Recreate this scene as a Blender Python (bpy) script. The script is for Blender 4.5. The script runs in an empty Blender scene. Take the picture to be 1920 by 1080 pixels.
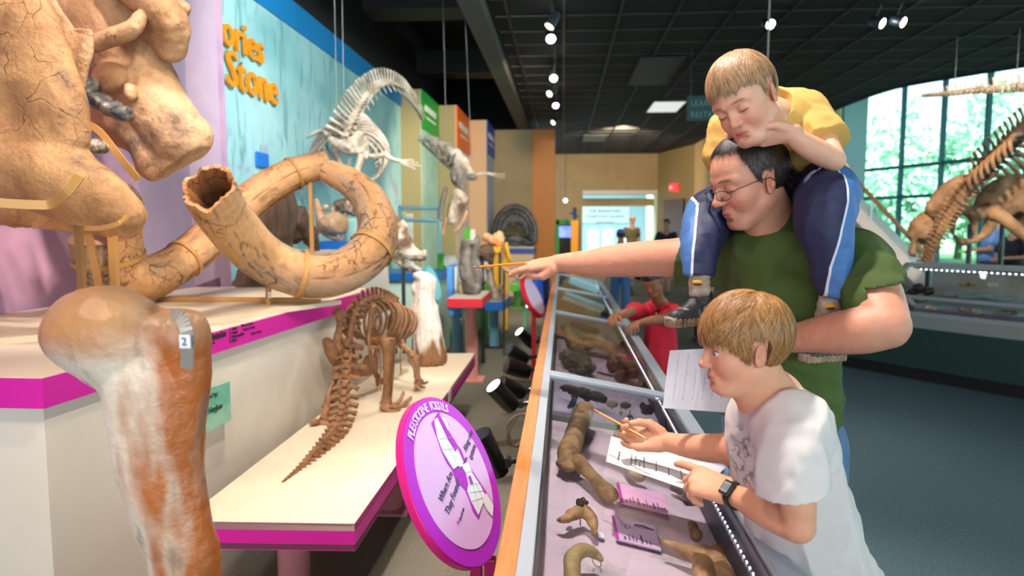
import bpy, bmesh, math, random
import numpy as np
from mathutils import Vector, Matrix, Euler, noise as mnoise
random.seed(4); rng = np.random.default_rng(4)
S = bpy.context.scene; C = S.collection
PI = math.pi
# ------------------------------------------------------------ camera
FPX = 1300.0; CAMZ = 1.5
YAW = math.atan(96/FPX); PITCH = math.atan(119/FPX)
cam = bpy.data.cameras.new('camera'); camo = bpy.data.objects.new('camera', cam); C.objects.link(camo)
camo.location = (0, 0, CAMZ); camo.rotation_euler = (PI/2-PITCH, 0, YAW)
cam.sensor_width = 36; cam.lens = 36*FPX/1920; cam.clip_start = .05; cam.clip_end = 200
cam.dof.use_dof = True; cam.dof.focus_distance = 1.85; cam.dof.aperture_fstop = 2.8
S.camera = camo
_R = camo.rotation_euler.to_matrix()
def ray(px, py): return _R @ Vector(((px-960)/FPX, (540-py)/FPX, -1))
YK = 1.0
def P(px, py, Y):                       # the point at world depth Y that the photo shows at (px, py)
    Y = Y*YK; d = ray(px, py); t = Y/d.y; return Vector((d.x*t, Y, CAMZ+d.z*t))
def PZ(px, py, Z):                      # ... at height Z
    d = ray(px, py); t = (Z-CAMZ)/d.z; return Vector((d.x*t, d.y*t, Z))
def PX(px, py, X):
    d = ray(px, py); t = X/d.x; return Vector((X, d.y*t, CAMZ+d.z*t))
# ------------------------------------------------------------ colour management, world, lights
S.view_settings.view_transform = 'Standard'; S.view_settings.look = 'None'
S.view_settings.gamma = 1; S.view_settings.exposure = 1.15; S.view_settings.use_curve_mapping = False
try:
    S.cycles.max_bounces = 6; S.cycles.transparent_max_bounces = 24; S.cycles.caustics_refractive = False
    S.cycles.caustics_reflective = False; S.cycles.sample_clamp_indirect = 4
except Exception: pass
w = bpy.data.worlds.new('world'); S.world = w; w.use_nodes = True
_n = w.node_tree.nodes; _bg = _n['Background']
_bg.inputs[0].default_value = (.72, .93, 1, 1); _bg.inputs[1].default_value = 1.15
def spot(name, loc, to, power, col=(1, .80, .58), size=60, blend=.6, rad=.06):
    l = bpy.data.lights.new(name, 'SPOT'); l.energy = power; l.color = col
    l.spot_size = math.radians(size); l.spot_blend = blend; l.shadow_soft_size = rad
    o = bpy.data.objects.new(name, l); C.objects.link(o); o.location = loc
    o.rotation_euler = (Vector(to)-Vector(loc)).to_track_quat('-Z', 'Y').to_euler(); return o
def area(name, loc, to, power, sx, sy, col):
    l = bpy.data.lights.new(name, 'AREA'); l.energy = power; l.color = col; l.shape = 'RECTANGLE'; l.size = sx; l.size_y = sy
    o = bpy.data.objects.new(name, l); C.objects.link(o); o.location = loc
    o.rotation_euler = (Vector(to)-Vector(loc)).to_track_quat('-Z', 'Y').to_euler(); return o
WARM = (1, .79, .58)
spot('femur_spot', (-1.3, .1, 3.5), (-.80, 1.25, 1.1), 75, (1, .84, .68), 42)
spot('skull_spot', (-.3, .3, 3.6), (-1.7, 2.6, 1.9), 62, (1, .88, .74), 60)
spot('tusk_spot', (-.5, 1.9, 3.6), (-1.2, 3.3, 1.3), 85, (1, .88, .74), 60)
spot('bench_spot', (-.1, 5.6, 3.6), (-1.0, 3.0, .7), 75, (1, .88, .74), 50)
spot('stump_spot', (-.15, 3.2, 3.6), (-.95, 4.8, .8), 150, (1, .90, .80), 26)
spot('mural_spot', (-.3, 4.0, 3.6), (-2.6, 8.0, 2.0), 190, (.86, .97, 1), 95)
spot('pink_wall_spot', (-1.1, 2.2, 3.7), (-2.6, 3.5, 1.5), 130, (1, .88, .86), 75)
spot('platform_fill', (.35, 1.1, 3.6), (-1.35, 2.7, .8), 95, (1, .88, .76), 55)  # added fill that brightens the platform's side face
spot('far_visitor_fill', (-.6, 3.0, 3.5), (.6, 4.7, 1.0), 55, (1, .88, .76), 45)  # fill put in to lift the dark face of the boy in red
spot('partition_spot', (.0, 8.6, 3.6), (-1.5, 12.5, 1.3), 330, (1, .80, .60), 80)
spot('stand_spot', (.1, 5.0, 3.6), (-1.0, 7.5, 1.0), 170, (1, .85, .68), 60)
spot('case_spot', (-.1, 1.9, 3.6), (.2, 2.0, .8), 185, (1, .90, .84), 60)
spot('case_far_spot', (-.1, 4.6, 3.6), (.3, 4.2, .8), 90, (1, .90, .82), 80)
spot('visitor_spot', (-.9, .4, 3.5), (.7, 1.8, 1.3), 40, (1, .84, .70), 65)
spot('back_hall_spot', (1.4, 16.5, 3.7), (1.2, 22.5, 2.2), 330, (1, .74, .48), 100)
area('atrium_daylight', (6.0, 6.5, 7.5), (3.4, 4.2, 0), 820, 6, 6, (.56, .86, 1))
spot('sloth_fill', (3.6, 6.6, 3.6), (5.2, 9.0, 1.9), 260, (1, .80, .58), 70)  # added light, makes the big skeleton warmer and brighter
spot('stair_fill', (3.2, 9.0, 3.6), (5.6, 11.5, 1.6), 160, (.9, .95, 1), 50)  # stair brightened by an added light, no lamp hangs there
spot('hanging_fill', (-.4, 3.2, 3.6), (-1.75, 6.3, 2.4), 150, (1, .90, .76), 40)  # extra warm light added on the hanging skeleton
area('rear_fill', (1.5, -6.5, 3.0), (1.0, 2, 1.0), 150, 7, 2.4, (.86, .95, 1))  # unseen cool fill added behind the camera
sun = bpy.data.lights.new('sun', 'SUN'); sun.energy = 7; sun.color = (1, .97, .9); sun.angle = .02
suno = bpy.data.objects.new('sun', sun); C.objects.link(suno); suno.location = (0, 0, 20); suno.rotation_euler = Vector((.35, .75, -.75)).to_track_quat('-Z', 'Y').to_euler()
# ------------------------------------------------------------ materials
def lin(c):
    c = c.lstrip('#'); r = [int(c[i:i+2], 16)/255 for i in (0, 2, 4)]
    return tuple(x/12.92 if x <= .04045 else ((x+.055)/1.055)**2.4 for x in r)
def col(c): return (*lin(c), 1) if isinstance(c, str) else (*c, 1) if len(c) == 3 else c
MATS = {}
def mat(name, c, rough=.5, c2=None, scale=6, lo=.35, hi=.65, bump=0, bscale=None, metal=0, spec=.5, emit=0, c3=None, s3=2, stretch=(1, 1, 1), detail=6, coat=0, sss=0, alpha=1, dist=.4):
    if name in MATS: return MATS[name]
    m = bpy.data.materials.new(name); m.use_nodes = True; MATS[name] = m
    N = m.node_tree.nodes; L = m.node_tree.links; b = N['Principled BSDF']
    b.inputs['Base Color'].default_value = col(c); b.inputs['Roughness'].default_value = rough
    b.inputs['Metallic'].default_value = metal; b.inputs['Specular IOR Level'].default_value = spec
    if coat: b.inputs['Coat Weight'].default_value = coat; b.inputs['Coat Roughness'].default_value = .15
    if sss: b.inputs['Subsurface Weight'].default_value = sss; b.inputs['Subsurface Radius'].default_value = (.012, .005, .003); b.inputs['Subsurface Scale'].default_value = 1
    if emit: b.inputs['Emission Color'].default_value = col(c); b.inputs['Emission Strength'].default_value = emit
    if alpha < 1: b.inputs['Alpha'].default_value = alpha
    if c2 is not None or bump:
        tc = N.new('ShaderNodeTexCoord'); mp = N.new('ShaderNodeMapping'); mp.inputs['Scale'].default_value = stretch
        L.new(tc.outputs['Object'], mp.inputs[0])
    if c2 is not None:
        nz = N.new('ShaderNodeTexNoise'); nz.inputs['Scale'].default_value = scale; nz.inputs['Detail'].default_value = detail; nz.inputs['Roughness'].default_value = .62; nz.inputs['Distortion'].default_value = dist
        L.new(mp.outputs[0], nz.inputs[0]); r = N.new('ShaderNodeValToRGB')
        r.color_ramp.elements[0].position = lo; r.color_ramp.elements[1].position = hi
        r.color_ramp.elements[0].color = col(c); r.color_ramp.elements[1].color = col(c2)
        L.new(nz.outputs[0], r.inputs[0]); out = r.outputs[0]
        if c3 is not None:
            n3 = N.new('ShaderNodeTexNoise'); n3.inputs['Scale'].default_value = s3; n3.inputs['Detail'].default_value = 8; n3.inputs['Roughness'].default_value = .7
            mp3 = N.new('ShaderNodeMapping'); mp3.inputs['Location'].default_value = (3.1, 7.7, 1.3); L.new(tc.outputs['Object'], mp3.inputs[0]); L.new(mp3.outputs[0], n3.inputs[0])
            r3 = N.new('ShaderNodeValToRGB'); r3.color_ramp.elements[0].position = .52; r3.color_ramp.elements[1].position = .68
            r3.color_ramp.elements[0].color = (0, 0, 0, 1); r3.color_ramp.elements[1].color = (1, 1, 1, 1)
            L.new(n3.outputs[0], r3.inputs[0]); mx = N.new('ShaderNodeMixRGB'); mx.inputs[2].default_value = col(c3)
            L.new(r3.outputs[0], mx.inputs[0]); L.new(out, mx.inputs[1]); out = mx.outputs[0]
        L.new(out, b.inputs['Base Color'])
        if emit: L.new(out, b.inputs['Emission Color'])
    if bump:
        nb = N.new('ShaderNodeTexNoise'); nb.inputs['Scale'].default_value = bscale or scale*3; nb.inputs['Detail'].default_value = 6; nb.inputs['Roughness'].default_value = .6
        L.new(mp.outputs[0], nb.inputs[0]); bp = N.new('ShaderNodeBump'); bp.inputs['Strength'].default_value = bump; bp.inputs['Distance'].default_value = .01
        L.new(nb.outputs[0], bp.inputs['Height']); L.new(bp.outputs[0], b.inputs['Normal'])
    return m
def mat_attr(name, rough=.5, bump=0, bscale=200, sss=0, spec=.4, stretch=(1, 1, 1), var=.12, vscale=30):
    """colour comes from the mesh's own 'tint' attribute (lips, brows, stripes), slightly varied"""
    if name in MATS: return MATS[name]
    m = mat(name, '#808080', rough, sss=sss, spec=spec, bump=bump, bscale=bscale, stretch=stretch)
    N = m.node_tree.nodes; L = m.node_tree.links; b = N['Principled BSDF']
    a = N.new('ShaderNodeAttribute'); a.attribute_name = 'tint'
    nz = N.new('ShaderNodeTexNoise'); nz.inputs['Scale'].default_value = vscale; nz.inputs['Detail'].default_value = 5
    tc = N.new('ShaderNodeTexCoord'); L.new(tc.outputs['Object'], nz.inputs[0])
    mr = N.new('ShaderNodeMapRange'); mr.inputs[1].default_value = .3; mr.inputs[2].default_value = .7; mr.inputs[3].default_value = 1-var; mr.inputs[4].default_value = 1+var
    L.new(nz.outputs[0], mr.inputs[0]); vm = N.new('ShaderNodeVectorMath'); vm.operation = 'SCALE'
    L.new(a.outputs['Color'], vm.inputs[0]); L.new(mr.outputs[0], vm.inputs['Scale']); L.new(vm.outputs[0], b.inputs['Base Color'])
    return m
def cracks(m, scale=7, width=.035, dark=.25, mask=(.45, .6), warp=.25, seed=0, fine=True):
    """weathering: a net of dark cracks and pits over parts of the surface"""
    N = m.node_tree.nodes; L = m.node_tree.links; b = N['Principled BSDF']; tc = N.new('ShaderNodeTexCoord')
    nz = N.new('ShaderNodeTexNoise'); nz.inputs['Scale'].default_value = scale*.7; nz.inputs['Detail'].default_value = 5; L.new(tc.outputs['Object'], nz.inputs[0])
    ad = N.new('ShaderNodeMixRGB'); ad.blend_type = 'ADD'; ad.inputs[0].default_value = warp; L.new(tc.outputs['Object'], ad.inputs[1]); L.new(nz.outputs[1], ad.inputs[2])
    vo = N.new('ShaderNodeTexVoronoi'); vo.feature = 'DISTANCE_TO_EDGE'; vo.inputs['Scale'].default_value = scale; L.new(ad.outputs[0], vo.inputs[0])
    r = N.new('ShaderNodeValToRGB'); r.color_ramp.elements[0].position = 0; r.color_ramp.elements[1].position = width; r.color_ramp.elements[0].color = (1, 1, 1, 1); r.color_ramp.elements[1].color = (0, 0, 0, 1); L.new(vo.outputs[0], r.inputs[0])
    mk2 = N.new('ShaderNodeTexNoise'); mk2.inputs['Scale'].default_value = scale*.5; mp = N.new('ShaderNodeMapping'); mp.inputs['Location'].default_value = (seed+4, 2, 9); L.new(tc.outputs['Object'], mp.inputs[0]); L.new(mp.outputs[0], mk2.inputs[0])
    mr = N.new('ShaderNodeMapRange'); mr.inputs[1].default_value = mask[0]; mr.inputs[2].default_value = mask[1]; L.new(mk2.outputs[0], mr.inputs[0])
    mu = N.new('ShaderNodeMath'); mu.operation = 'MULTIPLY'; L.new(r.outputs[0], mu.inputs[0]); L.new(mr.outputs[0], mu.inputs[1]); out = mu.outputs[0]
    if fine:
        pn = N.new('ShaderNodeTexNoise'); pn.inputs['Scale'].default_value = scale*9; pn.inputs['Detail'].default_value = 7; pn.inputs['Roughness'].default_value = .75; L.new(tc.outputs['Object'], pn.inputs[0])
        pr = N.new('ShaderNodeMapRange'); pr.inputs[1].default_value = .58; pr.inputs[2].default_value = .72; pr.inputs[4].default_value = .7; L.new(pn.outputs[0], pr.inputs[0]); mx_ = N.new('ShaderNodeMath'); mx_.operation = 'MAXIMUM'; L.new(out, mx_.inputs[0]); L.new(pr.outputs[0], mx_.inputs[1]); out = mx_.outputs[0]
    src = b.inputs['Base Color'].links[0].from_socket if b.inputs['Base Color'].links else None
    mx = N.new('ShaderNodeMixRGB'); mx.blend_type = 'MULTIPLY'; L.new(out, mx.inputs[0]); mx.inputs[2].default_value = (dark, dark*.8, dark*.65, 1)
    if src: L.new(src, mx.inputs[1])
    else: mx.inputs[1].default_value = b.inputs['Base Color'].default_value
    L.new(mx.outputs[0], b.inputs['Base Color']); bp = N.new('ShaderNodeBump'); bp.inputs['Strength'].default_value = .6; bp.inputs['Distance'].default_value = .006; bp.invert = True; L.new(out, bp.inputs['Height'])
    if b.inputs['Normal'].links: L.new(b.inputs['Normal'].links[0].from_socket, bp.inputs['Normal'])
    L.new(bp.outputs[0], b.inputs['Normal']); return m
def glass(name='case_glass', c=(.93, .97, 1), rough=.0, refl=.9):
    if name in MATS: return MATS[name]
    m = bpy.data.materials.new(name); m.use_nodes = True; MATS[name] = m
    N = m.node_tree.nodes; L = m.node_tree.links; N.remove(N['Principled BSDF'])
    t = N.new('ShaderNodeBsdfTransparent'); t.inputs[0].default_value = (*c, 1)
    g = N.new('ShaderNodeBsdfGlossy'); g.inputs['Roughness'].default_value = rough; g.inputs[0].default_value = (refl, refl, refl, 1)
    lw = N.new('ShaderNodeLayerWeight'); lw.inputs[0].default_value = .5; pw = N.new('ShaderNodeMath'); pw.operation = 'POWER'; pw.inputs[1].default_value = 5
    f = N.new('ShaderNodeMath'); f.operation = 'MULTIPLY_ADD'; f.inputs[1].default_value = .9; f.inputs[2].default_value = .035; mx = N.new('ShaderNodeMixShader')
    L.new(lw.outputs['Facing'], pw.inputs[0]); L.new(pw.outputs[0], f.inputs[0]); L.new(f.outputs[0], mx.inputs[0]); L.new(t.outputs[0], mx.inputs[1]); L.new(g.outputs[0], mx.inputs[2]); L.new(mx.outputs[0], N['Material Output'].inputs[0])
    return m
# ------------------------------------------------------------ objects
def root(name, label, cat, loc, group=None):
    o = bpy.data.objects.new(name, None); C.objects.link(o); o.location = loc; o.empty_display_size = .05
    o['label'] = label; o['category'] = cat
    if group: o['group'] = group
    return o
ORG = {}
def parent(o, p):
    o.parent = p
    L = Vector((0, 0, 0)); q = p
    L = Vector((0, 0, 0)) if p.parent is not None else p.location.copy()
    o.matrix_parent_inverse = Matrix.Translation(-L)
def tag(o, label, cat, group=None, kind=None):
    o['label'] = label; o['category'] = cat
    if group: o['group'] = group
    if kind: o['kind'] = kind
    return o
def struct(o): o['kind'] = 'structure'; return o
class MB:
    """collects shapes for ONE mesh"""
    def __init__(s): s.v = []; s.f = []; s.n = 0; s.mi = []; s.tint = None
    def add(s, v, f, mi=0):
        v = np.asarray(v, float).reshape(-1, 3); s.v.append(v)
        s.f += [tuple(int(i)+s.n for i in q) for q in f]; s.mi += [mi]*len(f); s.n += len(v); return s
    def box(s, c, d, rot=None, mi=0):
        c = np.array(c); d = np.array(d)/2
        v = np.array([(x, y, z) for x in (-1, 1) for y in (-1, 1) for z in (-1, 1)])*d
        if rot is not None: v = v @ np.array(rot).T
        return s.add(v+c, [(0, 1, 3, 2), (4, 6, 7, 5), (0, 4, 5, 1), (2, 3, 7, 6), (0, 2, 6, 4), (1, 5, 7, 3)], mi)
    def quad(s, a, b, c, d, mi=0): return s.add([a, b, c, d], [(0, 1, 2, 3)], mi)
    def prism(s, poly, off, mi=0):
        """poly: 3-D points, extruded by vector off"""
        n = len(poly); p = np.array([tuple(q) for q in poly]); o = np.array(tuple(off))
        return s.add(np.vstack([p, p+o]), [tuple(range(n-1, -1, -1)), tuple(range(n, 2*n))]+[(i, (i+1) % n, (i+1) % n+n, i+n) for i in range(n)], mi)
    def slab(s, a, b, n, t, wd, mi=0):
        """bar from a to b, width wd along n x dir, thickness t along n"""
        a = Vector(a); b = Vector(b); n = Vector(n).normalized(); d = (b-a).normalized(); u = d.cross(n).normalized(); n = u.cross(d)
        pts = [a+u*wd/2+n*t/2, a-u*wd/2+n*t/2, a-u*wd/2-n*t/2, a+u*wd/2-n*t/2]
        return s.prism(pts, b-a, mi)
    def tube(s, pts, r, seg=10, mi=0, flat=1, up=None, caps=True):
        pts = [Vector(p) for p in pts]; n = len(pts)
        rs = [r]*n if np.isscalar(r) else list(r)
        V = []; F = []; prev = Vector(up) if up is not None else None
        for i, p in enumerate(pts):
            t = (pts[min(i+1, n-1)]-pts[max(i-1, 0)])
            t = t.normalized() if t.length > 1e-9 else Vector((0, 0, 1))
            if prev is None: prev = Vector((0, 0, 1)) if abs(t.z) < .9 else Vector((1, 0, 0))
            u = prev-t*prev.dot(t); u = u.normalized() if u.length > 1e-6 else t.orthogonal().normalized(); v = t.cross(u); prev = u
            ra = rs[i]; fl = flat if np.isscalar(flat) else flat[i]
            for k in range(seg):
                a = 2*PI*k/seg; V.append(p+u*(ra*fl*math.cos(a))+v*(ra*math.sin(a)))
        for i in range(n-1):
            for k in range(seg):
                a = i*seg+k; b = i*seg+(k+1) % seg; F.append((a, b, b+seg, a+seg))
        if caps: F.append(tuple(range(seg-1, -1, -1))); F.append(tuple(range((n-1)*seg, n*seg)))
        return s.add([tuple(v) for v in V], F, mi)
    def strip(s, pts, n, th, wd, mi=0, k=5):
        q = [Vector(x) for x in cr([tuple(p) for p in pts], k)]; N = len(q); V = []; n = Vector(n)
        for i, p in enumerate(q):
            t = (q[min(i+1, N-1)]-q[max(i-1, 0)]).normalized(); u = t.cross(n).normalized(); m = u.cross(t)
            V += [tuple(p+u*wd/2+m*th/2), tuple(p-u*wd/2+m*th/2), tuple(p-u*wd/2-m*th/2), tuple(p+u*wd/2-m*th/2)]
        Fc = [(3, 2, 1, 0), (4*N-4, 4*N-3, 4*N-2, 4*N-1)]
        for i in range(N-1):
            for j in range(4): a = 4*i+j; b = 4*i+(j+1) % 4; Fc.append((a, b, b+4, a+4))
        return s.add(V, Fc, mi)
    def cyl(s, a, b, r, r2=None, seg=24, mi=0): return s.tube([a, b], [r, r if r2 is None else r2], seg, mi)
    def lathe(s, o, axis, prof, seg=24, mi=0):
        """prof: (distance along axis, radius)"""
        o = Vector(o); ax = Vector(axis).normalized()
        u = ax.orthogonal().normalized(); v = ax.cross(u); V = []; F = []
        for (h, r) in prof:
            for k in range(seg):
                a = 2*PI*k/seg; V.append(tuple(o+ax*h+u*(r*math.cos(a))+v*(r*math.sin(a))))
        for i in range(len(prof)-1):
            for k in range(seg):
                a = i*seg+k; b = i*seg+(k+1) % seg; F.append((a, b, b+seg, a+seg))
        F.append(tuple(range(seg-1, -1, -1))); F.append(tuple(range((len(prof)-1)*seg, len(prof)*seg)))
        return s.add(V, F, mi)
    def ball(s, c, r, seg=14, mi=0, rot=None):
        r = np.array([r, r, r] if np.isscalar(r) else r); V = []; F = []; rows = seg//2
        for i in range(1, rows):
            for k in range(seg):
                t = PI*i/rows; a = 2*PI*k/seg; V.append((math.sin(t)*math.cos(a), math.sin(t)*math.sin(a), math.cos(t)))
        V += [(0, 0, 1), (0, 0, -1)]; V = np.array(V)*r
        if rot is not None: V = V @ np.array(rot).T
        for i in range(rows-2):
            for k in range(seg):
                a = i*seg+k; b = i*seg+(k+1) % seg; F.append((a, a+seg, b+seg, b))
        T = (rows-1)*seg
        for k in range(seg): F.append((T, k, (k+1) % seg)); F.append((T+1, (rows-2)*seg+(k+1) % seg, (rows-2)*seg+k))
        return s.add(V+np.array(tuple(c)), F, mi)
    def build(s, name, m, par=None, smooth=True, bevel=0, sub=0, angle=35):
        v = np.vstack(s.v); return mk(name, v, s.f, m, par, smooth, bevel, s.mi if any(s.mi) else None, angle, sub)
def mk(name, v, f, m, par=None, smooth=True, bevel=0, mi=None, angle=35, sub=0, tint=None):
    me = bpy.data.meshes.new(name); v = np.asarray(v, float)
    loc = None
    if par is None and len(v):
        loc = np.array([(v[:, 0].min()+v[:, 0].max())/2, (v[:, 1].min()+v[:, 1].max())/2, v[:, 2].min()]); v = v-loc
    me.from_pydata(v.tolist() if len(v) < 20000 else v, [], f if isinstance(f, list) else f.tolist())
    for q in (m if isinstance(m, (list, tuple)) else [m]): me.materials.append(q)
    if mi: me.polygons.foreach_set('material_index', mi)
    if tint is not None:
        a = me.color_attributes.new('tint', 'FLOAT_COLOR', 'POINT'); t = np.ones((len(v), 4), np.float32); t[:, :3] = tint
        a.data.foreach_set('color', t.ravel())
    me.validate(); me.update()
    if isinstance(f, list) and len(f) < 30000 and tint is None:
        bm = bmesh.new(); bm.from_mesh(me); bmesh.ops.recalc_face_normals(bm, faces=bm.faces); bm.to_mesh(me); bm.free()
    o = bpy.data.objects.new(name, me); C.objects.link(o)
    if loc is not None: o.location = loc
    else: parent(o, par)
    if smooth:
        me.polygons.foreach_set('use_smooth', [True]*len(me.polygons))
        if angle and angle < 170:
            try: me.set_sharp_from_angle(angle=math.radians(angle))
            except Exception: pass
    if bevel:
        b = o.modifiers.new('b', 'BEVEL'); b.width = bevel; b.segments = 2; b.limit_method = 'ANGLE'
    if sub: u = o.modifiers.new('s', 'SUBSURF'); u.levels = sub; u.render_levels = sub
    return o
def dup(o, loc=None, rz=None, par=None, label=None, scale=None):
    c = o.copy(); C.objects.link(c)
    if par is not None: c.parent = par
    if loc is not None: c.location = loc
    if rz is not None: c.rotation_euler = (0, 0, rz)
    if scale is not None: c.scale = (scale,)*3 if np.isscalar(scale) else scale
    if label: c['label'] = label
    for ch in [q for q in bpy.data.objects if q.parent == o]: dup(ch, par=c)
    return c
def cr(pts, n=8):
    """Catmull-Rom through points (any dimension), n samples per span"""
    p = np.array([tuple(q) if not np.isscalar(q) else (q,) for q in pts], float); p = np.vstack([2*p[0]-p[1], p, 2*p[-1]-p[-2]]); out = []
    for i in range(1, len(p)-2):
        for k in range(n):
            t = k/n; a, b, c, d = p[i-1:i+3]
            out.append(.5*((2*b)+(-a+c)*t+(2*a-5*b+4*c-d)*t*t+(-a+3*b-3*c+d)*t**3))
    out.append(p[-2]); return np.array(out)
def curvetube(mb, pts, rs, n=6, seg=10, mi=0, flat=1, up=None):
    q = cr(pts, n); r = cr(rs, n)[:, 0] if not np.isscalar(rs) else rs
    return mb.tube([tuple(x) for x in q], r, seg, mi, flat, up)
# ------------------------------------------------------------ text (turned into real meshes)
def text(body, size, loc, xdir, updir, m, name='lettering', par=None, ext=.001, bold=0, align='LEFT', sx=1, space=1, shear=0):
    c = bpy.data.curves.new(name, 'FONT'); c.body = body; c.size = size; c.extrude = ext; c.offset = bold; c.align_x = align
    c.space_character = space; c.shear = shear; c.resolution_u = 2
    t = bpy.data.objects.new('tmp', c); C.objects.link(t); bpy.context.view_layer.update()
    me = bpy.data.meshes.new_from_object(t.evaluated_get(bpy.context.evaluated_depsgraph_get()))
    bpy.data.objects.remove(t); bpy.data.curves.remove(c)
    x = Vector(xdir).normalized(); u = Vector(updir); u = (u-x*u.dot(x)).normalized(); z = x.cross(u)
    M = Matrix((x*sx, u, z)).transposed().to_4x4(); M.translation = Vector(loc); me.transform(M)
    me.name = name; me.materials.clear(); me.materials.append(m); o = bpy.data.objects.new(name, me); C.objects.link(o)
    if par is not None: parent(o, par)
    return o
def plane_hit(px, py, c, n):
    d = ray(px, py); n = Vector(n); return Vector((0, 0, CAMZ))+d*((Vector(c)-Vector((0, 0, CAMZ))).dot(n)/d.dot(n))
# ------------------------------------------------------------ value noise
def _h(ix, iy, iz, s):
    n = (ix.astype(np.int64)*374761393+iy.astype(np.int64)*668265263+iz.astype(np.int64)*2147483647+s*974634777) & 0xffffffff
    n = ((n ^ (n >> 13))*1274126177) & 0xffffffff; n = n ^ (n >> 16)
    return (n & 0xffff)/32767.5-1
def vnoise(p, scale=1, seed=0):
    q = np.asarray(p)*scale; i = np.floor(q); f = q-i; f = f*f*(3-2*f); i = i.astype(np.int64); r = 0
    for a in (0, 1):
        for b in (0, 1):
            for c in (0, 1):
                w_ = (f[..., 0] if a else 1-f[..., 0])*(f[..., 1] if b else 1-f[..., 1])*(f[..., 2] if c else 1-f[..., 2])
                r = r+w_*_h(i[..., 0]+a, i[..., 1]+b, i[..., 2]+c, seed)
    return r
def fbm(p, scale=1, oct=3, seed=0): return sum(vnoise(p, scale*2**k, seed+k)/2**k for k in range(oct))
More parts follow.
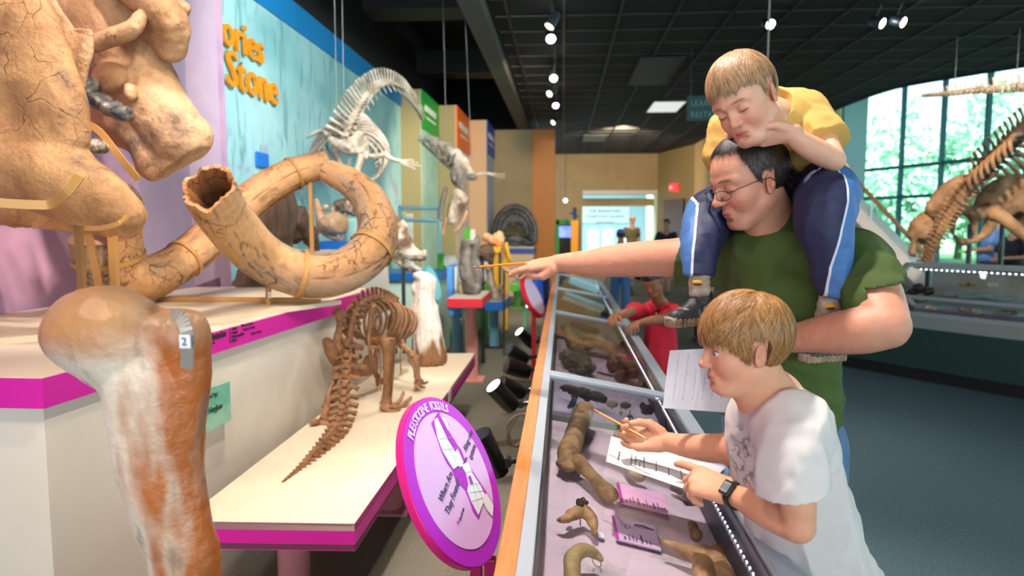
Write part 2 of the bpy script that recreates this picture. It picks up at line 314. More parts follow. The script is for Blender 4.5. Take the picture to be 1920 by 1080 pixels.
# ------------------------------------------------------------ smooth implicit surfaces
def V3(p): return np.array(tuple(p), float)
class F:
    """an implicit body: smooth unions of rounded cones and ellipsoids, meshed as one continuous surface"""
    def __init__(s): s.p = []
    def cone(s, a, b, ra, rb=None, k=.01, flat=None, op=1):
        a = V3(a); b = V3(b); rb = ra if rb is None else rb; fl = None
        if flat is not None: n = V3(flat[0]); n = n/np.linalg.norm(n); fl = (n, flat[1])
        R = max(ra, rb)*(1 if fl is None else max(1, 1/fl[1])) 
        s.p.append(('c', a, b, ra, rb, fl, k, op, np.minimum(a, b)-R, np.maximum(a, b)+R)); return s
    def path(s, pts, rs, k=.01, flat=None, op=1):
        for i in range(len(pts)-1): s.cone(pts[i], pts[i+1], rs[i], rs[i+1], k if i == 0 else min(k, .0015), flat, op)
        return s
    def curve(s, pts, rs, n=4, k=.01, flat=None, op=1):
        q = cr(pts, n); r = cr(rs, n)[:, 0]; return s.path(q, r, k, flat, op)
    def ell(s, c, r, k=.01, rot=None, op=1):
        c = V3(c); r = np.array([r]*3 if np.isscalar(r) else r, float); R = None if rot is None else np.array(rot, float)
        if R is None: e = r
        else: e = np.sqrt(((R*r)**2).sum(1))
        s.p.append(('e', c, r, R, None, None, k, op, c-e, c+e)); return s
    def half(s, c, n, k=.004):
        """cuts away everything on the +n side of the plane at c"""
        n = V3(n); n /= np.linalg.norm(n); s.p.append(('h', V3(c), n, None, None, None, k, -1, None, None)); return s
    def fn(s, f): s.p.append(('f', f, None, None, None, None, 0, 0, None, None)); return s
    def mesh(s, h, bs=40, pad=0):
        pos = [q for q in s.p if q[7] == 1]; pad = pad+.5*max(q[6] for q in pos)
        lo = np.min([q[8] for q in pos], 0)-3*h-pad; hi = np.max([q[9] for q in pos], 0)+3*h+pad
        n = np.ceil((hi-lo)/h).astype(int)+1; ids = []; vs = []; faces = []
        NX, NY, NZ = (int(x)+8 for x in n)
        cid = lambda i, j, k: (i*NY+j)*NZ+k
        for bi in range(0, n[0], bs):
            for bj in range(0, n[1], bs):
                for bk in range(0, n[2], bs):
                    b0 = np.array([bi, bj, bk]); o = lo+b0*h; e = o+bs*h
                    if not any((q[8]-q[6]-h <= e).all() and (q[9]+q[6]+h >= o).all() for q in pos): continue
                    ax = [o[d]+np.arange(bs+1)*h for d in range(3)]
                    G = np.full((bs+1,)*3, .5)
                    for q in s.p:
                        if q[0] == 'h':
                            X = (ax[0][:, None, None]-q[1][0])*q[2][0]+(ax[1][None, :, None]-q[1][1])*q[2][1]+(ax[2][None, None, :]-q[1][2])*q[2][2]
                            G = np.maximum(G, X); continue
                        if q[0] == 'f':
                            X, Y, Z = np.meshgrid(*ax, indexing='ij'); G = q[1](X, Y, Z, G); continue
                        m = q[6]+2*h; l = np.maximum(np.floor((q[8]-m-o)/h).astype(int), 0); u = np.minimum(np.ceil((q[9]+m-o)/h).astype(int)+1, bs+1)
                        if (u <= l).any(): continue
                        X = ax[0][l[0]:u[0]][:, None, None]; Y = ax[1][l[1]:u[1]][None, :, None]; Z = ax[2][l[2]:u[2]][None, None, :]
                        if q[0] == 'c':
                            a, b = q[1], q[2]; x = X-a[0]; y = Y-a[1]; z = Z-a[2]; ab = b-a
                            if q[5] is not None:
                                nn, ff = q[5]; dn = (x*nn[0]+y*nn[1]+z*nn[2])*(1/ff-1); x = x+dn*nn[0]; y = y+dn*nn[1]; z = z+dn*nn[2]
                                ab = ab+nn*(ab @ nn)*(1/ff-1)
                            L2 = ab @ ab
                            t = np.clip((x*ab[0]+y*ab[1]+z*ab[2])/L2, 0, 1) if L2 > 1e-12 else 0
                            d = np.sqrt((x-t*ab[0])**2+(y-t*ab[1])**2+(z-t*ab[2])**2)-(q[3]+(q[4]-q[3])*t)
                            if q[5] is not None: d = d*min(1, q[5][1]**.5)
                        else:
                            c, r, R = q[1], q[2], q[3]; x = X-c[0]; y = Y-c[1]; z = Z-c[2]
                            if R is not None: x, y, z = (x*R[0, i]+y*R[1, i]+z*R[2, i] for i in range(3))
                            k1 = np.sqrt((x/r[0])**2+(y/r[1])**2+(z/r[2])**2); k2 = np.sqrt((x/r[0]**2)**2+(y/r[1]**2)**2+(z/r[2]**2)**2)
                            d = k1*(k1-1)/np.maximum(k2, 1e-9)
                        g = G[l[0]:u[0], l[1]:u[1], l[2]:u[2]]; k = q[6]
                        if q[7] == 1:
                            hh = np.clip(k-np.abs(g-d), 0, None)/max(k, 1e-9); G[l[0]:u[0], l[1]:u[1], l[2]:u[2]] = np.minimum(g, d)-hh*hh*k*.25
                        else:
                            d = -d; hh = np.clip(k-np.abs(g-d), 0, None)/max(k, 1e-9); G[l[0]:u[0], l[1]:u[1], l[2]:u[2]] = np.maximum(g, d)+hh*hh*k*.25
                    I = G < 0
                    if not I.any() or I.all(): continue
                    cs = sum(I[a:a+bs, b:b+bs, c:c+bs].astype(np.int8) for a in (0, 1) for b in (0, 1) for c in (0, 1))
                    ci, cj, ck = np.nonzero((cs > 0) & (cs < 8))
                    acc = np.zeros((len(ci), 3)); cnt = np.zeros(len(ci))
                    for d in range(3):
                        for a in (0, 1):
                            for b in (0, 1):
                                off = [0, 0, 0]; oth = [x for x in range(3) if x != d]; off[oth[0]] = a; off[oth[1]] = b
                                off2 = list(off); off2[d] = 1
                                fa = G[ci+off[0], cj+off[1], ck+off[2]]; fb = G[ci+off2[0], cj+off2[1], ck+off2[2]]
                                mk_ = (fa < 0) != (fb < 0); t = np.where(mk_, fa/np.where(mk_, fa-fb, 1), 0)
                                pp = np.zeros((len(ci), 3)); pp[:, oth[0]] = a; pp[:, oth[1]] = b; pp[:, d] = t
                                acc += pp*mk_[:, None]; cnt += mk_
                    vs.append((acc/cnt[:, None]+np.stack([ci, cj, ck], 1)+b0)*h+lo); ids.append(cid(ci+bi, cj+bj, ck+bk))
                    for d in range(3):
                        A = I[:bs, :bs, :bs]; sl = [slice(0, bs)]*3; sl[d] = slice(1, bs+1); B = I[tuple(sl)]
                        x = np.stack(np.nonzero(A != B), 1); 
                        if not len(x): continue
                        s1 = A[x[:, 0], x[:, 1], x[:, 2]]; x = x+b0
                        u_ = np.zeros(3, int); v_ = np.zeros(3, int); u_[(d+1) % 3] = 1; v_[(d+2) % 3] = 1
                        q4 = [x-u_-v_, x-v_, x, x-u_]; q4 = np.stack([cid(z[:, 0], z[:, 1], z[:, 2]) for z in q4], 1)
                        q4[~s1] = q4[~s1][:, ::-1]; faces.append(q4)
        ids = np.concatenate(ids); vs = np.concatenate(vs); fc = np.concatenate(faces)
        o_ = np.argsort(ids); ids = ids[o_]; vs = vs[o_]
        ix = np.searchsorted(ids, fc); ix = np.clip(ix, 0, len(ids)-1); ok = (ids[ix] == fc).all(1)
        return vs, ix[ok]
def relax(v, f, it=1, lam=.5):
    for _ in range(it):
        a = np.zeros_like(v); c = np.zeros(len(v))
        for i in range(4):
            for j in (1, 3): np.add.at(a, f[:, i], v[f[:, (i+j) % 4]]); np.add.at(c, f[:, i], 1)
        v = v*(1-lam)+lam*a/np.maximum(c, 1)[:, None]
    return v
def vnormals(v, f):
    n = np.cross(v[f[:, 2]]-v[f[:, 0]], v[f[:, 3]]-v[f[:, 1]]); a = np.zeros_like(v)
    for i in range(4): np.add.at(a, f[:, i], n)
    return a/np.maximum(np.linalg.norm(a, axis=1), 1e-12)[:, None]
def organic(name, fld, h, m, par=None, amp=0, ns=20, oct=3, tint=None, it=1, disp=None, seed=0):
    v, f = fld.mesh(h); v = relax(v, f, it)
    if amp: v = v+vnormals(v, f)*(fbm(v, ns, oct, seed)*amp)[:, None]
    if disp is not None: v = v+vnormals(v, f)*disp(v)[:, None]
    t = tint(v, vnormals(v, f)) if tint else None
    return mk(name, v, f, m, par, True, tint=t, angle=180)
# ============================================================ SETTING
XW = -2.6; ZC = 3.8
m_carp = mat('carpet_grey', '#6d6659', .95, '#8d8575', 160, .3, .7, bump=1.0, bscale=220, stretch=(1, .5, 1))
m_carpb = mat('carpet_daylit', '#4c646e', .95, '#728c96', 130, .3, .7, bump=1.0, bscale=190, stretch=(.45, 1, 1))  # same carpet, with the cool window light painted into its colour
m_black = mat('black_paint', '#17181a', .8); m_blackc = mat('ceiling_black', '#101214', .85)
m_tan = mat('tan_paint', '#a8916a', .8, '#b39c74', 2); m_olive = mat('olive_paint', '#a09468', .8)
m_peach = mat('peach_paint', '#e0bd92', .8); m_orange = mat('orange_paint', '#cc7a14', .5)
m_alum = mat('aluminium', '#b4bcc4', .35, metal=.55); m_white = mat('white_paint', '#dcdcd8', .5)
MB().quad((-6, -3, 0), (0.1, -3, 0), (0.1, 26, 0), (-6, 26, 0)).quad((.1, 8.5, .0), (9, 8.5, .0), (9, 32, 0), (.1, 32, 0)).build('floor', m_carp)['kind'] = 'structure'
MB().quad((.1, -3, 0), (16, -3, 0), (16, 8.5, 0), (.1, 8.5, 0)).quad((9, 8.5, .0), (16, 8.5, .0), (16, 32, 0), (9, 32, 0)).build('floor_aisle', m_carpb)['kind'] = 'structure'
# mural wall: one material with painted regions (object space y along the wall, z up)
def mural_mat():
    m = bpy.data.materials.new('mural'); m.use_nodes = True; N = m.node_tree.nodes; L = m.node_tree.links; b = N['Principled BSDF']; b.inputs['Roughness'].default_value = .7
    tc = N.new('ShaderNodeTexCoord'); 
    def noise(scale, st=(1, 1, 1), det=6, dist=.6, loc=(0, 0, 0)):
        mp = N.new('ShaderNodeMapping'); mp.inputs['Scale'].default_value = st; mp.inputs['Location'].default_value = loc; L.new(tc.outputs['Object'], mp.inputs[0])
        n = N.new('ShaderNodeTexNoise'); n.inputs['Scale'].default_value = scale; n.inputs['Detail'].default_value = det; n.inputs['Distortion'].default_value = dist; L.new(mp.outputs[0], n.inputs[0]); return n.outputs[0]
    def ramp(i, a, b_, ca, cb):
        r = N.new('ShaderNodeValToRGB'); r.color_ramp.elements[0].position = a; r.color_ramp.elements[1].position = b_
        r.color_ramp.elements[0].color = col(ca); r.color_ramp.elements[1].color = col(cb); L.new(i, r.inputs[0]); return r.outputs[0]
    def mix(f, a, b_):
        x = N.new('ShaderNodeMixRGB'); L.new(f, x.inputs[0])
        for i, q in ((1, a), (2, b_)):
            if isinstance(q, str): x.inputs[i].default_value = col(q)
            else: L.new(q, x.inputs[i])
        return x.outputs[0]
    sea = ramp(noise(.9, (1, .8, 1.3)), .35, .62, '#b4dfe0', '#8cc4c8')
    tail = ramp(noise(2.2, (1, 3.2, .55), 8, 1.6), .56, .66, '#000000', '#ffffff')
    sea = mix(tail, sea, '#7fb0b2')
    purp = ramp(noise(1.1, (1, 1, 1.4), 5, 1.2, (5, 2, 1)), .55, .62, '#000000', '#ffffff')
    sep = N.new('ShaderNodeSeparateXYZ'); L.new(tc.outputs['Object'], sep.inputs[0])
    low = N.new('ShaderNodeMapRange'); low.inputs[1].default_value = 2.7; low.inputs[2].default_value = 1.7; L.new(sep.outputs[2], low.inputs[0])
    mu = N.new('ShaderNodeMath'); mu.operation = 'MULTIPLY'; L.new(low.outputs[0], mu.inputs[0]); L.new(purp, mu.inputs[1])
    sea = mix(mu.outputs[0], sea, '#a99cc0')
    L.new(sea, b.inputs['Base Color']); return m
def pink_mat():
    m = mat('pink_mural', '#dba6bd', .75, '#c79ab4', 1.6, .4, .6, c3='#a98fb0', s3=1.1, dist=1.2); return m
yb = PX(412, 300, XW).y; yp = PX(355, 300, XW).y; ye = PX(752, 300, XW).y
def wallq(y0, y1, z0, z1, m, nm, x=XW, t=.1):
    return struct(MB().box((x-t/2, (y0+y1)/2, (z0+z1)/2), (t, y1-y0, z1-z0)).build(nm, m, smooth=False))
mu = wallq(yb, ye, 0, PX(752, 195, XW).z, mural_mat(), 'wall_left')
# blue band: parallelogram following the photo, lower edge from (497,0) to (752,200) upper edge (572,0)-(712,135)
zb = PX(740, 192, XW).z; zt = PX(700, 128, XW).z
yA = yb
MB().box((XW+.005, (yb+ye)/2, (zb+zt)/2), (.03, ye-yb, zt-zb)).build('trim_1', mat('blue_band', '#0f86c8', .6), smooth=False)['kind'] = 'structure'
mu.scale.z = 1
wallq(yb, ye+8, zt, 5.2, m_black, 'wall_left_upper')
# pink section with pale strips and the painted hill
pk = wallq(-9, yb, 0, 5.2, pink_mat(), 'wall_left_pink', x=XW+.06)
for i, (a, b_, c_) in enumerate(((352, 412, '#c9a9bd'), (255, 352, '#b39db4'))):
    y0 = PX(a, 300, XW+.06).y; y1 = PX(b_, 300, XW+.06).y
    mm = mat('strip_%d' % i, c_, .75, ('#d3b3c4', '#a596b2')[i], 2.4, .35, .65, dist=1)
    MB().box((XW+.065, (y0+y1)/2, 2.6), (.012, y1-y0, 5.2)).build('trim_%d' % (2+i), mm, smooth=False)['kind'] = 'structure'
hp = [PX(x, y, XW+.075) for x, y in ((-150, 615), (0, 592), (60, 586), (128, 575), (200, 600), (300, 560), (412, 520))]
poly = [Vector((XW+.062, hp[0].y, 0))]+[Vector((XW+.062, q.y, q.z)) for q in hp]+[Vector((XW+.062, hp[-1].y, 0))]
MB().prism(poly, (.018, 0, 0)).build('trim_4', mat('hill_paint', '#7b4f68', .8, '#8f6a80', 9), smooth=False)['kind'] = 'structure'
# partitions (fins) with banners
zf = 3.64
fy = [ye, PZ(855, 197, zf).y, PZ(912, 225, zf).y, PZ(990, 243, zf).y]
def X_at(px, Y): return P(px, 400, Y).x
xs = [X_at(790, fy[0]), X_at(855, fy[1]), X_at(912, fy[2])]
def fin(y0, y1, x1, mf, ms, nm, ban, bh, word):
    struct(MB().box(((XW-1+x1)/2, (y0+y1)/2, zf/2), (x1-XW+1, y1-y0-.01, zf)).build(nm, mf, smooth=False))
    MB().box((x1+.004, (y0+y1)/2, zf/2), (.008, y1-y0-.02, zf)).build('trim_%d' % (10+len(BN)), ms, smooth=False)['kind'] = 'structure'
    r = root('banner', '%s banner high on the side of a tall partition' % word, 'sign', (x1+.02, (y0+y1)/2, zf-bh))
    bp_ = MB().box((x1+.02, (y0+y1)/2, zf-bh/2), (.02, y1-y0-.02, bh)).build('panel', mat('banner_'+word, ban, .5), r, smooth=False)
    MB().box((x1+.034, (y0+y1)/2-.05, zf-bh*.42), (.008, (y1-y0)*.62, bh*.16)).build('lettering', mat('banner_text', '#eef2ee', .5), bp_, smooth=False)
    MB().box((x1+.034, (y0+y1)/2+.0, zf-bh*.66), (.008, (y1-y0)*.5, bh*.05)).build('lettering', mat('banner_text', '#eef2ee', .5), bp_, smooth=False)
    BN.append(r)
BN = []
fin(fy[0], fy[1], xs[0], m_olive, mat('mint_side', '#b5d6c6', .7, '#8fbfae', 1.2), 'wall_partition', '#1fa03c', .6, 'green')
fin(fy[1], fy[2], xs[1], m_olive, mat('cream_side', '#f0d9c4', .7, '#e4bfae', 1.0), 'wall_partition', '#f5731c', .72, 'orange')
fin(fy[2], fy[3], xs[2], m_peach, mat('blue_side', '#b9bccb', .7), 'wall_partition', '#2b4fb4', .66, 'blue')
xo = X_at(998, fy[3]); xo2 = X_at(1040, fy[3])
struct(MB().box(((-4+xo)/2, fy[3]+.1, zf/2), (xo+4, .2, zf)).build('wall_partition_tan', m_tan, smooth=False))
struct(MB().box(((xo+xo2)/2, fy[3]+.1, zf/2), (xo2-xo, .26, zf)).build('wall_orange_column', m_orange, smooth=False))
# back wall with opening
YB = PZ(1150, 288, ZC).y
def XB(px): return P(px, 400, YB).x
zo = P(1150, 357, YB).z
bw = MB(); 
bw.box(((XB(1020)+XB(1092))/2, YB+.1, ZC/2), (XB(1092)-XB(1020), .2, ZC))
bw.box(((XB(1092)+XB(1232))/2, YB+.1, (ZC+zo)/2), (XB(1232)-XB(1092), .2, ZC-zo))
struct(bw.build('wall_back', m_tan, smooth=False))
zh = P(1150, 370, YB).z; zh2 = P(1150, 385, YB).z
MB().box(((XB(1092)+XB(1232))/2, YB+.5, zo-.06), (XB(1232)-XB(1092), 1.0, .12)).build('trim_20', m_white, smooth=False)['kind'] = 'structure'
MB().box(((XB(1092)+XB(1232))/2, YB+1.0, (zh+zh2)/2), (XB(1232)-XB(1092), .2, (zh-zh2))).build('trim_21', m_tan, smooth=False)['kind'] = 'structure'
# angled wall with the exit door
ca = P(1232, 400, YB); cb = P(1300, 400, YB-2.6); cb.z = ca.z = 0
def wseg(a, b, z0, z1, m, nm, t=.15):
    a = Vector(a); b = Vector(b); d = (b-a).normalized(); n = Vector((-d.y, d.x, 0))
    o = MB().prism([a+Vector((0, 0, z0)), b+Vector((0, 0, z0)), b+n*t+Vector((0, 0, z0)), a+n*t+Vector((0, 0, z0))], (0, 0, z1-z0)).build(nm, m, smooth=False)
    return struct(o)
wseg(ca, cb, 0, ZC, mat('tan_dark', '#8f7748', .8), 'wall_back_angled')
cc = P(1345, 400, 17.5); cd = P(1560, 400, 14.6); cc.z = cd.z = 0
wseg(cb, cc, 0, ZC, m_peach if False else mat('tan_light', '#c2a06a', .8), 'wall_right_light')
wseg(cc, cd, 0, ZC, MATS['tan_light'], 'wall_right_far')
def on_wall(px, py, a, b, off=.03):
    d = ray(px, py); n = Vector(((b-a).y, -(b-a).x, 0)).normalized()
    if n.dot(d) > 0: n = -n
    A = Vector(a)+n*off-Vector((0, 0, 0)); t = (A-Vector((0, 0, CAMZ))).dot(n)/d.dot(n)
    return Vector((0, 0, CAMZ))+d*t
dr = root('door_1', 'dark brown exit door in the angled back wall', 'door', on_wall(1264, 460, ca, cb)); dr['kind'] = 'structure'
a_ = on_wall(1246, 376, ca, cb); b_ = on_wall(1283, 376, ca, cb)
MB().prism([Vector((a_.x, a_.y, 0)), Vector((b_.x, b_.y, 0)), Vector((b_.x, b_.y, a_.z)), Vector((a_.x, a_.y, a_.z))], (-.04, -.04, 0)).build('door_panel', mat('door_brown', '#4a2410', .5, '#5c3018', 4, stretch=(1, 1, .2)), dr, smooth=False)
p = on_wall(1278, 450, ca, cb, .1); MB().ball(p, .035).build('door_knob', m_alum, dr)
# exit sign (red letters)
r = root('exit_sign', 'small glowing red exit sign above the brown door', 'sign', on_wall(1262, 358, ca, cb, .05))
a_ = on_wall(1255, 358, ca, cb, .08); b_ = on_wall(1270, 358, ca, cb, .08); u_ = (b_-a_).normalized(); hh = (on_wall(1262, 345, ca, cb, .08)-on_wall(1262, 358, ca, cb, .08)).length
MB().prism([a_, b_, b_+Vector((0, 0, hh)), a_+Vector((0, 0, hh))], (.03, .04, 0)).build('sign_face', mat('exit_red', '#e3262c', .4, emit=1.3), r, smooth=False)
text('EXIT', hh*.62, a_+u_*.02+Vector((-.01, -.02, hh*.28)), u_, (0, 0, 1), mat('exit_letters', '#ff8080', .4, emit=1.8), 'lettering', r, sx=.8)
# hall beyond the opening
YH = YB+5
struct(MB().box((XB(1160), YH+.1, 1.9), (7, .2, 3.8)).build('wall_hall', mat('hall_blue', '#a9cdd8', .7), smooth=False))
struct(MB().box((XB(1160), YB+3.3, 3.05), (7, 6, .1)).build('ceiling_hall', m_white, smooth=False))
struct(MB().box((XB(1232)+.45, YB+1.6, 1.5), (.9, 3, 3.0)).build('wall_hall_side', mat('hall_cream', '#d8d6b4', .7), smooth=False))
area('hall_daylight', (XB(1160), YB+2.5, 2.95), (XB(1160), YB+3.4, 0), 160, 3, 3, (.7, .92, 1))
r = root('text_panel', 'pale blue wall panel with heading text in the far hall', 'sign', (XB(1140), YH-.1, 1.2))
pw = P(1180, 400, YH-.1).x-P(1090, 400, YH-.1).x
pz1 = P(1100, 388, YH-.1).z; pz0 = P(1100, 418, YH-.1).z
MB().box((P(1135, 400, YH-.1).x, YH-.08, (pz0+pz1)/2), (pw, .04, pz1-pz0)).build('panel', mat('pale_panel', '#cfe4ea', .6), r, smooth=False)
mt = mat('text_dark', '#3a4a58', .6)
for i, (tx, s) in enumerate((('THE PREHISTORIC', .16), ('EXHIBITS AND GALLERIES', .13), ('of the museum', .12))):
    text(tx, s, (P(1135, 400, YH-.12).x, YH-.12, pz1-.22-.2*i), (1, 0, 0), (0, 0, 1), mt, 'lettering', r, align='CENTER')
# windows in the far hall
for i, px in enumerate((1112, 1140, 1170)):
    q = P(px, 440, YH-.12)
    r = root('window_%d' % (10+i), 'far hall window', 'window', (q.x, q.y, .4)); r['kind'] = 'structure'
    wd = .42; zt9 = pz0-.25
    MB().box((q.x, q.y, zt9-.7), (wd, .03, 1.4)).build('pane', mat('hall_window', '#9fc0b0', .3, '#e8f6f4', 2.2, .42, .55, emit=.9), r, smooth=False)
    f_ = MB(); 
    for dx in (-wd/2, wd/2): f_.box((q.x+dx, q.y-.03, zt9-.7), (.04, .05, 1.45))
    f_.box((q.x, q.y-.03, zt9), (wd, .05, .04)); f_.build('window_frame', m_white, r, smooth=False)
# ---- ceiling : grid of black tiles bounded by the curved soffit
edge = [PZ(x, y, ZC) for x, y in ((1310, 272), (1450, 240), (1543, 208), (1562, 206), (1600, 190), (1680, 163), (1800, 141), (1920, 122))]
edge = [edge[0]]+[Vector(q) for q in cr([tuple(e) for e in edge], 4)[1:]]
last = edge[-1]; edge += [Vector((last.x+.9, last.y-4, ZC)), Vector((last.x+1.2, -9, ZC))]
xb0 = -.87
poly = [Vector((xb0, -9, ZC)), Vector((xb0, YB+.3, ZC)), Vector((XB(1232), YB+.3, ZC))]+edge
poly = poly[::-1]
struct(MB().prism(poly, (0, 0, .25)).build('ceiling', m_blackc, smooth=False))
# soffit skirt along curve
for a, b in zip(edge[:-1], edge[1:]): pass
sk = MB()
for a, b in zip(edge[:-1], edge[1:]):
    sk.quad(a+Vector((0, 0, -.04)), b+Vector((0, 0, -.04)), b+Vector((0, 0, 1.5)), a+Vector((0, 0, 1.5)))
struct(sk.build('trim_30', mat('soffit_navy', '#16283a', .7)))
bm_ = MB().box((xb0-.06, 7, ZC+.1), (.22, 32, .5)); struct(bm_.build('trim_31', mat('beam_grey', '#56544e', .7), smooth=False))
struct(MB().box((-3, 7, 4.9), (5, 33, .1)).build('ceiling_upper', m_blackc, smooth=False))
md = mat('duct_dark', '#2c2a28', .7)
for i, y in enumerate((9.3, 12.6)): struct(MB().box((-1.9, y, 4.45-.1*i), (2.0, .55, .4)).build('trim_%d' % (32+i), md, smooth=False))
def inside(x, y):
    # is (x,y) inside the ceiling polygon
    c = False; n = len(poly)
    for i in range(n):
        a, b = poly[i], poly[(i+1) % n]
        if (a.y > y) != (b.y > y) and x < (b.x-a.x)*(y-a.y)/(b.y-a.y)+a.x: c = not c
    return c
gr = MB(); gx = xb0+.25; T = .61
X = [gx+T*i for i in range(13)]; Yl = [1.2+1.22*i/1 for i in range(18)]
for x in X:
    ys = [y for y in np.arange(.5, YB, .2) if inside(x, y)]
    if len(ys) > 2: gr.box((x, (ys[0]+ys[-1])/2, ZC-.008), (.03, ys[-1]-ys[0], .016))
for y in np.arange(1.2, YB, .61):
    q = [x for x in np.arange(xb0+.1, 8, .1) if inside(x, y)]
    if len(q) > 2: gr.box(((q[0]+q[-1])/2, y, ZC-.006), (q[-1]-q[0], .025, .012))
struct(gr.build('trim_40', mat('grid_grey', '#262a2c', .6), smooth=False))
def tile(px0, py0, px1, py1, m, nm, label=None):
    a = PZ(px0, py0, ZC-.012); b = PZ(px1, py1, ZC-.012)
    return a, b
m_tl = mat('light_diffuser', '#c8ccc8', .5, emit=.55); m_tg = mat('grey_diffuser', '#3c4042', .6, emit=.0)
def clight(px, py, m, w_, l_, label):
    c = PZ(px, py, ZC-.02); r = root('ceiling_light', label, 'light', (c.x, c.y, c.z))
    MB().box(c, (w_, l_, .012)).build('diffuser', m, r, smooth=False)
    fr = MB(); 
    for s in (-1, 1): fr.box(c+Vector((s*w_/2, 0, -.004)), (.025, l_, .025)); fr.box(c+Vector((0, s*l_/2, -.004)), (w_, .025, .025))
    fr.build('frame', MATS['grid_grey'], r, smooth=False)
clight(1226, 136, m_tg, .6, 1.9, 'unlit grey rectangular panel in the black ceiling grid')
clight(1248, 200, m_tl, .62, 1.3, 'bright rectangular panel light in the black ceiling grid')
clight(1115, 259, mat('dim_diffuser', '#4a5050', .6, emit=.15), .62, 1.3, 'dim panel light at the far end of the black ceiling')
struct(MB().box((9.6, 7, 8.05), (13, 33, .1)).build('ceiling_atrium', m_white, smooth=False))
struct(MB().box((-2.6, fy[3]+.4, 4.3), (3.6, .1, 1.5)).build('wall_partition_upper', m_black, smooth=False))
struct(MB().box((xb0+4, 7, 5.6), (12, 33, .1)).build('ceiling_attic', m_blackc, smooth=False))
# window wall of the atrium
m_teal = mat('teal_frame', '#1d6f74', .45); gl = glass('window_glass', (.90, .99, 1), 0, .5)
WA = P(1612, 400, 18.0); WB = P(1920, 400, 14.0); WA.z = WB.z = 0; wd_ = (WB-WA).normalized(); LW = (WB-WA).length
wn = root('window_1', 'tall atrium window wall with teal mullions', 'window', (WA.x, WA.y, 0)); wn['kind'] = 'structure'
ends = WB+wd_*6
MB().prism([WA, ends, ends+Vector((0, 0, 8)), WA+Vector((0, 0, 8))], Vector((wd_.y, -wd_.x, 0))*-.012).build('glass_pane', gl, wn, smooth=False)
fr = MB()
def on_w(px, py):
    d = ray(px, py); n = Vector((-wd_.y, wd_.x, 0)); t = (WA-Vector((0, 0, CAMZ))).dot(n)/d.dot(n); return Vector((0, 0, CAMZ))+d*t
for px in (1614, 1685, 1760, 1842, 1930, 2030): 
    q = on_w(px, 400); fr.box((q.x, q.y, 4), (.09, .09, 8))
zz = [on_w(1700, 312).z, on_w(1700, 369).z]; zz += [zz[0]+(zz[0]-zz[1])*k for k in (3.2,)]+[.35]
for z in zz: fr.slab(WA+Vector((0, 0, z)), ends+Vector((0, 0, z)), (0, 0, 1), .08, .08)
fr.build('window_frame', m_teal, wn, smooth=False)
# pale column at the window's left and wall beside it
q = P(1593, 300, 17.2); struct(MB().box((q.x, q.y, 4), (.52, .5, 8)).build('wall_column', mat('column_mint', '#a8d0cf', .6), smooth=False))
struct(wseg(cd, (q.x-.2, q.y, 0), 0, 8, mat('mint_wall', '#9cc4c0', .7), 'wall_stair'))
struct(MB().box((11.5, 27, 3), (30, .2, .5)).build('wall_outside_kerb', m_white, smooth=False)) if False else None
# lawn outside and trees
mlf = [mat('leaf_%d' % i, c, .7, c2, 3, .35, .65) for i, (c, c2) in enumerate((('#b4dcbc', '#d8f4dc'), ('#98d0b0', '#c8ecd4'), ('#b4dca4', '#dcf2c8')))]
mtr = mat('bark_far', '#6b6a62', .9)
struct(MB().quad((8.5, 4, -.3), (70, 4, -.3), (70, 80, -.3), (8.5, 80, -.3)).build('floor_lawn', mat('lawn', '#7fae6a', .9, '#9cc684', 2), smooth=False))
TL = ['pale leafy tree outside, leftmost behind the atrium window', 'tree outside the window, behind the second pane from the left', 'tree outside the window, behind the third pane', 'tall tree outside, behind the right hand panes', 'tree outside at the right edge of the picture']
for i, (px, Y, h_) in enumerate(((1640, 38, 6.4), (1722, 34, 5.0), (1800, 38, 6.0), (1870, 32, 6.6), (1965, 29, 5.6))):
    c = P(px, 400, Y); r = root('tree', TL[i], 'tree', (c.x, c.y, -.3))
    t_ = MB().tube([(c.x, c.y, -.3), (c.x+.1, c.y, 2), (c.x-.1, c.y, h_*.8)], [.2, .16, .06], 8)
    for k in range(5):
        a = rng.uniform(0, 6.28); z = rng.uniform(1.5, h_*.7); t_.tube([(c.x, c.y, z), (c.x+1.4*math.cos(a), c.y+1.4*math.sin(a), z+1.2)], [.08, .02], 6)
    t_.build('trunk', mtr, r)
    n = 4200; ce = rng.normal(0, 1, (26, 3))*np.array([1.25, 1.25, h_*.24])+np.array([c.x, c.y, h_*.55])
    cen = ce[rng.integers(0, 26, n)]+rng.normal(0, .42, (n, 3)); a = rng.normal(0, .10, (n, 3)); b = rng.normal(0, .10, (n, 3))
    v = np.stack([cen-a, cen+b, cen+a, cen-b], 1).reshape(-1, 3); f = np.arange(4*n).reshape(-1, 4)
    mk('foliage', v, f.tolist(), mlf[i % 3], r, False)
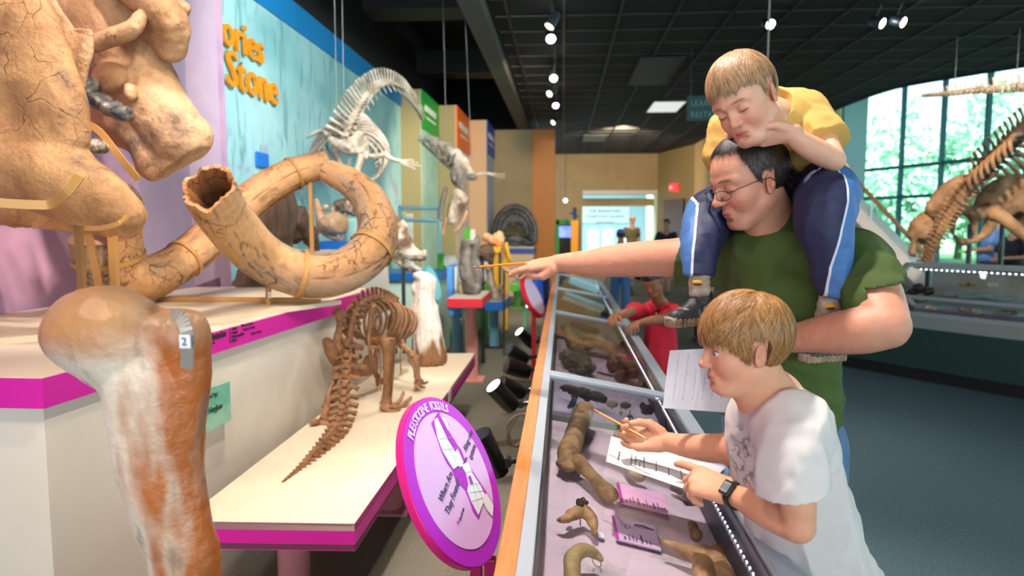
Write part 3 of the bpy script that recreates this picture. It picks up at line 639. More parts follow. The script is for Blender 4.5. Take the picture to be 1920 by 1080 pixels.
# stair: stringer and handrail descending right
st = root('staircase', 'pale sloping staircase side with brown handrail behind the man', 'staircase', P(1640, 500, 11.6)*1)
ms_ = mat('stair_pale', '#b9b4ac', .6); A = P(1560, 345, 12.5); B = P(1706, 498, 10.8); B = A+(B-A)*((A.z-.2)/(A.z-B.z))
MB().slab(A, B, (0, 1, 0), .12, .34).build('stringer', ms_, st, smooth=False)
MB().slab(A+Vector((0, .9, .05)), B+Vector((0, .9, .05)), (0, 1, 0), .12, .34).build('stringer', ms_, st, smooth=False)
A2 = P(1560, 290, 12.5); B2 = P(1712, 452, 10.8); B2 = A2+(B2-A2)*((B-A).length/(P(1706, 498, 10.8)-A).length)
MB().cyl(A2, B2, .035, seg=10).build('handrail', mat('rail_brown', '#7a5c40', .5), st)
g = glass('stair_glass', (.85, .95, .97), 0, .5); MB().prism([A+Vector((0, 0, .1)), B+Vector((0, 0, .1)), B2-Vector((0, 0, .08)), A2-Vector((0, 0, .08))], (0, .012, 0)).build('glass_panel', g, st, smooth=False)
pq = MB()
for t in (.05, .35, .65, .95): pq.cyl(A.lerp(B, t), A2.lerp(B2, t), .018, seg=8)
pq.build('baluster', m_alum, st)
tr = MB()
for k in range(9):
    t = (k+.5)/9; q = A.lerp(B, t); tr.box(q+Vector((0, .45, .06)), (.2, .8, .04))
tr.build('steps', ms_, st, smooth=False)
# ============================================================ FURNITURE
m_top = mat('platform_cream', '#e2d3bb', .45, '#d9c8ae', 3); m_face = mat('platform_face', '#e6dccd', .6, '#ddd2c0', 1.5)
m_mag = mat('magenta_band', '#d01f9c', .35); m_pinkpost = mat('pink_post', '#d08a94', .4); m_dark = mat('dark_letters', '#3a0f30', .6)
ZP = 1.08; A0 = PZ(79, 708, ZP); E0 = PZ(706, 540, ZP); Z3 = Vector((0, 0, 1))
pr = root('exhibit_platform', 'tall cream platform with magenta edge band carrying the skull and tusks', 'platform', (-2, 3.2, 0))
sd = (E0-A0).normalized(); sn = Vector((sd.y, -sd.x, 0))
Wl = XW+.11
body = [A0-sn*.03+sd*.03, E0-sn*.03, Vector((Wl, E0.y, ZP)), Vector((Wl, A0.y+.03, ZP))]
MB().prism([Vector((q.x, q.y, 0)) for q in body], (0, 0, ZP-.005)).build('body', m_face, pr, smooth=False)
MB().prism([A0-sn*.005+Vector((0, .005, 0)), E0-sn*.005, Vector((Wl, E0.y, ZP)), Vector((Wl, A0.y+.005, ZP))], (0, 0, -.03)).build('top', m_top, pr, smooth=False)
bd = MB(); bh = .088
bd.prism([A0-Z3*bh, E0-Z3*bh, E0-Z3*bh-sn*.02, A0-Z3*bh-sn*.02], (0, 0, bh-.004))
bd.prism([Vector((Wl, A0.y, ZP-bh)), A0-Z3*bh, A0-Z3*bh+Vector((0, .02, 0)), Vector((Wl, A0.y+.02, ZP-bh))], (0, 0, bh-.004))
bd.build('band', m_mag, pr, smooth=False)
def on_side(px, py, off=.002): return plane_hit(px, py, A0+sn*off, sn)
text('Mastodon', .038, on_side(424, 630), sd, Z3, m_dark, par=pr, bold=.0012, sx=.75, align='RIGHT')
text('Mammut americanum', .016, on_side(403, 644), sd, Z3, m_dark, par=pr, sx=.8, align='RIGHT')
for i, (t, q) in enumerate((('1. Tusks', 'Warren County'), ('2. Femur', 'Warren County'), ('3. Full mandible', 'Yazoo County'), ('4. Skull', ''))):
    p = on_side(430, 621); p = p+Vector((0, 0, -.0165*i)); text(t, .019, p, sd, Z3, m_dark, par=pr, sx=.95)
    if q: text(q, .015, on_side((452, 456, 471)[i], (613, 620.5, 628)[i]), sd, Z3, m_dark, par=pr)
# raised slab on the platform
q1 = PZ(-60, 640, ZP+.022); q2 = PZ(350, 603, ZP+.022); q3 = PZ(640, 563, ZP+.022)
sl = [q1, q2, q3, Vector((Wl, q3.y, ZP+.022)), Vector((Wl, q1.y, ZP+.022))]
MB().prism([Vector((q.x, q.y, ZP)) for q in sl], (0, 0, .022)).build('raised_slab', mat('slab_tan', '#d8c6a8', .5), pr, smooth=False)
# sponsor plaque
r = root('sponsor_plaque', 'green glass plaque with sponsor text on the platform side', 'plaque', on_side(400, 810))
c4 = [on_side(340, 748, .03), on_side(431, 715, .03), on_side(433.5, 788, .03), on_side(340, 835, .03)]
MB().prism(c4, sn*-.008).build('plate', mat('plaque_green', '#4fa48a', .15, '#7fc0a8', 14, .3, .6, coat=1), r, smooth=False)
sp = MB()
for a in (0, 1, 2, 3):
    c_ = sum((Vector(q) for q in c4), Vector())/4; q = c4[a].lerp(c_, .2); sp.cyl(q-sn*.001, q-sn*.031, .005, seg=10)
sp.build('standoffs', m_alum, r)
mg = mat('plaque_text', '#0b4038', .5)
text('Sponsored by:', .026, on_side(409, 741, .031), sd, Z3, mg, par=r, align='RIGHT'); text('Shirley Hughes', .031, on_side(417, 764, .031), sd, Z3, mg, par=r, bold=.0012, align='RIGHT')
# ---- bench
ZB = .5
bp = [PZ(665, 981, ZB), PZ(891, 662, ZB), PZ(700, 662, ZB), PZ(388, 978, ZB)]
bp[2].x = -1.27; bp[3].x = -1.285
br = root('display_bench', 'low cream bench with magenta edge carrying the small skeleton', 'bench', (-1, 4, 0))
MB().prism([q-Z3*.03 for q in bp], (0, 0, .03)).build('top', m_top, br, smooth=False, bevel=.002)
m_magd = m_mag
bd = MB(); hb = .098
for a, b in ((0, 1), (1, 2), (3, 0)):
    A, B = bp[a], bp[b]; d = (B-A).normalized(); n = Vector((-d.y, d.x, 0))
    bd.prism([A-Z3*hb, B-Z3*hb, B-Z3*hb+n*.02, A-Z3*hb+n*.02], (0, 0, hb-.002))
bd.build('band', m_magd, br, smooth=False)
MB().prism([q-Z3*(hb-.002) for q in bp], (0, 0, .02)).build('underside', mat('underside', '#7c5a58', .7), br, smooth=False)
for (px, Y) in ((547, 2.56), (733, 3.5), (0, 5.0)):
    x = P(px, 900, Y).x if px else -.95
    MB().cyl((x, Y, .012), (x, Y, ZB-.09), .062, seg=32).build('leg', m_pinkpost, br)
    MB().box((x, Y, .008), (.22, .22, .014)).build('foot_plate', m_pinkpost, br, smooth=False, bevel=.002)
# little number tag on the far bench band
def on_bench(px, py): return plane_hit(px, py, bp[0]+Vector((.004, 0, 0)), Vector(((bp[1]-bp[0]).y, -(bp[1]-bp[0]).x, 0)))
tq = [on_bench(x, y) for x, y in ((834, 748), (852, 722), (852, 740), (836, 762))]
lt = MB(); dB = (bp[1]-bp[0]).normalized(); q = on_bench(843, 742)
MB().prism([q-dB*.05-Z3*.035, q+dB*.05-Z3*.035, q+dB*.05+Z3*.035, q-dB*.05+Z3*.035], (.003, 0, 0)).build('number_card', mat('paper_white', '#eceaf0', .7), br, smooth=False)
text('5', .05, q-dB*.012-Z3*.018+Vector((.005, 0, 0)), dB, Z3, mat('magenta_ink', '#b01a90', .6), 'lettering', br)
# ---- round sign with the state map
def disc_sign(c, n, R, rim, face, label, txt, th=.02, posts=None, rimc=None, grp=None):
    n = Vector(n).normalized(); r = root('round_sign', label, 'sign', (c[0], c[1], 0))
    if grp: r['group'] = grp
    MB().lathe(c, n, [(-th, R*.97), (-th*.8, R), (0, R), (.002, R*.985)], 72).build('rim', rim, r)
    MB().lathe(Vector(c)+n*.002, n, [(0, R*.985), (.001, R*.985)], 72).build('face', face, r)
    return r
SC = P(853, 898, 1.5); v_ = -(SC-Vector((0, 0, CAMZ))).normalized()
Rr = Vector((0, 0, 1)).cross(v_).normalized(); Uu = v_.cross(Rr)
SN = (v_*.50+(Rr*.93-Uu*-.34)*.87).normalized()
SN = (v_*.49+(Rr*.948+Uu*.319)*.872).normalized()
RS = .19*1.02
m_rimp = mat('sign_magenta_edge', '#d81e7c', .3); m_ring = mat('sign_ring_purple', '#b02ac8', .35); m_inner = mat('sign_lilac', '#d6b2e6', .35)
sg = disc_sign(SC, SN, RS, m_rimp, m_ring, 'round magenta and lilac sign with a state map in front of the bench', '')
MB().lathe(SC+SN*.003, SN, [(0, RS*.80), (.0015, RS*.80)], 72).build('centre_disc', m_inner, sg)
def on_sign(px, py, off=.005): return plane_hit(px, py, SC+SN*off, SN)
# outline of the map as the photo shows it (crop scale 3, offset 740,720)
out = [(247, 152), (262, 178), (283, 190), (305, 235), (300, 262), (352, 345), (372, 372), (400, 440), (430, 480), (515, 610), (557, 680), (552, 752), (520, 715), (498, 665), (470, 762), (440, 720), (420, 660), (395, 600), (340, 535), (320, 480), (290, 440), (262, 380), (235, 300), (205, 222)]
def cr7(q, off): return on_sign(740+q[0]/3, 720+q[1]/3, off)
def flatpoly(pts, off, m, nm, th=.0012):
    p_ = [cr7(q, off) for q in pts]; a = sum(((p_[i]-p_[0]).cross(p_[(i+1) % len(p_)]-p_[0]) for i in range(len(p_))), Vector())
    if a.dot(SN) < 0: p_ = p_[::-1]
    from mathutils.geometry import tessellate_polygon
    tr = tessellate_polygon([p_]); b_ = MB(); n = len(p_); vv = [tuple(q) for q in p_]+[tuple(q+SN*th) for q in p_]
    b_.add(vv, [tuple(i+n for i in t) for t in tr]+[(i, (i+1) % n, (i+1) % n+n, i+n) for i in range(n)])
    return b_.build(nm, m, sg, smooth=False)
flatpoly(out, .0045, mat('map_purple', '#a82ac0', .4), 'map_outline')
cty = [[(222, 200), (238, 190), (262, 240), (300, 320), (340, 385), (352, 365), (385, 440), (368, 470), (355, 460), (330, 480), (270, 380), (240, 300)],
       [(250, 165), (268, 200), (300, 262), (303, 238), (285, 195), (262, 182)],
       [(372, 455), (410, 440), (440, 510), (480, 570), (505, 620), (498, 665), (470, 735), (430, 660), (408, 600), (415, 560), (400, 500)],
       [(505, 625), (515, 615), (553, 680), (549, 745), (520, 710), (500, 670)]]
mw = mat('map_white', '#dde6ea', .4)
for q in cty: flatpoly(q, .0062, mw, 'map_counties')
flatpoly([(412, 522), (424, 514), (440, 560), (428, 566)], .0078, MATS['map_purple'], 'map_county_mark')
gl_ = MB(); mline = mat('map_lines', '#9fb3c0', .5)
for a, b in (((262, 262), (300, 320)), ((250, 310), (320, 300)), ((270, 370), (345, 360)), ((290, 330), (345, 440)), ((395, 500), (440, 490)), ((412, 560), (475, 560)), ((425, 480), (470, 700)), ((420, 610), (500, 600)), ((430, 660), (495, 640)), ((455, 560), (500, 655))):
    A, B = cr7(a, .0077), cr7(b, .0077); gl_.tube([A, B], .0004, 4)
gl_.build('county_lines', mline, sg)
xd = (cr7((425, 292), .005)-cr7((396, 372), .005)).normalized(); ud = SN.cross(xd)
mk_t = mat('sign_text', '#3c3450', .5)
def sign_text(t, a, size, m=mk_t, **k): text(t, size, cr7(a, .0058), xd, ud, m, par=sg, ext=.0004, **k)
sign_text('Along river', (402, 385), .022, sx=.8); sign_text('systems', (432, 430), .022, sx=.8)
sign_text('Where Are', (268, 672), .024, sx=.85); sign_text('They Found?', (305, 742), .024, sx=.85)
sign_text('Fossil site', (370, 772), .010); MB().ball(cr7((357, 777), .006), .003).build('map_key_dot', MATS['map_purple'], sg)
sign_text('Jackson', (322, 462), .009); sign_text('Meridian', (392, 462), .009); sign_text('Biloxi', (522, 690), .009)
# curved heading PLEISTOCENE FOSSILS on the ring
head = 'PLEISTOCENE FOSSILS'; mh = mat('ring_text', '#e8c8f2', .5)
def ang_of(px, py):
    q = on_sign(px, py, 0)-SC; return math.atan2(q.dot(ud), q.dot(xd))
a0 = ang_of(779, 834); a1 = ang_of(836, 756)
while a1 > a0: a1 -= 2*PI
for i, ch in enumerate(head):
    if ch == ' ': continue
    a = a0+(a1-a0)*(i+.5)/len(head); rad = xd*math.cos(a)+ud*math.sin(a); tan = xd*math.sin(a)-ud*math.cos(a)
    text(ch, .029, SC+rad*(RS*.835)+SN*.0045, tan, rad, mh, par=sg, ext=.0004, align='CENTER', bold=.0006, sx=.9)
m_post = mat('sign_post_magenta', '#c01c68', .35)
for px in (893, 919):
    t_ = P(px, 1046, 1.53); MB().box((t_.x, t_.y, t_.z/2), (.026, .026, t_.z)).build('post', m_post, sg, smooth=False, bevel=.002)
q = P(906, 1040, 1.53); MB().box((q.x, q.y+.0, .01), (.2, .26, .02)).build('foot_plate', m_post, sg, smooth=False)
# ---- table display cases
def zt_(x): return .893-.18*(x+.076)
def zd_(x): return .70-.15*(x+.05)
DN = Vector((.15, 0, 1)).normalized()
def DK(px, py, lift=0): return plane_hit(px, py, Vector((0, 0, zd_(0)+lift)), DN)
GN = Vector((.18, 0, 1)).normalized()
def GT(px, py, lift=0): return plane_hit(px, py, Vector((0, 0, zt_(0)+.006+lift)), GN)
m_wood = mat('oak_edge', '#c98645', .45, '#a9662c', 9, .3, .75, stretch=(6, .5, 6), bump=.1)
m_deck = mat('deck_mauve', '#dcc4d4', .9, '#cfb6c8', 1.4, .3, .6, c3='#a8a29e', s3=5, bump=.3, bscale=120)
m_frame = mat('frame_aluminium', '#aeb9c4', .38, metal=.35); m_fdark = mat('frame_dark', '#4a4148', .5); m_case = mat('case_body', '#3a3f42', .6)
gl1 = glass('case_glass', (.96, .98, .98), 0, .5); m_led = mat('led', '#f4f2ff', .4, emit=3.2)
xs0, xs1, xf0, xf1, xr0, xr1 = -.116, -.079, -.079, -.05, .43, .484
CASES = [(.62, 2.83), (2.84, 4.9), (4.91, 6.75), (6.76, 8.7)]
CL = ['glass topped display case nearest the camera, beside the boy in white', 'second glass topped display case, under the hands of the boy in red', 'third glass topped display case with pale teal deck', 'farthest glass topped display case with yellow and blue strips']
CR = []
for ci, (y0, y1) in enumerate(CASES):
    r = root('display_case', CL[ci], 'display case', ((xs0+xr1)/2, (y0+y1)/2, 0), 'glass topped cases in a row'); CR.append(r); ym = (y0+y1)/2; ly = y1-y0
    MB().prism([Vector((xs1, y0, .1)), Vector((xr1-.01, y0, .1)), Vector((xr1-.01, y0, .58)), Vector((xs1, y0, .64))], (0, ly, 0)).build('base_cabinet', m_case, r, smooth=False)
    MB().box((.2, ym, .05), (.5, ly-.04, .1)).build('plinth', MATS['black_paint'], r, smooth=False)
    MB().prism([Vector((xs0, y0, .80)), Vector((xs1, y0, .80)), Vector((xs1, y0, zt_(xs1))), Vector((xs0, y0, zt_(xs0)-.002))], (0, ly, 0)).build('wood_edge', m_wood, r, smooth=False, bevel=.002)
    f_ = MB(); hh = .035
    f_.prism([Vector((x, y0, zt_(x)+d)) for x, d in ((xf0, -.25), (xf1, -.25), (xf1, .003), (xf0, .003))], (0, ly, 0))
    f_.prism([Vector((x, y0, zt_(x)+d)) for x, d in ((xr0, -hh), (xr1, -.22), (xr1, .003), (xr0, .003))], (0, ly, 0))
    for yy in (y0, y1-.036):
        f_.prism([Vector((x, yy, zt_(x)+d)) for x, d in ((xf1, -.02), (xr0, -.02), (xr0, .002), (xf1, .002))], (0, .036, 0))
    f_.build('frame', m_frame, r, smooth=False, bevel=.002)
    dk = m_deck if ci < 2 else mat('deck_teal', '#9fb8b4', .9, '#8fa8a8', 3)
    MB().prism([Vector((x, y0+.01, zd_(x)+d)) for x, d in ((xf1, -.04), (xr0+.02, -.04), (xr0+.02, 0), (xf1, 0))], (0, ly-.02, 0)).build('deck', dk, r, smooth=False)
    MB().prism([Vector((x, y0+.004, zt_(x)-.012+d)) for x, d in ((xf1-.01, 0), (xr0+.01, 0), (xr0+.01, .008), (xf1-.01, .008))], (0, ly-.008, 0)).build('glass_top', gl1, r, smooth=False)
    # the inner walls: dark rail left and right, glazed end wall with a green bar
    MB().box((xf1+.004, ym, .79), (.006, ly-.01, .17)).build('inner_rail', m_fdark, r, smooth=False)
    MB().prism([Vector((xr0-.004, y0+.01, zd_(xr0))), Vector((xr0+.004, y0+.01, zd_(xr0))), Vector((xr0+.004, y0+.01, zt_(xr0)-.02)), Vector((xr0-.004, y0+.01, zt_(xr0)-.02))], (0, ly-.02, 0)).build('inner_rail', m_fdark, r, smooth=False)
    MB().prism([Vector((x, y1-.02, z)) for x, z in ((xf1, zd_(xf1)), (xr0, zd_(xr0)), (xr0, zt_(xr0)-.02), (xf1, zt_(xf1)-.02))], (0, .006, 0)).build('end_glass', glass('end_glass', (.80, .84, .88), 0, .8), r, smooth=False)
    MB().prism([Vector((x, y1-.035, zd_(x)+d)) for x, d in ((xf1, 0), (xr0, 0), (xr0, .024), (xf1, .024))], (0, .014, 0)).build('end_bar', mat('bar_green', '#6d7468', .5), r, smooth=False)
    ls = MB(); n_ = int(ly/.026)
    for k in range(n_):
        y = y0+.03+k*.026; ls.box((xr0-.020, y, zt_(xr0-.02)-.05), (.0035, .006, .004))
    o = ls.build('led_strip', m_led, r, smooth=False); o['kind'] = 'stuff'
    MB().prism([Vector((x, y0+.01, zt_(x)-.05+d)) for x, d in ((xr0-.026, -.012), (xr0-.004, -.012), (xr0-.004, -.004), (xr0-.026, -.004))], (0, ly-.02, 0)).build('led_channel', m_fdark, r, smooth=False)
# carpeted ledge below the lamps
MB().box((-.30, 4.6, .06), (.36, 7.9, .12)).build('floor_ledge', m_carp, smooth=False)['kind'] = 'structure'
# ---- black spot lamps on the side of the cases
m_lampb = mat('lamp_black', '#131010', .28, coat=.5); m_lens = mat('lamp_lens', '#f6f8ff', .3, emit=3.5); m_lensoff = mat('lamp_lens_off', '#2a2a2c', .2)
def lamp(pa, pb, Y, L, R, on, label, armx=-.12):
    a = P(*pa, Y); b = P(*pb, Y+.05); d = (b-a).normalized()      # a: lens centre, b: back centre
    r = root('spotlight', label, 'spotlight', b)
    hs_ = MB().lathe(a, d, [(0, R*.93), (0, R), (L*.72, R), (L*.8, R*.96), (L*.97, R*.88), (L, R*.7)], 32).build('housing', m_lampb, r)
    MB().lathe(a-d*.006, d, [(0, R*.84), (.004, R*.9)], 28).build('lens', m_lens if on else m_lensoff, r)
    MB().lathe(a-d*.004, d, [(0, R*.9), (0, R*1.02), (.012, R*1.02)], 28).build('bezel', m_lampb, hs_)
    m_ = a.lerp(b, .8); e = Vector((armx, m_.y+.03, m_.z+.01)); ar = MB()
    ar.tube([m_+Vector((R*.7, 0, 0)), m_.lerp(e, .5), e], .011, 8); ar.box(e-Vector((.0, 0, 0)), (.03, .05, .05)); ar.cyl(m_.lerp(e, .35)-Vector((0, .02, 0)), m_.lerp(e, .35)+Vector((0, .02, 0)), .018, seg=12)
    ar.build('mounting_arm', m_lampb, r)
    if on:
        l = spot('lamp_beam', a-d*.02, a-d*1.0, 6, (1, .95, .9), 60); 
    return r
LL = [((903, 815), (936, 882), 2.35, .18, .036, 0, 'black spotlight partly hidden behind the round magenta sign'),
      ((926, 724), (966, 768), 3.35, .16, .046, 1, 'black spotlight with lit white lens, largest of the row below the case'),
      ((940, 718), (978, 738), 3.75, .15, .046, 0, 'glossy black spotlight half hidden behind the largest lit one'),
      ((950, 686), (988, 697), 4.3, .16, .052, 0, 'black spotlight lying nearly level, pointing left'),
      ((955, 656), (985, 674), 4.9, .16, .048, 0, 'black spotlight tilted up just above the level one'),
      ((974, 622), (998, 646), 5.8, .18, .046, 1, 'black spotlight with lit lens below the red sign post'),
      ((992, 571), (1004, 582), 8.3, .16, .05, 1, 'small distant black spotlight with lit lens behind the red sign')]
for a in LL: lamp(*a)
cb_ = MB(); q = P(965, 800, 2.9)
for k in range(3):
    cb_.tube([tuple(x) for x in cr([q+Vector((.09, 0, .02+.01*k)), q+Vector((.02, .01, .05)), q+Vector((-.03, .0, .0-.02*k)), q+Vector((0, .02, -.09)), q+Vector((.08, .05, -.07+.02*k))], 6)], .006, 6)
tag(cb_.build('power_cable', mat('cable_grey', '#5a4c44', .6)), 'looped grey power cable hanging below the wooden case edge', 'cable')
# ---- red round sign farther along the case
def small_sign(pc, Y, R, n, rim, face, label, post=True, th=.03, scale=(1, 1)):
    c = P(*pc, Y); n = Vector(n).normalized(); r = root('round_sign', label, 'sign', (c.x, c.y, 0))
    MB().lathe(c, n, [(-th, R*.96), (-th*.7, R), (0, R), (.004, R*.96)], 48).build('rim', rim, r)
    MB().lathe(c+n*.004, n, [(0, R*.86), (.002, R*.86)], 48).build('face', face, r)
    if post: MB().box((c.x, c.y+.02, c.z/2-.03), (.035, .035, c.z-.06)).build('post', rim, r, smooth=False)
    return r
m_red = mat('sign_red', '#d8202c', .35); m_lil = mat('sign_pale', '#c9b4d4', .35)
s2 = small_sign((1001, 556), 5.4, .175, SN, m_red, m_lil, 'round red rimmed sign on a red post beside the second case')
small_sign((984, 542), 8.2, .19, SN+Vector((.3, 0, 0)), mat('sign_green', '#5fae78', .4), mat('sign_mint', '#a5d8b4', .4), 'pale green round sign behind the red one')
small_sign((812, 533), 6.0, .17, SN+Vector((.5, 0, 0)), mat('sign_teal', '#4fa3a8', .4), mat('sign_teal2', '#78bcc0', .4), 'teal round sign behind the white fossil block')
small_sign((645, 476), 5.6, .10, (.3, -.6, .7), mat('sign_coral', '#e0606c', .4), mat('sign_coral2', '#f08890', .4), 'coral round sign seen through the tusk loop')
c = P(1022, 540, 7.4); r = root('round_sign', 'dark disc sign with blue rim at the end of the case row', 'sign', (c.x, c.y, 0))
MB().lathe(c, (.9, -.4, .35), [(-.03, .2), (0, .2), (.003, .19)], 40).build('rim', mat('sign_blue', '#2553b8', .4), r)
MB().lathe(c+Vector((-.03, -.01, 0)), (-.9, -.45, .2), [(0, .19), (.01, .185)], 40).build('face', mat('sign_black', '#1c1c20', .5), r); MB().box((c.x, c.y, c.z/2-.05), (.03, .03, c.z-.1)).build('post', MATS['sign_blue'], r, smooth=False)
# ---- coloured tables
def table(px0, px1, pyt, Y, dep, th, mtop, mband, mpost, label, ppx, foot=None, mband2=None, pr_=.06):
    a = P(px0, pyt, Y); b = P(px1, pyt, Y); z = a.z; r = root('display_table', label, 'table', ((a.x+b.x)/2, Y+dep/2, 0))
    MB().box(((a.x+b.x)/2, Y+dep/2, z-th/2), (b.x-a.x, dep, th)).build('band', mband, r, smooth=False, bevel=.004)
    MB().box(((a.x+b.x)/2, Y+dep/2, z+.002), (b.x-a.x-.02, dep-.02, .006)).build('top', mtop, r, smooth=False)
    for q in ppx:
        x = P(q, 600, Y+dep*.5).x; MB().cyl((x, Y+dep*.5, .01), (x, Y+dep*.5, z-th), pr_, seg=28).build('leg', mpost, r)
        MB().box((x, Y+dep*.5, .008), (.24, .24, .014)).build('foot_plate', foot or mpost, r, smooth=False)
    return r
mgt = mat('table_grey', '#b9b2a4', .5); mRd = mat('band_red', '#e0303f', .35); mBl = mat('band_blue', '#1b62b0', .35); mGr = mat('band_green', '#4fae2e', .4); mBlL = mat('band_light_blue', '#5aa4ec', .4); mYl = mat('band_yellow', '#f0ac1c', .4)
mPp = mat('post_pink', '#e0968e', .4); mPb = mat('post_blue', '#6f9fb4', .35); mPg = mat('post_green', '#5aa040', .4)
table(838, 904, 560, 6.2, .75, .085, mgt, mRd, mPp, 'small red edged table holding tall grey bones', (884,))
table(896, 948, 566, 8.0, .8, .10, mgt, mBl, mPb, 'small blue edged table behind the red edged one', (926,), mat('rubber_black', '#252322', .7))
table(955, 984, 533, 12.0, .8, .12, mgt, mGr, mPg, 'green edged table at the end of the aisle', (969,))
table(840, 862, 575, 7.0, .5, .09, mBlL, mBlL, mPb, 'light blue table with upright panel behind the red edged table', (858,))
p0_ = P(841, 500, 7.0); p1_ = P(861, 575, 7.0); r = root('upright_panel', 'light blue upright panel with white side behind the grey bones', 'panel', (p0_.x, 7.1, p1_.z))
MB().box(((p0_.x+p1_.x)/2-.03, 7.1, (p0_.z+p1_.z)/2+.01), (.06, .3, p0_.z-p1_.z)).build('panel', mBlL, r, smooth=False); MB().box(((p0_.x+p1_.x)/2+.03, 7.12, (p0_.z+p1_.z)/2), (.03, .36, p0_.z-p1_.z)).build('side_board', m_white, r, smooth=False)
# green frame stand, green posts and slab
r = root('open_frame_stand', 'green open frame stand with a small white board inside', 'stand', P(838, 542, 8.6)*1)
a = P(826, 476, 8.6); b = P(852, 542, 8.6); r.location = ((a.x+b.x)/2, 8.7, 0)
f_ = MB(); f_.box((a.x, 8.7, (a.z+b.z)/2), (.07, .3, a.z-b.z)).box(((a.x+b.x)/2, 8.7, b.z), (b.x-a.x, .3, .07)).box((b.x, 8.7, b.z/2+.02), (.07, .3, b.z)); f_.box((a.x, 8.7, b.z/2+.02), (.07, .3, b.z))
f_.build('frame', mGr, r, smooth=False); MB().box(((a.x+b.x)/2+.02, 8.85, (a.z+b.z)/2+.03), (b.x-a.x-.05, .03, a.z-b.z-.1)).build('back_board', mat('cream_board', '#d8cfae', .7), r, smooth=False)
bb = MB(); bb.slab(P(838, 500, 8.62), P(848, 480, 8.62), (0, -1, .4), .02, .2); bb.build('text_card', m_white, r, smooth=False)
for (px, py0, py1, Y, lab) in ((876, 428, 470, 11.5, 'narrow bright green upright slab far behind the bones'), ((756), 398, 560, 10.0, 'narrow green strip on a pale far stand')):
    a = P(px-5, py0, Y); b = P(px+5, py1, Y); r = root('slab_stand', lab, 'stand', ((a.x+b.x)/2, Y, 0))
    MB().box(((a.x+b.x)/2, Y, a.z/2), (b.x-a.x, .12, a.z)).build('slab', mGr if px > 800 else mat('pale_green', '#b9d6a8', .6), r, smooth=False)
    MB().box(((a.x+b.x)/2+.09, Y+.05, a.z/2-.01), (.08, .12, a.z-.02)).build('side_board', m_white, r, smooth=False)
rg = root('display_table', 'green table with thick legs behind the red edged table', 'table', P(895, 600, 7.9)*1); rg.location.z = 0
q0 = P(880, 528, 9.0); q1 = P(922, 548, 9.0); MB().box(((q0.x+q1.x)/2, 9.2, (q0.z+q1.z)/2), (q1.x-q0.x, .4, q0.z-q1.z)).build('band', mGr, rg, smooth=False)
for px in (894, 908): 
    q = P(px, 560, 9.2); MB().cyl((q.x, 9.2, 0), (q.x, 9.2, q1.z), .055).build('leg', mPg, rg)
# yellow stand and pale block with blue strip carrying the round skeleton
r = root('display_table', 'bright yellow stand with legs holding a pale block fossil', 'table', (0, 0, 0)); a = P(905, 463, 9.8); b = P(950, 474, 9.8); r.location = ((a.x+b.x)/2, 10, 0)
MB().box(((a.x+b.x)/2, 10, (a.z+b.z)/2), (b.x-a.x, .5, a.z-b.z)).build('band', mYl, r, smooth=False, bevel=.004)
for px, c_ in ((912, m_white), (930, mYl), (947, mYl)): 
    q = P(px, 480, 9.8); MB().box((q.x, 9.85, b.z/2), (.07, .07, b.z)).build('leg', c_, r, smooth=False)
yf = fy[3]-.3
a = P(938, 466, yf-1.2); b = P(1002, 476, yf-1.2); r = root('plinth', 'cream plinth with blue band carrying the round shell skeleton', 'plinth', ((a.x+b.x)/2, yf-.8, 0))
MB().box(((a.x+b.x)/2, yf-.7, b.z/2), (b.x-a.x-.04, 1.0, b.z)).build('body', mat('plinth_cream', '#dcbf9c', .7), r, smooth=False)
MB().box(((a.x+b.x)/2, yf-.7, (a.z+b.z)/2), (b.x-a.x, 1.04, a.z-b.z)).build('band', mat('band_navy', '#3c50a0', .5), r, smooth=False); MB().box(((a.x+b.x)/2, yf-.7, a.z+.02), (b.x-a.x-.02, 1.0, .03)).build('top', mat('plinth_top', '#d8d2cc', .6), r, smooth=False)
# teal rails between pillars
r = root('railing', 'pale teal double rail crossing in front of the green banner partition', 'railing', P(800, 420, 9.6)*1); r.location.z = 0
for py in (390, 413): 
    a = P(750, py, 9.6); b = P(823, py, 9.6); MB().cyl(a, b, .028, seg=10).build('rail', mat('rail_teal', '#86b8c4', .4), r)
for px in (750, 823):
    q = P(px, 385, 9.6); MB().cyl((q.x, 9.6, 0), q, .028, seg=10).build('post', MATS['rail_teal'], r)
# blue topped counter seen inside the tusk loop + far counter
r = root('display_counter', 'blue edged counter with mounted skulls behind the tusks', 'counter', P(640, 470, 5.4)*1); r.location.z = 0
a = P(590, 455, 5.3); b = P(678, 470, 5.3)
MB().box(((a.x+b.x)/2, 5.8, (a.z+b.z)/2), (b.x-a.x, 1.0, a.z-b.z+.02)).build('band', mBl, r, smooth=False); MB().box(((a.x+b.x)/2, 5.8, b.z/2), (b.x-a.x-.06, .9, b.z)).build('body', m_face, r, smooth=False)
a = P(700, 513, 7.6); b = P(826, 526, 7.6); r = root('display_counter', 'long low blue edged counter holding a jaw, behind the white fossil', 'counter', ((a.x+b.x)/2, 8, 0))
MB().box(((a.x+b.x)/2, 8.0, (a.z+b.z)/2), (b.x-a.x, .8, a.z-b.z+.01)).build('band', mBl, r, smooth=False); MB().box(((a.x+b.x)/2, 8.0, b.z/2), (b.x-a.x-.06, .7, b.z)).build('body', mat('counter_mint', '#bfd6c8', .6), r, smooth=False)
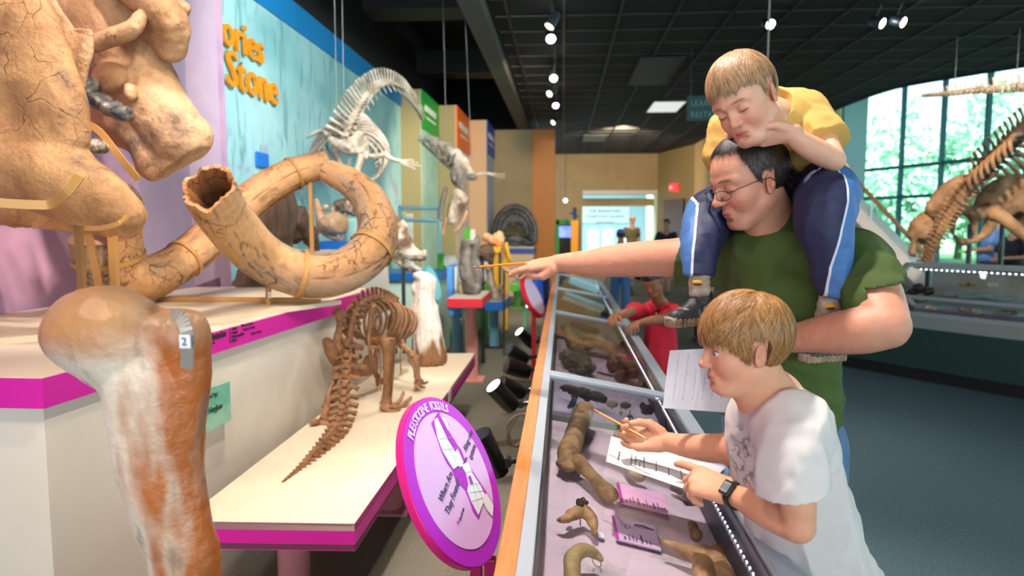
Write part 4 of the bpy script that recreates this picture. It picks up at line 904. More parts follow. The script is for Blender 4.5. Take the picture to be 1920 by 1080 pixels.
# green framed exhibit with monitor and yellow post, far right
YM = YB-1.2
a = P(1043, 412, YM); b = P(1086, 476, YM); r = root('media_booth', 'dark green framed booth with a blue monitor near the far hall', 'booth', ((a.x+b.x)/2, YM, 0))
MB().box(((a.x+b.x)/2, YM+.2, a.z/2), (b.x-a.x, .3, a.z)).build('body', mat('booth_dark', '#1d2320', .6, '#4a3a28', 2), r, smooth=False)
f_ = MB().box(((a.x+b.x)/2, YM, a.z-.08), (b.x-a.x, .16, .16)); f_.box((a.x+.04, YM, a.z/2), (.1, .16, a.z)); f_.build('frame', mat('booth_green', '#2c9040', .5), r, smooth=False)
a2 = P(1047, 424, YM); b2 = P(1070, 445, YM); MB().box(((a2.x+b2.x)/2, YM-.02, (a2.z+b2.z)/2), (b2.x-a2.x, .05, a2.z-b2.z)).build('monitor', mat('screen_blue', '#4a66d8', .3, '#7a90f0', 4, emit=.9), r, smooth=False)
a = P(1071, 413, YM-1); b = P(1084, 476, YM-1); r = root('post_sign', 'tall yellow post with a small blue figure on top', 'post', ((a.x+b.x)/2, YM-1, 0))
MB().box(((a.x+b.x)/2, YM-1, a.z/2), (b.x-a.x, .12, a.z)).build('post', mat('post_yellow', '#f4a80a', .4), r, smooth=False)
q = P(1077, 403, YM-1); f_ = MB().ball(q+Vector((0, 0, .16)), .07); f_.tube([q-Vector((0, 0, .17)), q+Vector((0, 0, .1))], [.05, .07], 8); f_.tube([q-Vector((.13, 0, -.06)), q+Vector((.13, 0, -.06))], .03, 6); f_.build('figure', mat('figure_blue', '#2c3e70', .5), r)
# ---- right hand long case with green base
cA = PZ(1590, 690, 0); cB = PZ(1925, 752, 0); dd = (cB-cA).normalized(); nn = Vector((-dd.y, dd.x, 0))
if nn.y < 0: nn = -nn
cA2 = cA-dd*.35; cE = cB+dd*2.0
r = root('wall_case', 'long glass case with dark green base on the right', 'display case', ((cA+cE)/2)+nn*.3)
mgb = mat('base_green', '#27413a', .6, '#2c4a40', 40); up = lambda v, z: Vector((v.x, v.y, z))
zb1 = plane_hit(1700, 612, cA, nn).z; zb2 = plane_hit(1700, 584, cA, nn).z
MB().prism([up(cA2+nn*.04, .0), up(cE+nn*.04, .0), up(cE+nn*.7, 0), up(cA2+nn*.7, 0)], (0, 0, .12)).build('plinth', MATS['black_paint'], r, smooth=False)
MB().prism([up(cA2, .12), up(cE, .12), up(cE+nn*.8, .12), up(cA2+nn*.8, .12)], (0, 0, zb1-.12)).build('base', mgb, r, smooth=False)
def cw(px, py, dep): return plane_hit(px, py, cA+nn*dep, nn)
zc1 = cw(1700, 590, 0).z; zc_t = cw(1760, 498, .55).z; ztop_ = zc_t
xL = cw(1640, 560, .0); L0 = up(xL, 0)
MB().prism([up(L0-nn*.01, zb1), up(cE-nn*.01, zb1), up(cE+nn*.8, zb1), up(L0+nn*.8, zb1)], (0, 0, zc1-zb1)).build('band', mat('case_grey', '#9fa49c', .5), r, smooth=False)
MB().prism([up(L0+nn*.03, zc1), up(cE+nn*.03, zc1), up(cE+nn*.78, zc1), up(L0+nn*.78, zc1)], (0, 0, .01)).build('deck', m_deck, r, smooth=False)
L1 = up(cw(1702, 500, .5), 0)
fr = MB(); T0 = up(L0, zc1); T1 = up(L1, zc_t)
fr.slab(T0, T1, dd, .05, .04); fr.slab(up(L1, zc_t), up(L1+dd*6, zc_t), Z3, .04, .06); fr.slab(up(L1+nn*.28, zc_t), up(L1+nn*.28+dd*6, zc_t), Z3, .04, .05); fr.slab(up(L1, zc_t), up(L1+nn*.28, zc_t), Z3, .04, .05)
mz = cw(1760, 561, .18); fr.slab(up(L0+nn*.18+dd*.1, mz.z), up(L0+nn*.18+dd*6, mz.z), Z3, .035, .04); fr.slab(up(L0, zc1+.02), up(L0+dd*6, zc1+.02), Z3, .04, .04)
fr.build('frame', mat('case_alum', '#b9bfbd', .4, metal=.3), r, smooth=False)
MB().prism([T0, up(L0+dd*6, zc1), up(L1+dd*6, zc_t), T1], -nn*.006).build('glass_front', gl1, r, smooth=False)
ls = MB()
for k in range(90):
    q = up(L1+nn*.03+dd*(.12+k*.05), zc_t-.045); ls.box(q, (.012, .014, .008))
o = ls.build('led_strip', m_led, r, smooth=False); o['kind'] = 'stuff'
MB().prism([up(L1+nn*.3+dd*.1, zc1+.1), up(L1+nn*.3+dd*6, zc1+.1), up(L1+nn*.3+dd*6, zc_t-.05), up(L1+nn*.3+dd*.1, zc_t-.05)], nn*.02).build('back_panel', mat('case_back', '#a08a74', .6, '#b9c4bc', 1.2), r, smooth=False)
mshelf = mat('inner_shelf', '#b8c6c8', .5); MB().prism([up(L0+nn*.2+dd*.3, mz.z-.09), up(L0+nn*.2+dd*6, mz.z-.09), up(L0+nn*.7+dd*6, mz.z-.05), up(L0+nn*.7+dd*.3, mz.z-.05)], (0, 0, .02)).build('inner_shelf', mshelf, r, smooth=False)
RC = dict(L0=L0, L1=L1, dd=dd, nn=nn, zc1=zc1, zs=mz.z-.04)
# ---- ceiling track and lamps
tx = -.13; rt = root('lighting_track', 'black lighting track running along the ceiling', 'track', (tx, 9, ZC-.03))
MB().box((tx, 9, ZC-.03), (.04, 13, .03)).build('rail', MATS['black_paint'], rt, smooth=False)
m_can = mat('lamp_metal', '#3a444c', .35, metal=.4); m_beam = mat('lamp_glow', '#ffffff', .3, emit=14); m_glow2 = mat('lamp_glow_soft', '#f4ecd8', .3, emit=2.0)
CLb = [((1030, 50), (-.35, -.2, -.6), 0, 'ceiling track lamp turned away, nearest the camera'), ((1033, 73), (.1, -.8, -.6), 1, 'bright ceiling track lamp nearest the camera'),
       ((1038, 147), (.1, -.8, -.6), 1, 'bright ceiling track lamp, second lit from the camera'), ((1030, 176), (-.5, -.7, -.5), 2, 'ceiling track lamp turned left with a visible lens'),
       ((1042, 198), (.1, -.8, -.6), 1, 'bright ceiling track lamp farther along the track'), ((1037, 230), (-.5, -.5, -.5), 2, 'farthest ceiling track lamp, turned left')]
for (px, py), aim, kind, lab in CLb:
    c = PZ(px, py, ZC-.26); a = Vector(aim).normalized(); r = root('track_lamp', lab, 'lamp', c)
    MB().lathe(c-a*.18, a, [(0, .035), (.03, .05), (.15, .055), (.18, .055)], 20).build('housing', m_can, r)
    MB().lathe(c, a, [(0, .05), (.004, .045)], 20).build('bulb', m_beam if kind == 1 else m_glow2, r)
    MB().cyl(c-a*.08, (tx if abs(c.x-tx) < .3 else c.x, c.y+.02, ZC-.03), .010, seg=8).build('stem', m_can, r)
for (px, py), aim, lab in (((1445, 46), (.3, -.8, -.5), 'bright lamp hanging on the vertical pole above the child'), ((1655, 44), (.7, -.7, -.5), 'left lamp of the pair in the ceiling over the atrium edge'), ((1694, 42), (.7, -.7, -.5), 'right lamp of the pair in the ceiling over the atrium edge'), ((1331, 268), (.5, -.8, -.3), 'small lamp high on the tan wall behind the child'), ((1060, 376), (-.1, -1, -.2), 'small round lamp hanging on a cord before the far wall')):
    c = PZ(px, py, ZC-.2) if py < 300 else P(px, py, YB-2); a = Vector(aim).normalized(); r = root('hanging_lamp', lab, 'lamp', c)
    if py > 250: c = P(px, py, 17) if py < 300 else c
    r.location = c
    MB().lathe(c-a*.15, a, [(0, .03), (.03, .05), (.13, .055), (.15, .055)], 20).build('housing', m_can, r)
    MB().lathe(c, a, [(0, .05), (.004, .045)], 20).build('bulb', m_beam, r)
    MB().cyl(c-a*.1, (c.x, c.y+.03, ZC+.01), .009, seg=8).build('stem', m_can, r)
q = PZ(1445, 46, ZC-.2); Yq = 4.4; a = P(1445, -60, Yq); b = P(1445, 170, Yq)
tag(MB().cyl((a.x, Yq, ZC), (a.x, Yq, b.z-.5), .006, seg=8).build('suspension_rod', mat('rod_steel', '#9a9488', .4)), 'thin vertical steel rod hanging from the ceiling behind the child', 'rod')
# teal direction sign behind the child
YG = 9.5; a = P(1288, 181, YG); b = P(1345, 226, YG); r = root('direction_sign', 'dark teal hanging sign with pale lettering behind the child', 'sign', ((a.x+b.x)/2, YG, b.z))
b2 = P(1400, 226, YG); MB().box(((a.x+b2.x)/2, YG, (a.z+b.z)/2), (b2.x-a.x, .04, a.z-b.z)).build('panel', mat('sign_dark_teal', '#0f4a48', .5), r, smooth=False)
mtt = mat('sign_pale_text', '#7fb0a4', .5); text('LEARNING', .105, P(1295, 199, YG-.03), (1, 0, 0), Z3, mtt, par=r, space=1.25, sx=.8); text('RESTROOMS', .105, P(1295, 220, YG-.03), (1, 0, 0), Z3, mtt, par=r, space=1.25, sx=.8)
for x in (a.x+.05, b2.x-.05): MB().cyl((x, YG, a.z-.02), (x, YG, ZC), .006, seg=6).build('hanger', m_can, r)
# ---- raised orange words on the mural
m_let = mat('letters_orange', '#f99a1e', .4); m_let2 = mat('letters_glow', '#c9601a', .5)
def on_mural(px, py, x=XW+.01): return PX(px, py, x)
def word(t, pa, pb, h, label):
    A = on_mural(*pa); B = on_mural(*pb); r = root('wall_lettering', label, 'lettering', (A+B)/2)
    d = Vector((0, (B-A).y, 0)).normalized(); o = text(t, h, Vector((XW+.03, A.y, A.z)), (0, 1, 0), Z3, m_let, 'letters', None, ext=.012, bold=.003)
    xs_ = [v.co for v in o.data.vertices]; wdt = max(q.y for q in xs_)-min(q.y for q in xs_); f = (B-A).y/wdt
    o.data.transform(Matrix.Translation((0, A.y, 0)) @ Matrix.Diagonal((1, f, 1, 1)) @ Matrix.Translation((0, -A.y, 0))); parent(o, r); return r
h1 = (on_mural(440, 60).z-on_mural(440, 105).z)
word('ories', (411, 80), (489, 118), .36, 'orange raised letters reading ories on the teal mural')
word('Stone', (420, 158), (516, 200), .40, 'orange raised letters reading Stone on the teal mural')
a = on_mural(490, 300); MB().box((XW+.02, a.y, a.z), (.02, .22, .12)).build('x', mat('blue_card', '#1e7ad8', .5), smooth=False)
o = bpy.data.objects['x']; o.name = 'wall_card'; tag(o, 'small blue and white card fixed on the teal mural', 'card')
# ============================================================ FOSSILS
m_femur = mat('bone_femur', '#ecd0a8', .35, '#b06a30', 3.2, .38, .66, bump=.5, bscale=40, c3='#7a5a44', s3=3.4, stretch=(1.6, 1.6, .35), coat=.25)
m_skull = mat('bone_skull', '#c4935f', .6, '#94653c', 3.4, .38, .62, bump=.7, bscale=55, c3='#4f3c2e', s3=2.2)
m_skull2 = mat('bone_skull_pale', '#cda27a', .6, '#9c7048', 3.4, .38, .62, bump=.7, bscale=60, c3='#6b5340', s3=2.8)
cracks(m_skull, 6, .011, .4, (.50, .62)); cracks(m_skull2, 7, .013, .4, (.50, .62), seed=3)
m_steel = mat('mount_tan', '#b98a4c', .4, metal=.15); m_stl = mat('mount_silver', '#b8aea2', .35, metal=.2)
m_card = mat('paper_white', '#eceaf0', .7)
def px2(p, Y): return p*Y*YK/FPX
def pts(l): return [P(a, b, Y) for a, b, Y, r in l]
def rad(l): return [r*Y*YK/FPX for a, b, Y, r in l]
def FC(f, l, k=8, n=3, flat=None, op=1):
    """adds a smooth chain given as (px, py, depth, half-width in photo pixels)"""
    Y = l[0][2]; return f.curve(pts(l), rad(l), n, px2(k, Y), flat, op)
def FE(f, px, py, Y, rx, rz, ry=None, k=6, op=1, ang=0):
    """ellipsoid: half-sizes in photo pixels across (rx), up (rz), in depth (ry); ang turns it in the picture plane (degrees)"""
    c, s = math.cos(math.radians(ang)), math.sin(math.radians(ang))
    R = np.array([(c, 0, s), (0, 1, 0), (-s, 0, c)]).T
    return f.ell(P(px, py, Y), [px2(q, Y) for q in (rx, ry or min(rx, rz), rz)], px2(k, Y), R.T if False else R, op)
VY = (0, 1, 0)
# ---- femur in the foreground
Y = 1.2; f = F()
FE(f, 200, 622, Y, 112, 84, 92, 30, ang=-8); FE(f, 168, 628, Y, 84, 58, 80, 20)
FC(f, [(215, 640, Y, 90), (270, 700, Y, 92), (290, 780, Y, 92), (300, 880, Y, 84), (322, 980, Y, 76), (345, 1060, Y, 70), (352, 1180, Y, 84), (352, 1300, Y, 120)], 50, 3, (VY, .75))
FC(f, [(300, 640, Y, 50), (335, 640, Y, 52), (352, 700, Y, 40), (345, 800, Y, 36)], 40); FE(f, 330, 618, Y, 40, 40, 50, 20)
FE(f, 352, 628, Y, 38, 48, 50, 20)
FC(f, [(392, 1020, Y+.02, 6), (385, 1060, Y+.02, 26), (380, 1140, Y+.02, 34)], 30)
FE(f, 300, 1330, Y, 80, 70, 100, 50); FE(f, 400, 1330, Y, 80, 70, 100, 50)
fr_ = root('mastodon_femur', 'huge glossy brown thigh bone with painted white highlights standing in the left foreground', 'fossil', P(340, 1390, Y))
def fem_disp(v): return fbm(v*np.array([1, 1, .25]), 38, 3, 3)*.0016+fbm(v, 9, 2, 8)*.003
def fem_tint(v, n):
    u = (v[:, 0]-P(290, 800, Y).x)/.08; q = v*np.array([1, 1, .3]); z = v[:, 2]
    mot = fbm(q, 26, 4, 3); mot2 = fbm(v, 10, 3, 9); wl = np.clip(.68-u*.8+.6*mot, 0, 1)*np.clip((1.33-z)/.08, 0, 1); L_ = lambda c: np.array(lin(c))  # wl: mottled white on the left, bright highlights painted into the bone colour
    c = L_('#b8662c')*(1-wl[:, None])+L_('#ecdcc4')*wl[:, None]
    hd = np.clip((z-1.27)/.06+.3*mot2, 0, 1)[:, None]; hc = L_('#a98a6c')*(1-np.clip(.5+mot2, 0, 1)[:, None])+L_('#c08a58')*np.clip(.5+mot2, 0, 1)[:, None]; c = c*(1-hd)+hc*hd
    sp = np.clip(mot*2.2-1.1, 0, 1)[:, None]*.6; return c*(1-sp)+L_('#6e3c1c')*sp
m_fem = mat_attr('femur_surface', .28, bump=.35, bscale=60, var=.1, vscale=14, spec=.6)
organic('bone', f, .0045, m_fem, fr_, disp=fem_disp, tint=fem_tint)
sp_ = cr([P(322, 590, Y-.12), P(340, 596, Y-.14), P(352, 630, Y-.145), P(350, 690, Y-.115)], 5); mb = MB()
for a, b in zip(sp_[:-1], sp_[1:]): mb.slab(a, b, (.2, -1, 0), .004, px2(24, 1.08))
mb.build('steel_clip', m_stl, fr_, smooth=False)
c = P(347, 640, 1.045); MB().box(c, (.018, .002, .022)).build('number_card', m_card, fr_, smooth=False); text('2', .018, c+Vector((-.005, -.002, -.006)), (1, 0, 0), Z3, mat('ink_black', '#101018', .6), 'lettering', fr_, ext=.0003)
zb = P(340, 1390, Y).z
r = root('plinth', 'cream block below the foreground thigh bone', 'plinth', (P(340, 1300, Y).x, Y, 0)); MB().box((P(345, 1300, Y).x, Y, zb/2), (.42, .3, zb)).build('body', m_face, r, smooth=False, bevel=.004)
# ---- tusks
m_ivory = cracks(mat_attr('tusk_ivory', .5, bump=.4, bscale=120, var=.1), 11, .05, .25, (.46, .58))
def tusk(name, l, label, hollow=False, seed=0, seg=72, n=14, par=None, col0=('#cf9e6c', '#a06a3c', '#3a2416', '#9c8c76')):
    p = cr([tuple(P(a, b, Y)) for a, b, Y, r_ in l], n); r_ = cr([q[3]*q[2]/FPX for q in l], n)[:, 0]; N = len(p)
    s = np.concatenate([[0], np.cumsum(np.linalg.norm(np.diff(p, axis=0), axis=1))]); V = []; prev = np.array([0, 0, 1.]); T = []
    for i in range(N):
        t = p[min(i+1, N-1)]-p[max(i-1, 0)]; t /= np.linalg.norm(t); u = prev-t*(prev @ t); u /= np.linalg.norm(u); v = np.cross(t, u); prev = u
        a = np.arange(seg)*2*PI/seg; ca, sa = np.cos(a), np.sin(a); q = np.stack([np.full(seg, s[i]*1.6), ca*r_[i]*14, sa*r_[i]*14], 1)
        big = fbm(q*.5, 1, 2, seed); fine = fbm(q*np.array([3, 1, 1]), 1.5, 3, seed+5); cr1 = np.abs(vnoise(q*np.array([.9, 1.2, 1.2]), 1, seed+9)); cr2 = np.abs(vnoise(q*np.array([2.5, 1.6, 1.6]), 1, seed+19))
        crack = np.clip(1-cr1/.06, 0, 1)*(vnoise(q, .6, seed+31) > -.25)+.7*np.clip(1-cr2/.035, 0, 1)*(vnoise(q, .9, seed+33) > .1)
        rr = r_[i]+.0035*big+.0014*fine-.005*np.clip(crack, 0, 1)
        if hollow and i < 6: rr = rr*(1+.0*a)+.010*vnoise(q*3, 1, 77)
        V.append(p[i]+np.outer(rr*ca, u)+np.outer(rr*sa, v))
        c0, c1, c2, c3_ = (np.array(lin(x)) for x in col0); w1 = np.clip(.5+.9*big, 0, 1)[:, None]; w3 = np.clip(vnoise(q, .8, seed+50)*2, 0, 1)[:, None]
        k = c0*(1-w1)+c1*w1; k = k*(1-w3*.7)+c3_*w3*.7; wc = np.clip(crack*1.2, 0, 1)[:, None]*.8; pit = np.clip(fine*2-1.0, 0, 1)[:, None]*.6
        k = k*(1-wc)+c2*wc; k = k*(1-pit)+c2*pit; T.append(k)
    if hollow:
        t0 = p[0]-p[1]; t0 /= np.linalg.norm(t0)
        jag = .035*vnoise(np.stack([np.cos(np.arange(seg)*2*PI/seg)*2.2, np.sin(np.arange(seg)*2*PI/seg)*2.2, np.zeros(seg)], 1), 1.3, 5)
        V[0] = V[0]+np.outer(jag, t0); V[1] = V[1]+np.outer(jag*.5, t0); cen = p[0]; inner = []; ti = []
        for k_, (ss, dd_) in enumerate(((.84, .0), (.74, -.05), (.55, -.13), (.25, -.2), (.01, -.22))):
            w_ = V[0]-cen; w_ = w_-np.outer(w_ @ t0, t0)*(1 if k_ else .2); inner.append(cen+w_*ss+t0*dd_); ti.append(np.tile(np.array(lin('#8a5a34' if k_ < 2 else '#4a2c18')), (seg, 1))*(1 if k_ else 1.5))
        V = inner[::-1]+V; T = ti[::-1]+T
    V = np.array(V).reshape(-1, 3); T = np.array(T).reshape(-1, 3); M_ = len(V)//seg; Fc = []
    for i in range(M_-1):
        for k in range(seg): a = i*seg+k; b = i*seg+(k+1) % seg; Fc.append((a, a+seg, b+seg, b))
    Fc.append(tuple(range((M_-1)*seg, M_*seg))); 
    if not hollow: Fc.append(tuple(range(seg-1, -1, -1)))
    rt_ = root(name, label, 'fossil', p[len(p)//2]-np.array([0, 0, r_[len(p)//2]])); mk('tusk', V, Fc, m_ivory, rt_, True, tint=T, angle=60); return rt_, p, r_
tB = [(198, 440, 3.15, 64), (212, 500, 3.2, 62), (262, 524, 3.3, 47), (325, 500, 3.5, 38), (400, 440, 3.75, 36), (470, 375, 4.0, 34), (540, 330, 4.2, 30), (612, 306, 4.35, 24)]
tA = [(392, 352, 2.70, 50), (424, 408, 2.92, 50), (490, 480, 3.22, 45), (570, 515, 3.35, 43), (650, 505, 3.45, 42), (704, 455, 3.6, 40), (700, 390, 3.75, 34), (665, 348, 3.9, 29), (617, 322, 4.0, 23)]
rB, pB, _ = tusk('mastodon_tusk', tB, 'curved tan tusk behind, rising left to right from under the jaw', seed=3)
rA, pA, rrA = tusk('mastodon_tusk', tA, 'large cracked tusk in front, broken hollow end facing left', True, seed=11)
def strap_ring(c, t, r_, par, wd=.02, m=m_steel, arc=(0, 2*PI)):
    c = Vector(c); t = Vector(t).normalized(); u = t.orthogonal().normalized(); v = t.cross(u); mb = MB(); n = 28; prev = None
    ring = [c+u*(r_*math.cos(a))+v*(r_*math.sin(a)) for a in np.linspace(arc[0], arc[1], n+1)]
    V = []; Fc = []; N = len(ring)
    for i, p in enumerate(ring):
        q = (p-c).normalized(); V += [tuple(p+t*wd/2), tuple(p-t*wd/2), tuple(p-t*wd/2+q*.005), tuple(p+t*wd/2+q*.005)]
    for i in range(N-1):
        for j in range(4): a = 4*i+j; b = 4*i+(j+1) % 4; Fc.append((a, b, b+4, a+4))
    mb.add(V, Fc)
    return mb.build('steel_strap', m, par, smooth=False)
def along(p, f_): i = int(f_*(len(p)-1)); return p[i], p[min(i+1, len(p)-1)]-p[max(i-1, 0)]
for f_, r_ in ((.37, .116), (.60, .118)): c, t = along(pA, f_); strap_ring(c, t, r_, rA, .022)
for f_, r_ in ((.10, .158), (.47, .105), (.88, .10)): c, t = along(pB, f_); strap_ring(c, t, r_, rB, .02)
def channel(p, f0, f1, off, par, r_=.011):
    i0, i1 = int(f0*(len(p)-1)), int(f1*(len(p)-1)); q = [Vector(p[i])+Vector((0, -.02, -off)) for i in range(i0, i1+1, 3)]; mb = MB()
    mb.strip(q, (0, .001, 1), .008, .035)
    mb.build('support_channel', m_steel, par, smooth=False)
channel(pA, .10, .66, .112, rA); channel(pB, .62, .99, .085, rB)
def postp(px, py0, py1, Y, par, w=.022, base=True):
    a = P(px, py0, Y); b = P(px, py1, Y); zb_ = ZP+.022 if base else b.z
    MB().box((a.x, Y, (a.z+zb_)/2), (w, w, a.z-zb_)).build('support_post', m_steel, par, smooth=False, bevel=.002)
postp(503, 540, 585, 3.32, rA, .022); postp(582, 342, 500, 4.25, rB, .022)
c = P(506, 553, 3.29); MB().box(c, (.018, .002, .028)).build('number_card', m_card, rA, smooth=False); text('1', .024, c+Vector((-.006, -.002, -.008)), (1, 0, 0), Z3, MATS['ink_black'], 'lettering', rA, ext=.0003)
bar = MB(); a = P(296, 571, 3.45); b = P(600, 571, 3.45); bar.box(((a.x+b.x)/2, 3.45, ZP+.035), (b.x-a.x, .03, .022)); bar.build('base_bar', m_steel, rA, smooth=False)
# ---- skull and mandible
def rough(v): return fbm(v, 14, 4, 2)*.0035
Yj = 2.35; f = F()
FC(f, [(-60, -40, Yj, 120), (10, 60, Yj, 104), (48, 170, Yj, 108), (70, 270, Yj, 92)], 40, 3, (VY, .42))
FC(f, [(20, 300, Yj, 80), (90, 330, Yj, 78), (160, 360, Yj, 66), (215, 388, Yj, 46), (240, 400, Yj, 34)], 30, 3, (VY, .75))
FE(f, 120, 230, Yj, 42, 90, 30, 30)
sk = root('mastodon_jaw', 'huge brown lower jaw bone at the left edge, held by tan straps', 'fossil', P(100, 430, Yj))
f.half((XW+.14, 0, 0), (-1, 0, 0)); organic('near_jaw_branch', f, .006, m_skull, sk, disp=rough)
Y2 = 2.75; f = F(); FC(f, [(-60, 380, Y2, 40), (60, 392, Y2, 36), (150, 404, Y2, 34), (235, 408, Y2, 36)], 20)
FE(f, 245, 400, Y2-.1, 20, 42, 30, 20, ang=-20); FE(f, 232, 375, Y2-.1, 22, 34, 40, 10)
f.half((XW+.14, 0, 0), (-1, 0, 0)); organic('far_jaw_branch', f, .005, m_skull, sk, disp=lambda v: fbm(v, 24, 4, 5)*.007)
mb = MB(); mb.strip([P(-40, 378, 2.02), P(60, 384, 2.08), P(96, 382, 2.1), P(125, 362, 2.08), P(150, 330, 2.1)], (.1, -1, 0), .008, px2(19, 2.1))
mb.build('steel_strap', m_steel, sk, smooth=False, bevel=.002)
mb = MB(); mb.strip([P(160, 428, 2.28), P(190, 428, 2.22), P(225, 418, 2.2), P(240, 402, 2.24)], (0, -1, .3), .007, px2(10, 2.2))
mb.build('steel_strap', m_steel, sk, smooth=False)
mb = MB(); mb.strip([P(62, 424, 2.6), P(90, 408, 2.55), P(100, 396, 2.55)], (0, -1, 0), .007, px2(14, 2.5))
mb.build('steel_strap', m_steel, sk, smooth=False)
a = P(147, 420, 2.55); MB().box((a.x, 2.55, (a.z+ZP+.02)/2), (.024, .024, a.z-ZP-.02)).build('support_post', mat('mount_dark', '#7a5830', .45), sk, smooth=False)
mb = MB(); a = P(165, 432, 2.95); b = P(190, 560, 2.95); mb.slab(a, b, (0, -1, 0), .008, .035); mb.build('support_strap', m_steel, sk, smooth=False)
# skull
Ys = 3.0; f = F()
FC(f, [(60, -60, Ys, 130), (170, 30, Ys, 96), (232, 110, Ys, 80), (284, 190, Ys, 66), (318, 240, Ys, 62), (345, 272, Ys, 50)], 40, 3, (VY, .8))
FC(f, [(200, -60, Ys-.12, 34), (270, -10, Ys-.15, 36), (318, 40, Ys-.12, 34), (322, 90, Ys-.06, 26)], 24)
FE(f, 335, 15, Ys, 20, 14, 20, 10); FE(f, 300, 50, Ys-.02, 42, 50, 50, 20)
FC(f, [(370, 250, Ys, 26), (340, 300, Ys, 30), (290, 320, Ys, 22)], 14)
FE(f, 318, 118, Ys-.14, 24, 11, 30, 10, op=-1, ang=50)
FE(f, 185, 38, Ys-.30, 62, 40, 75, 24, op=-1, ang=0)
FC(f, [(165, 85, Ys-.22, 16), (215, 68, Ys-.22, 16), (252, 52, Ys-.22, 14), (262, 30, Ys-.2, 12)], 10)
FE(f, 240, 25, Ys-.22, 16, 8, 20, 8, op=-1, ang=40)
FE(f, 205, 145, Ys-.15, 34, 30, 20, 10); FE(f, 245, 172, Ys-.15, 12, 18, 14, 5)
FC(f, [(120, 120, Ys, 50), (180, 160, Ys, 52), (240, 240, Ys, 62), (280, 290, Ys, 44)], 30, 3, (VY, .7))
FE(f, 195, 290, Ys-.1, 40, 55, 70, 14, op=-1, ang=35)
f.half(P(345, 306, Ys), (.51, 0, -.86), .02)
sc_ = root('mastodon_skull', 'large tan elephant-like skull with snout pointing right, upper left', 'fossil', P(200, 330, Ys))
f.half((XW+.14, 0, 0), (-1, 0, 0)); organic('cranium', f, .0065, m_skull2, sc_, disp=lambda v: fbm(v, 9, 5, 4)*.006)
f = F(); FC(f, [(85, 0, 2.5, 18), (105, 45, 2.5, 26), (126, 92, 2.5, 34), (138, 130, 2.5, 26), (148, 160, 2.5, 12)], 14, 3, (VY, .35)); FC(f, [(166, 64, 2.5, 9), (160, 95, 2.5, 17), (150, 140, 2.5, 13)], 18, 3, (VY, .6)); FC(f, [(120, 66, 2.5, 6), (145, 58, 2.5, 6), (168, 60, 2.5, 6)], 12)
organic('cheek_bone', f, .005, m_skull2, sc_, disp=rough)
m_tooth = mat('tooth_dark', '#20262e', .3, '#8a7a66', 16, .45, .7, bump=.8, bscale=60, coat=.4)
for i, (a, b, r1, r2) in enumerate(((165, 168, 17, 26), (190, 192, 22, 16), (210, 204, 17, 14), (230, 213, 16, 14))):
    f = F(); FE(f, a, b, 2.72, r1, r2, 30, 4, ang=-30); FE(f, a-8, b+5, 2.72, 9, 9, 14, 4); FE(f, a+8, b-6, 2.72, 9, 9, 14, 4); FE(f, a+2, b+8, 2.7, 8, 7, 12, 4)
    organic('molar', f, .003, m_tooth, sc_, disp=lambda v: fbm(v, 60, 3, 2)*.002)
f = F(); FE(f, 184, 276, 2.62, 15, 12, 30, 4); FE(f, 178, 268, 2.62, 9, 8, 16, 4); FE(f, 192, 272, 2.62, 7, 9, 12, 4)
organic('molar', f, .003, mat('tooth_pale', '#b8a890', .4, '#4a4038', 20, .4, .6, bump=.8, bscale=60), sk, disp=lambda v: fbm(v, 60, 3, 2)*.002)
mb = MB(); mb.strip([P(165, 232, 2.68), P(190, 250, 2.66), P(225, 295, 2.66), P(260, 337, 2.7)], (.1, -1, 0), .008, px2(13, 2.7))
mb.build('steel_strap', m_steel, sc_, smooth=False)
a = P(205, 330, 3.0); MB().box((a.x, 3.0, (a.z+ZP)/2), (.03, .03, a.z-ZP)).build('support_post', m_steel, sc_, smooth=False)
# ---- small mounted skeleton on the bench
YK = .967
m_bone = mat('bone_brown', '#7e5432', .5, '#a07048', 24, .35, .65, bump=.5, bscale=150, c3='#5e3c24', s3=14)
m_bone2 = mat('bone_light', '#b08560', .5, '#8a6040', 24, .35, .65, bump=.5, bscale=150)
sl_ = root('small_skeleton', 'brown mounted animal skeleton on the bench with its long tail towards the camera', 'skeleton', PZ(670, 740, ZB))
def vert_mesh(w, h, l, pw, ph, th_=.2):
    """vertebra: body, spine upward, side wings (x: along, y: side, z: up)"""
    b = MB(); b.lathe((-l/2, 0, 0), (1, 0, 0), [(0, w*.5), (l*.12, w*.52), (l*.5, w*.38), (l*.88, w*.52), (l, w*.5)], 12)
    b.tube([(0, 0, w*.3), (-l*.15, 0, w*.3+ph*.6), (-l*.3, 0, w*.3+ph)], [l*.26, l*.2, l*.28], 6, flat=1, up=(0, 1, 0))
    for s in (-1, 1):
        b.tube([(0, s*w*.3, 0), (-l*.1, s*(w*.3+pw*.6), -w*.05), (-l*.25, s*(w*.3+pw), -w*.1)], [l*.26, l*.2, l*.3], 6)
        b.tube([(l*.3, s*w*.3, w*.35), (l*.65, s*w*.4, w*.55)], [l*.16, l*.1], 5)
    return np.vstack(b.v), b.f
def place(v, c, t, up, s=1):
    t = Vector(t).normalized(); up = Vector(up); u = (up-t*up.dot(t)).normalized(); y = u.cross(t)
    return v*s @ np.array([tuple(t), tuple(y), tuple(u)])+np.array(tuple(c))
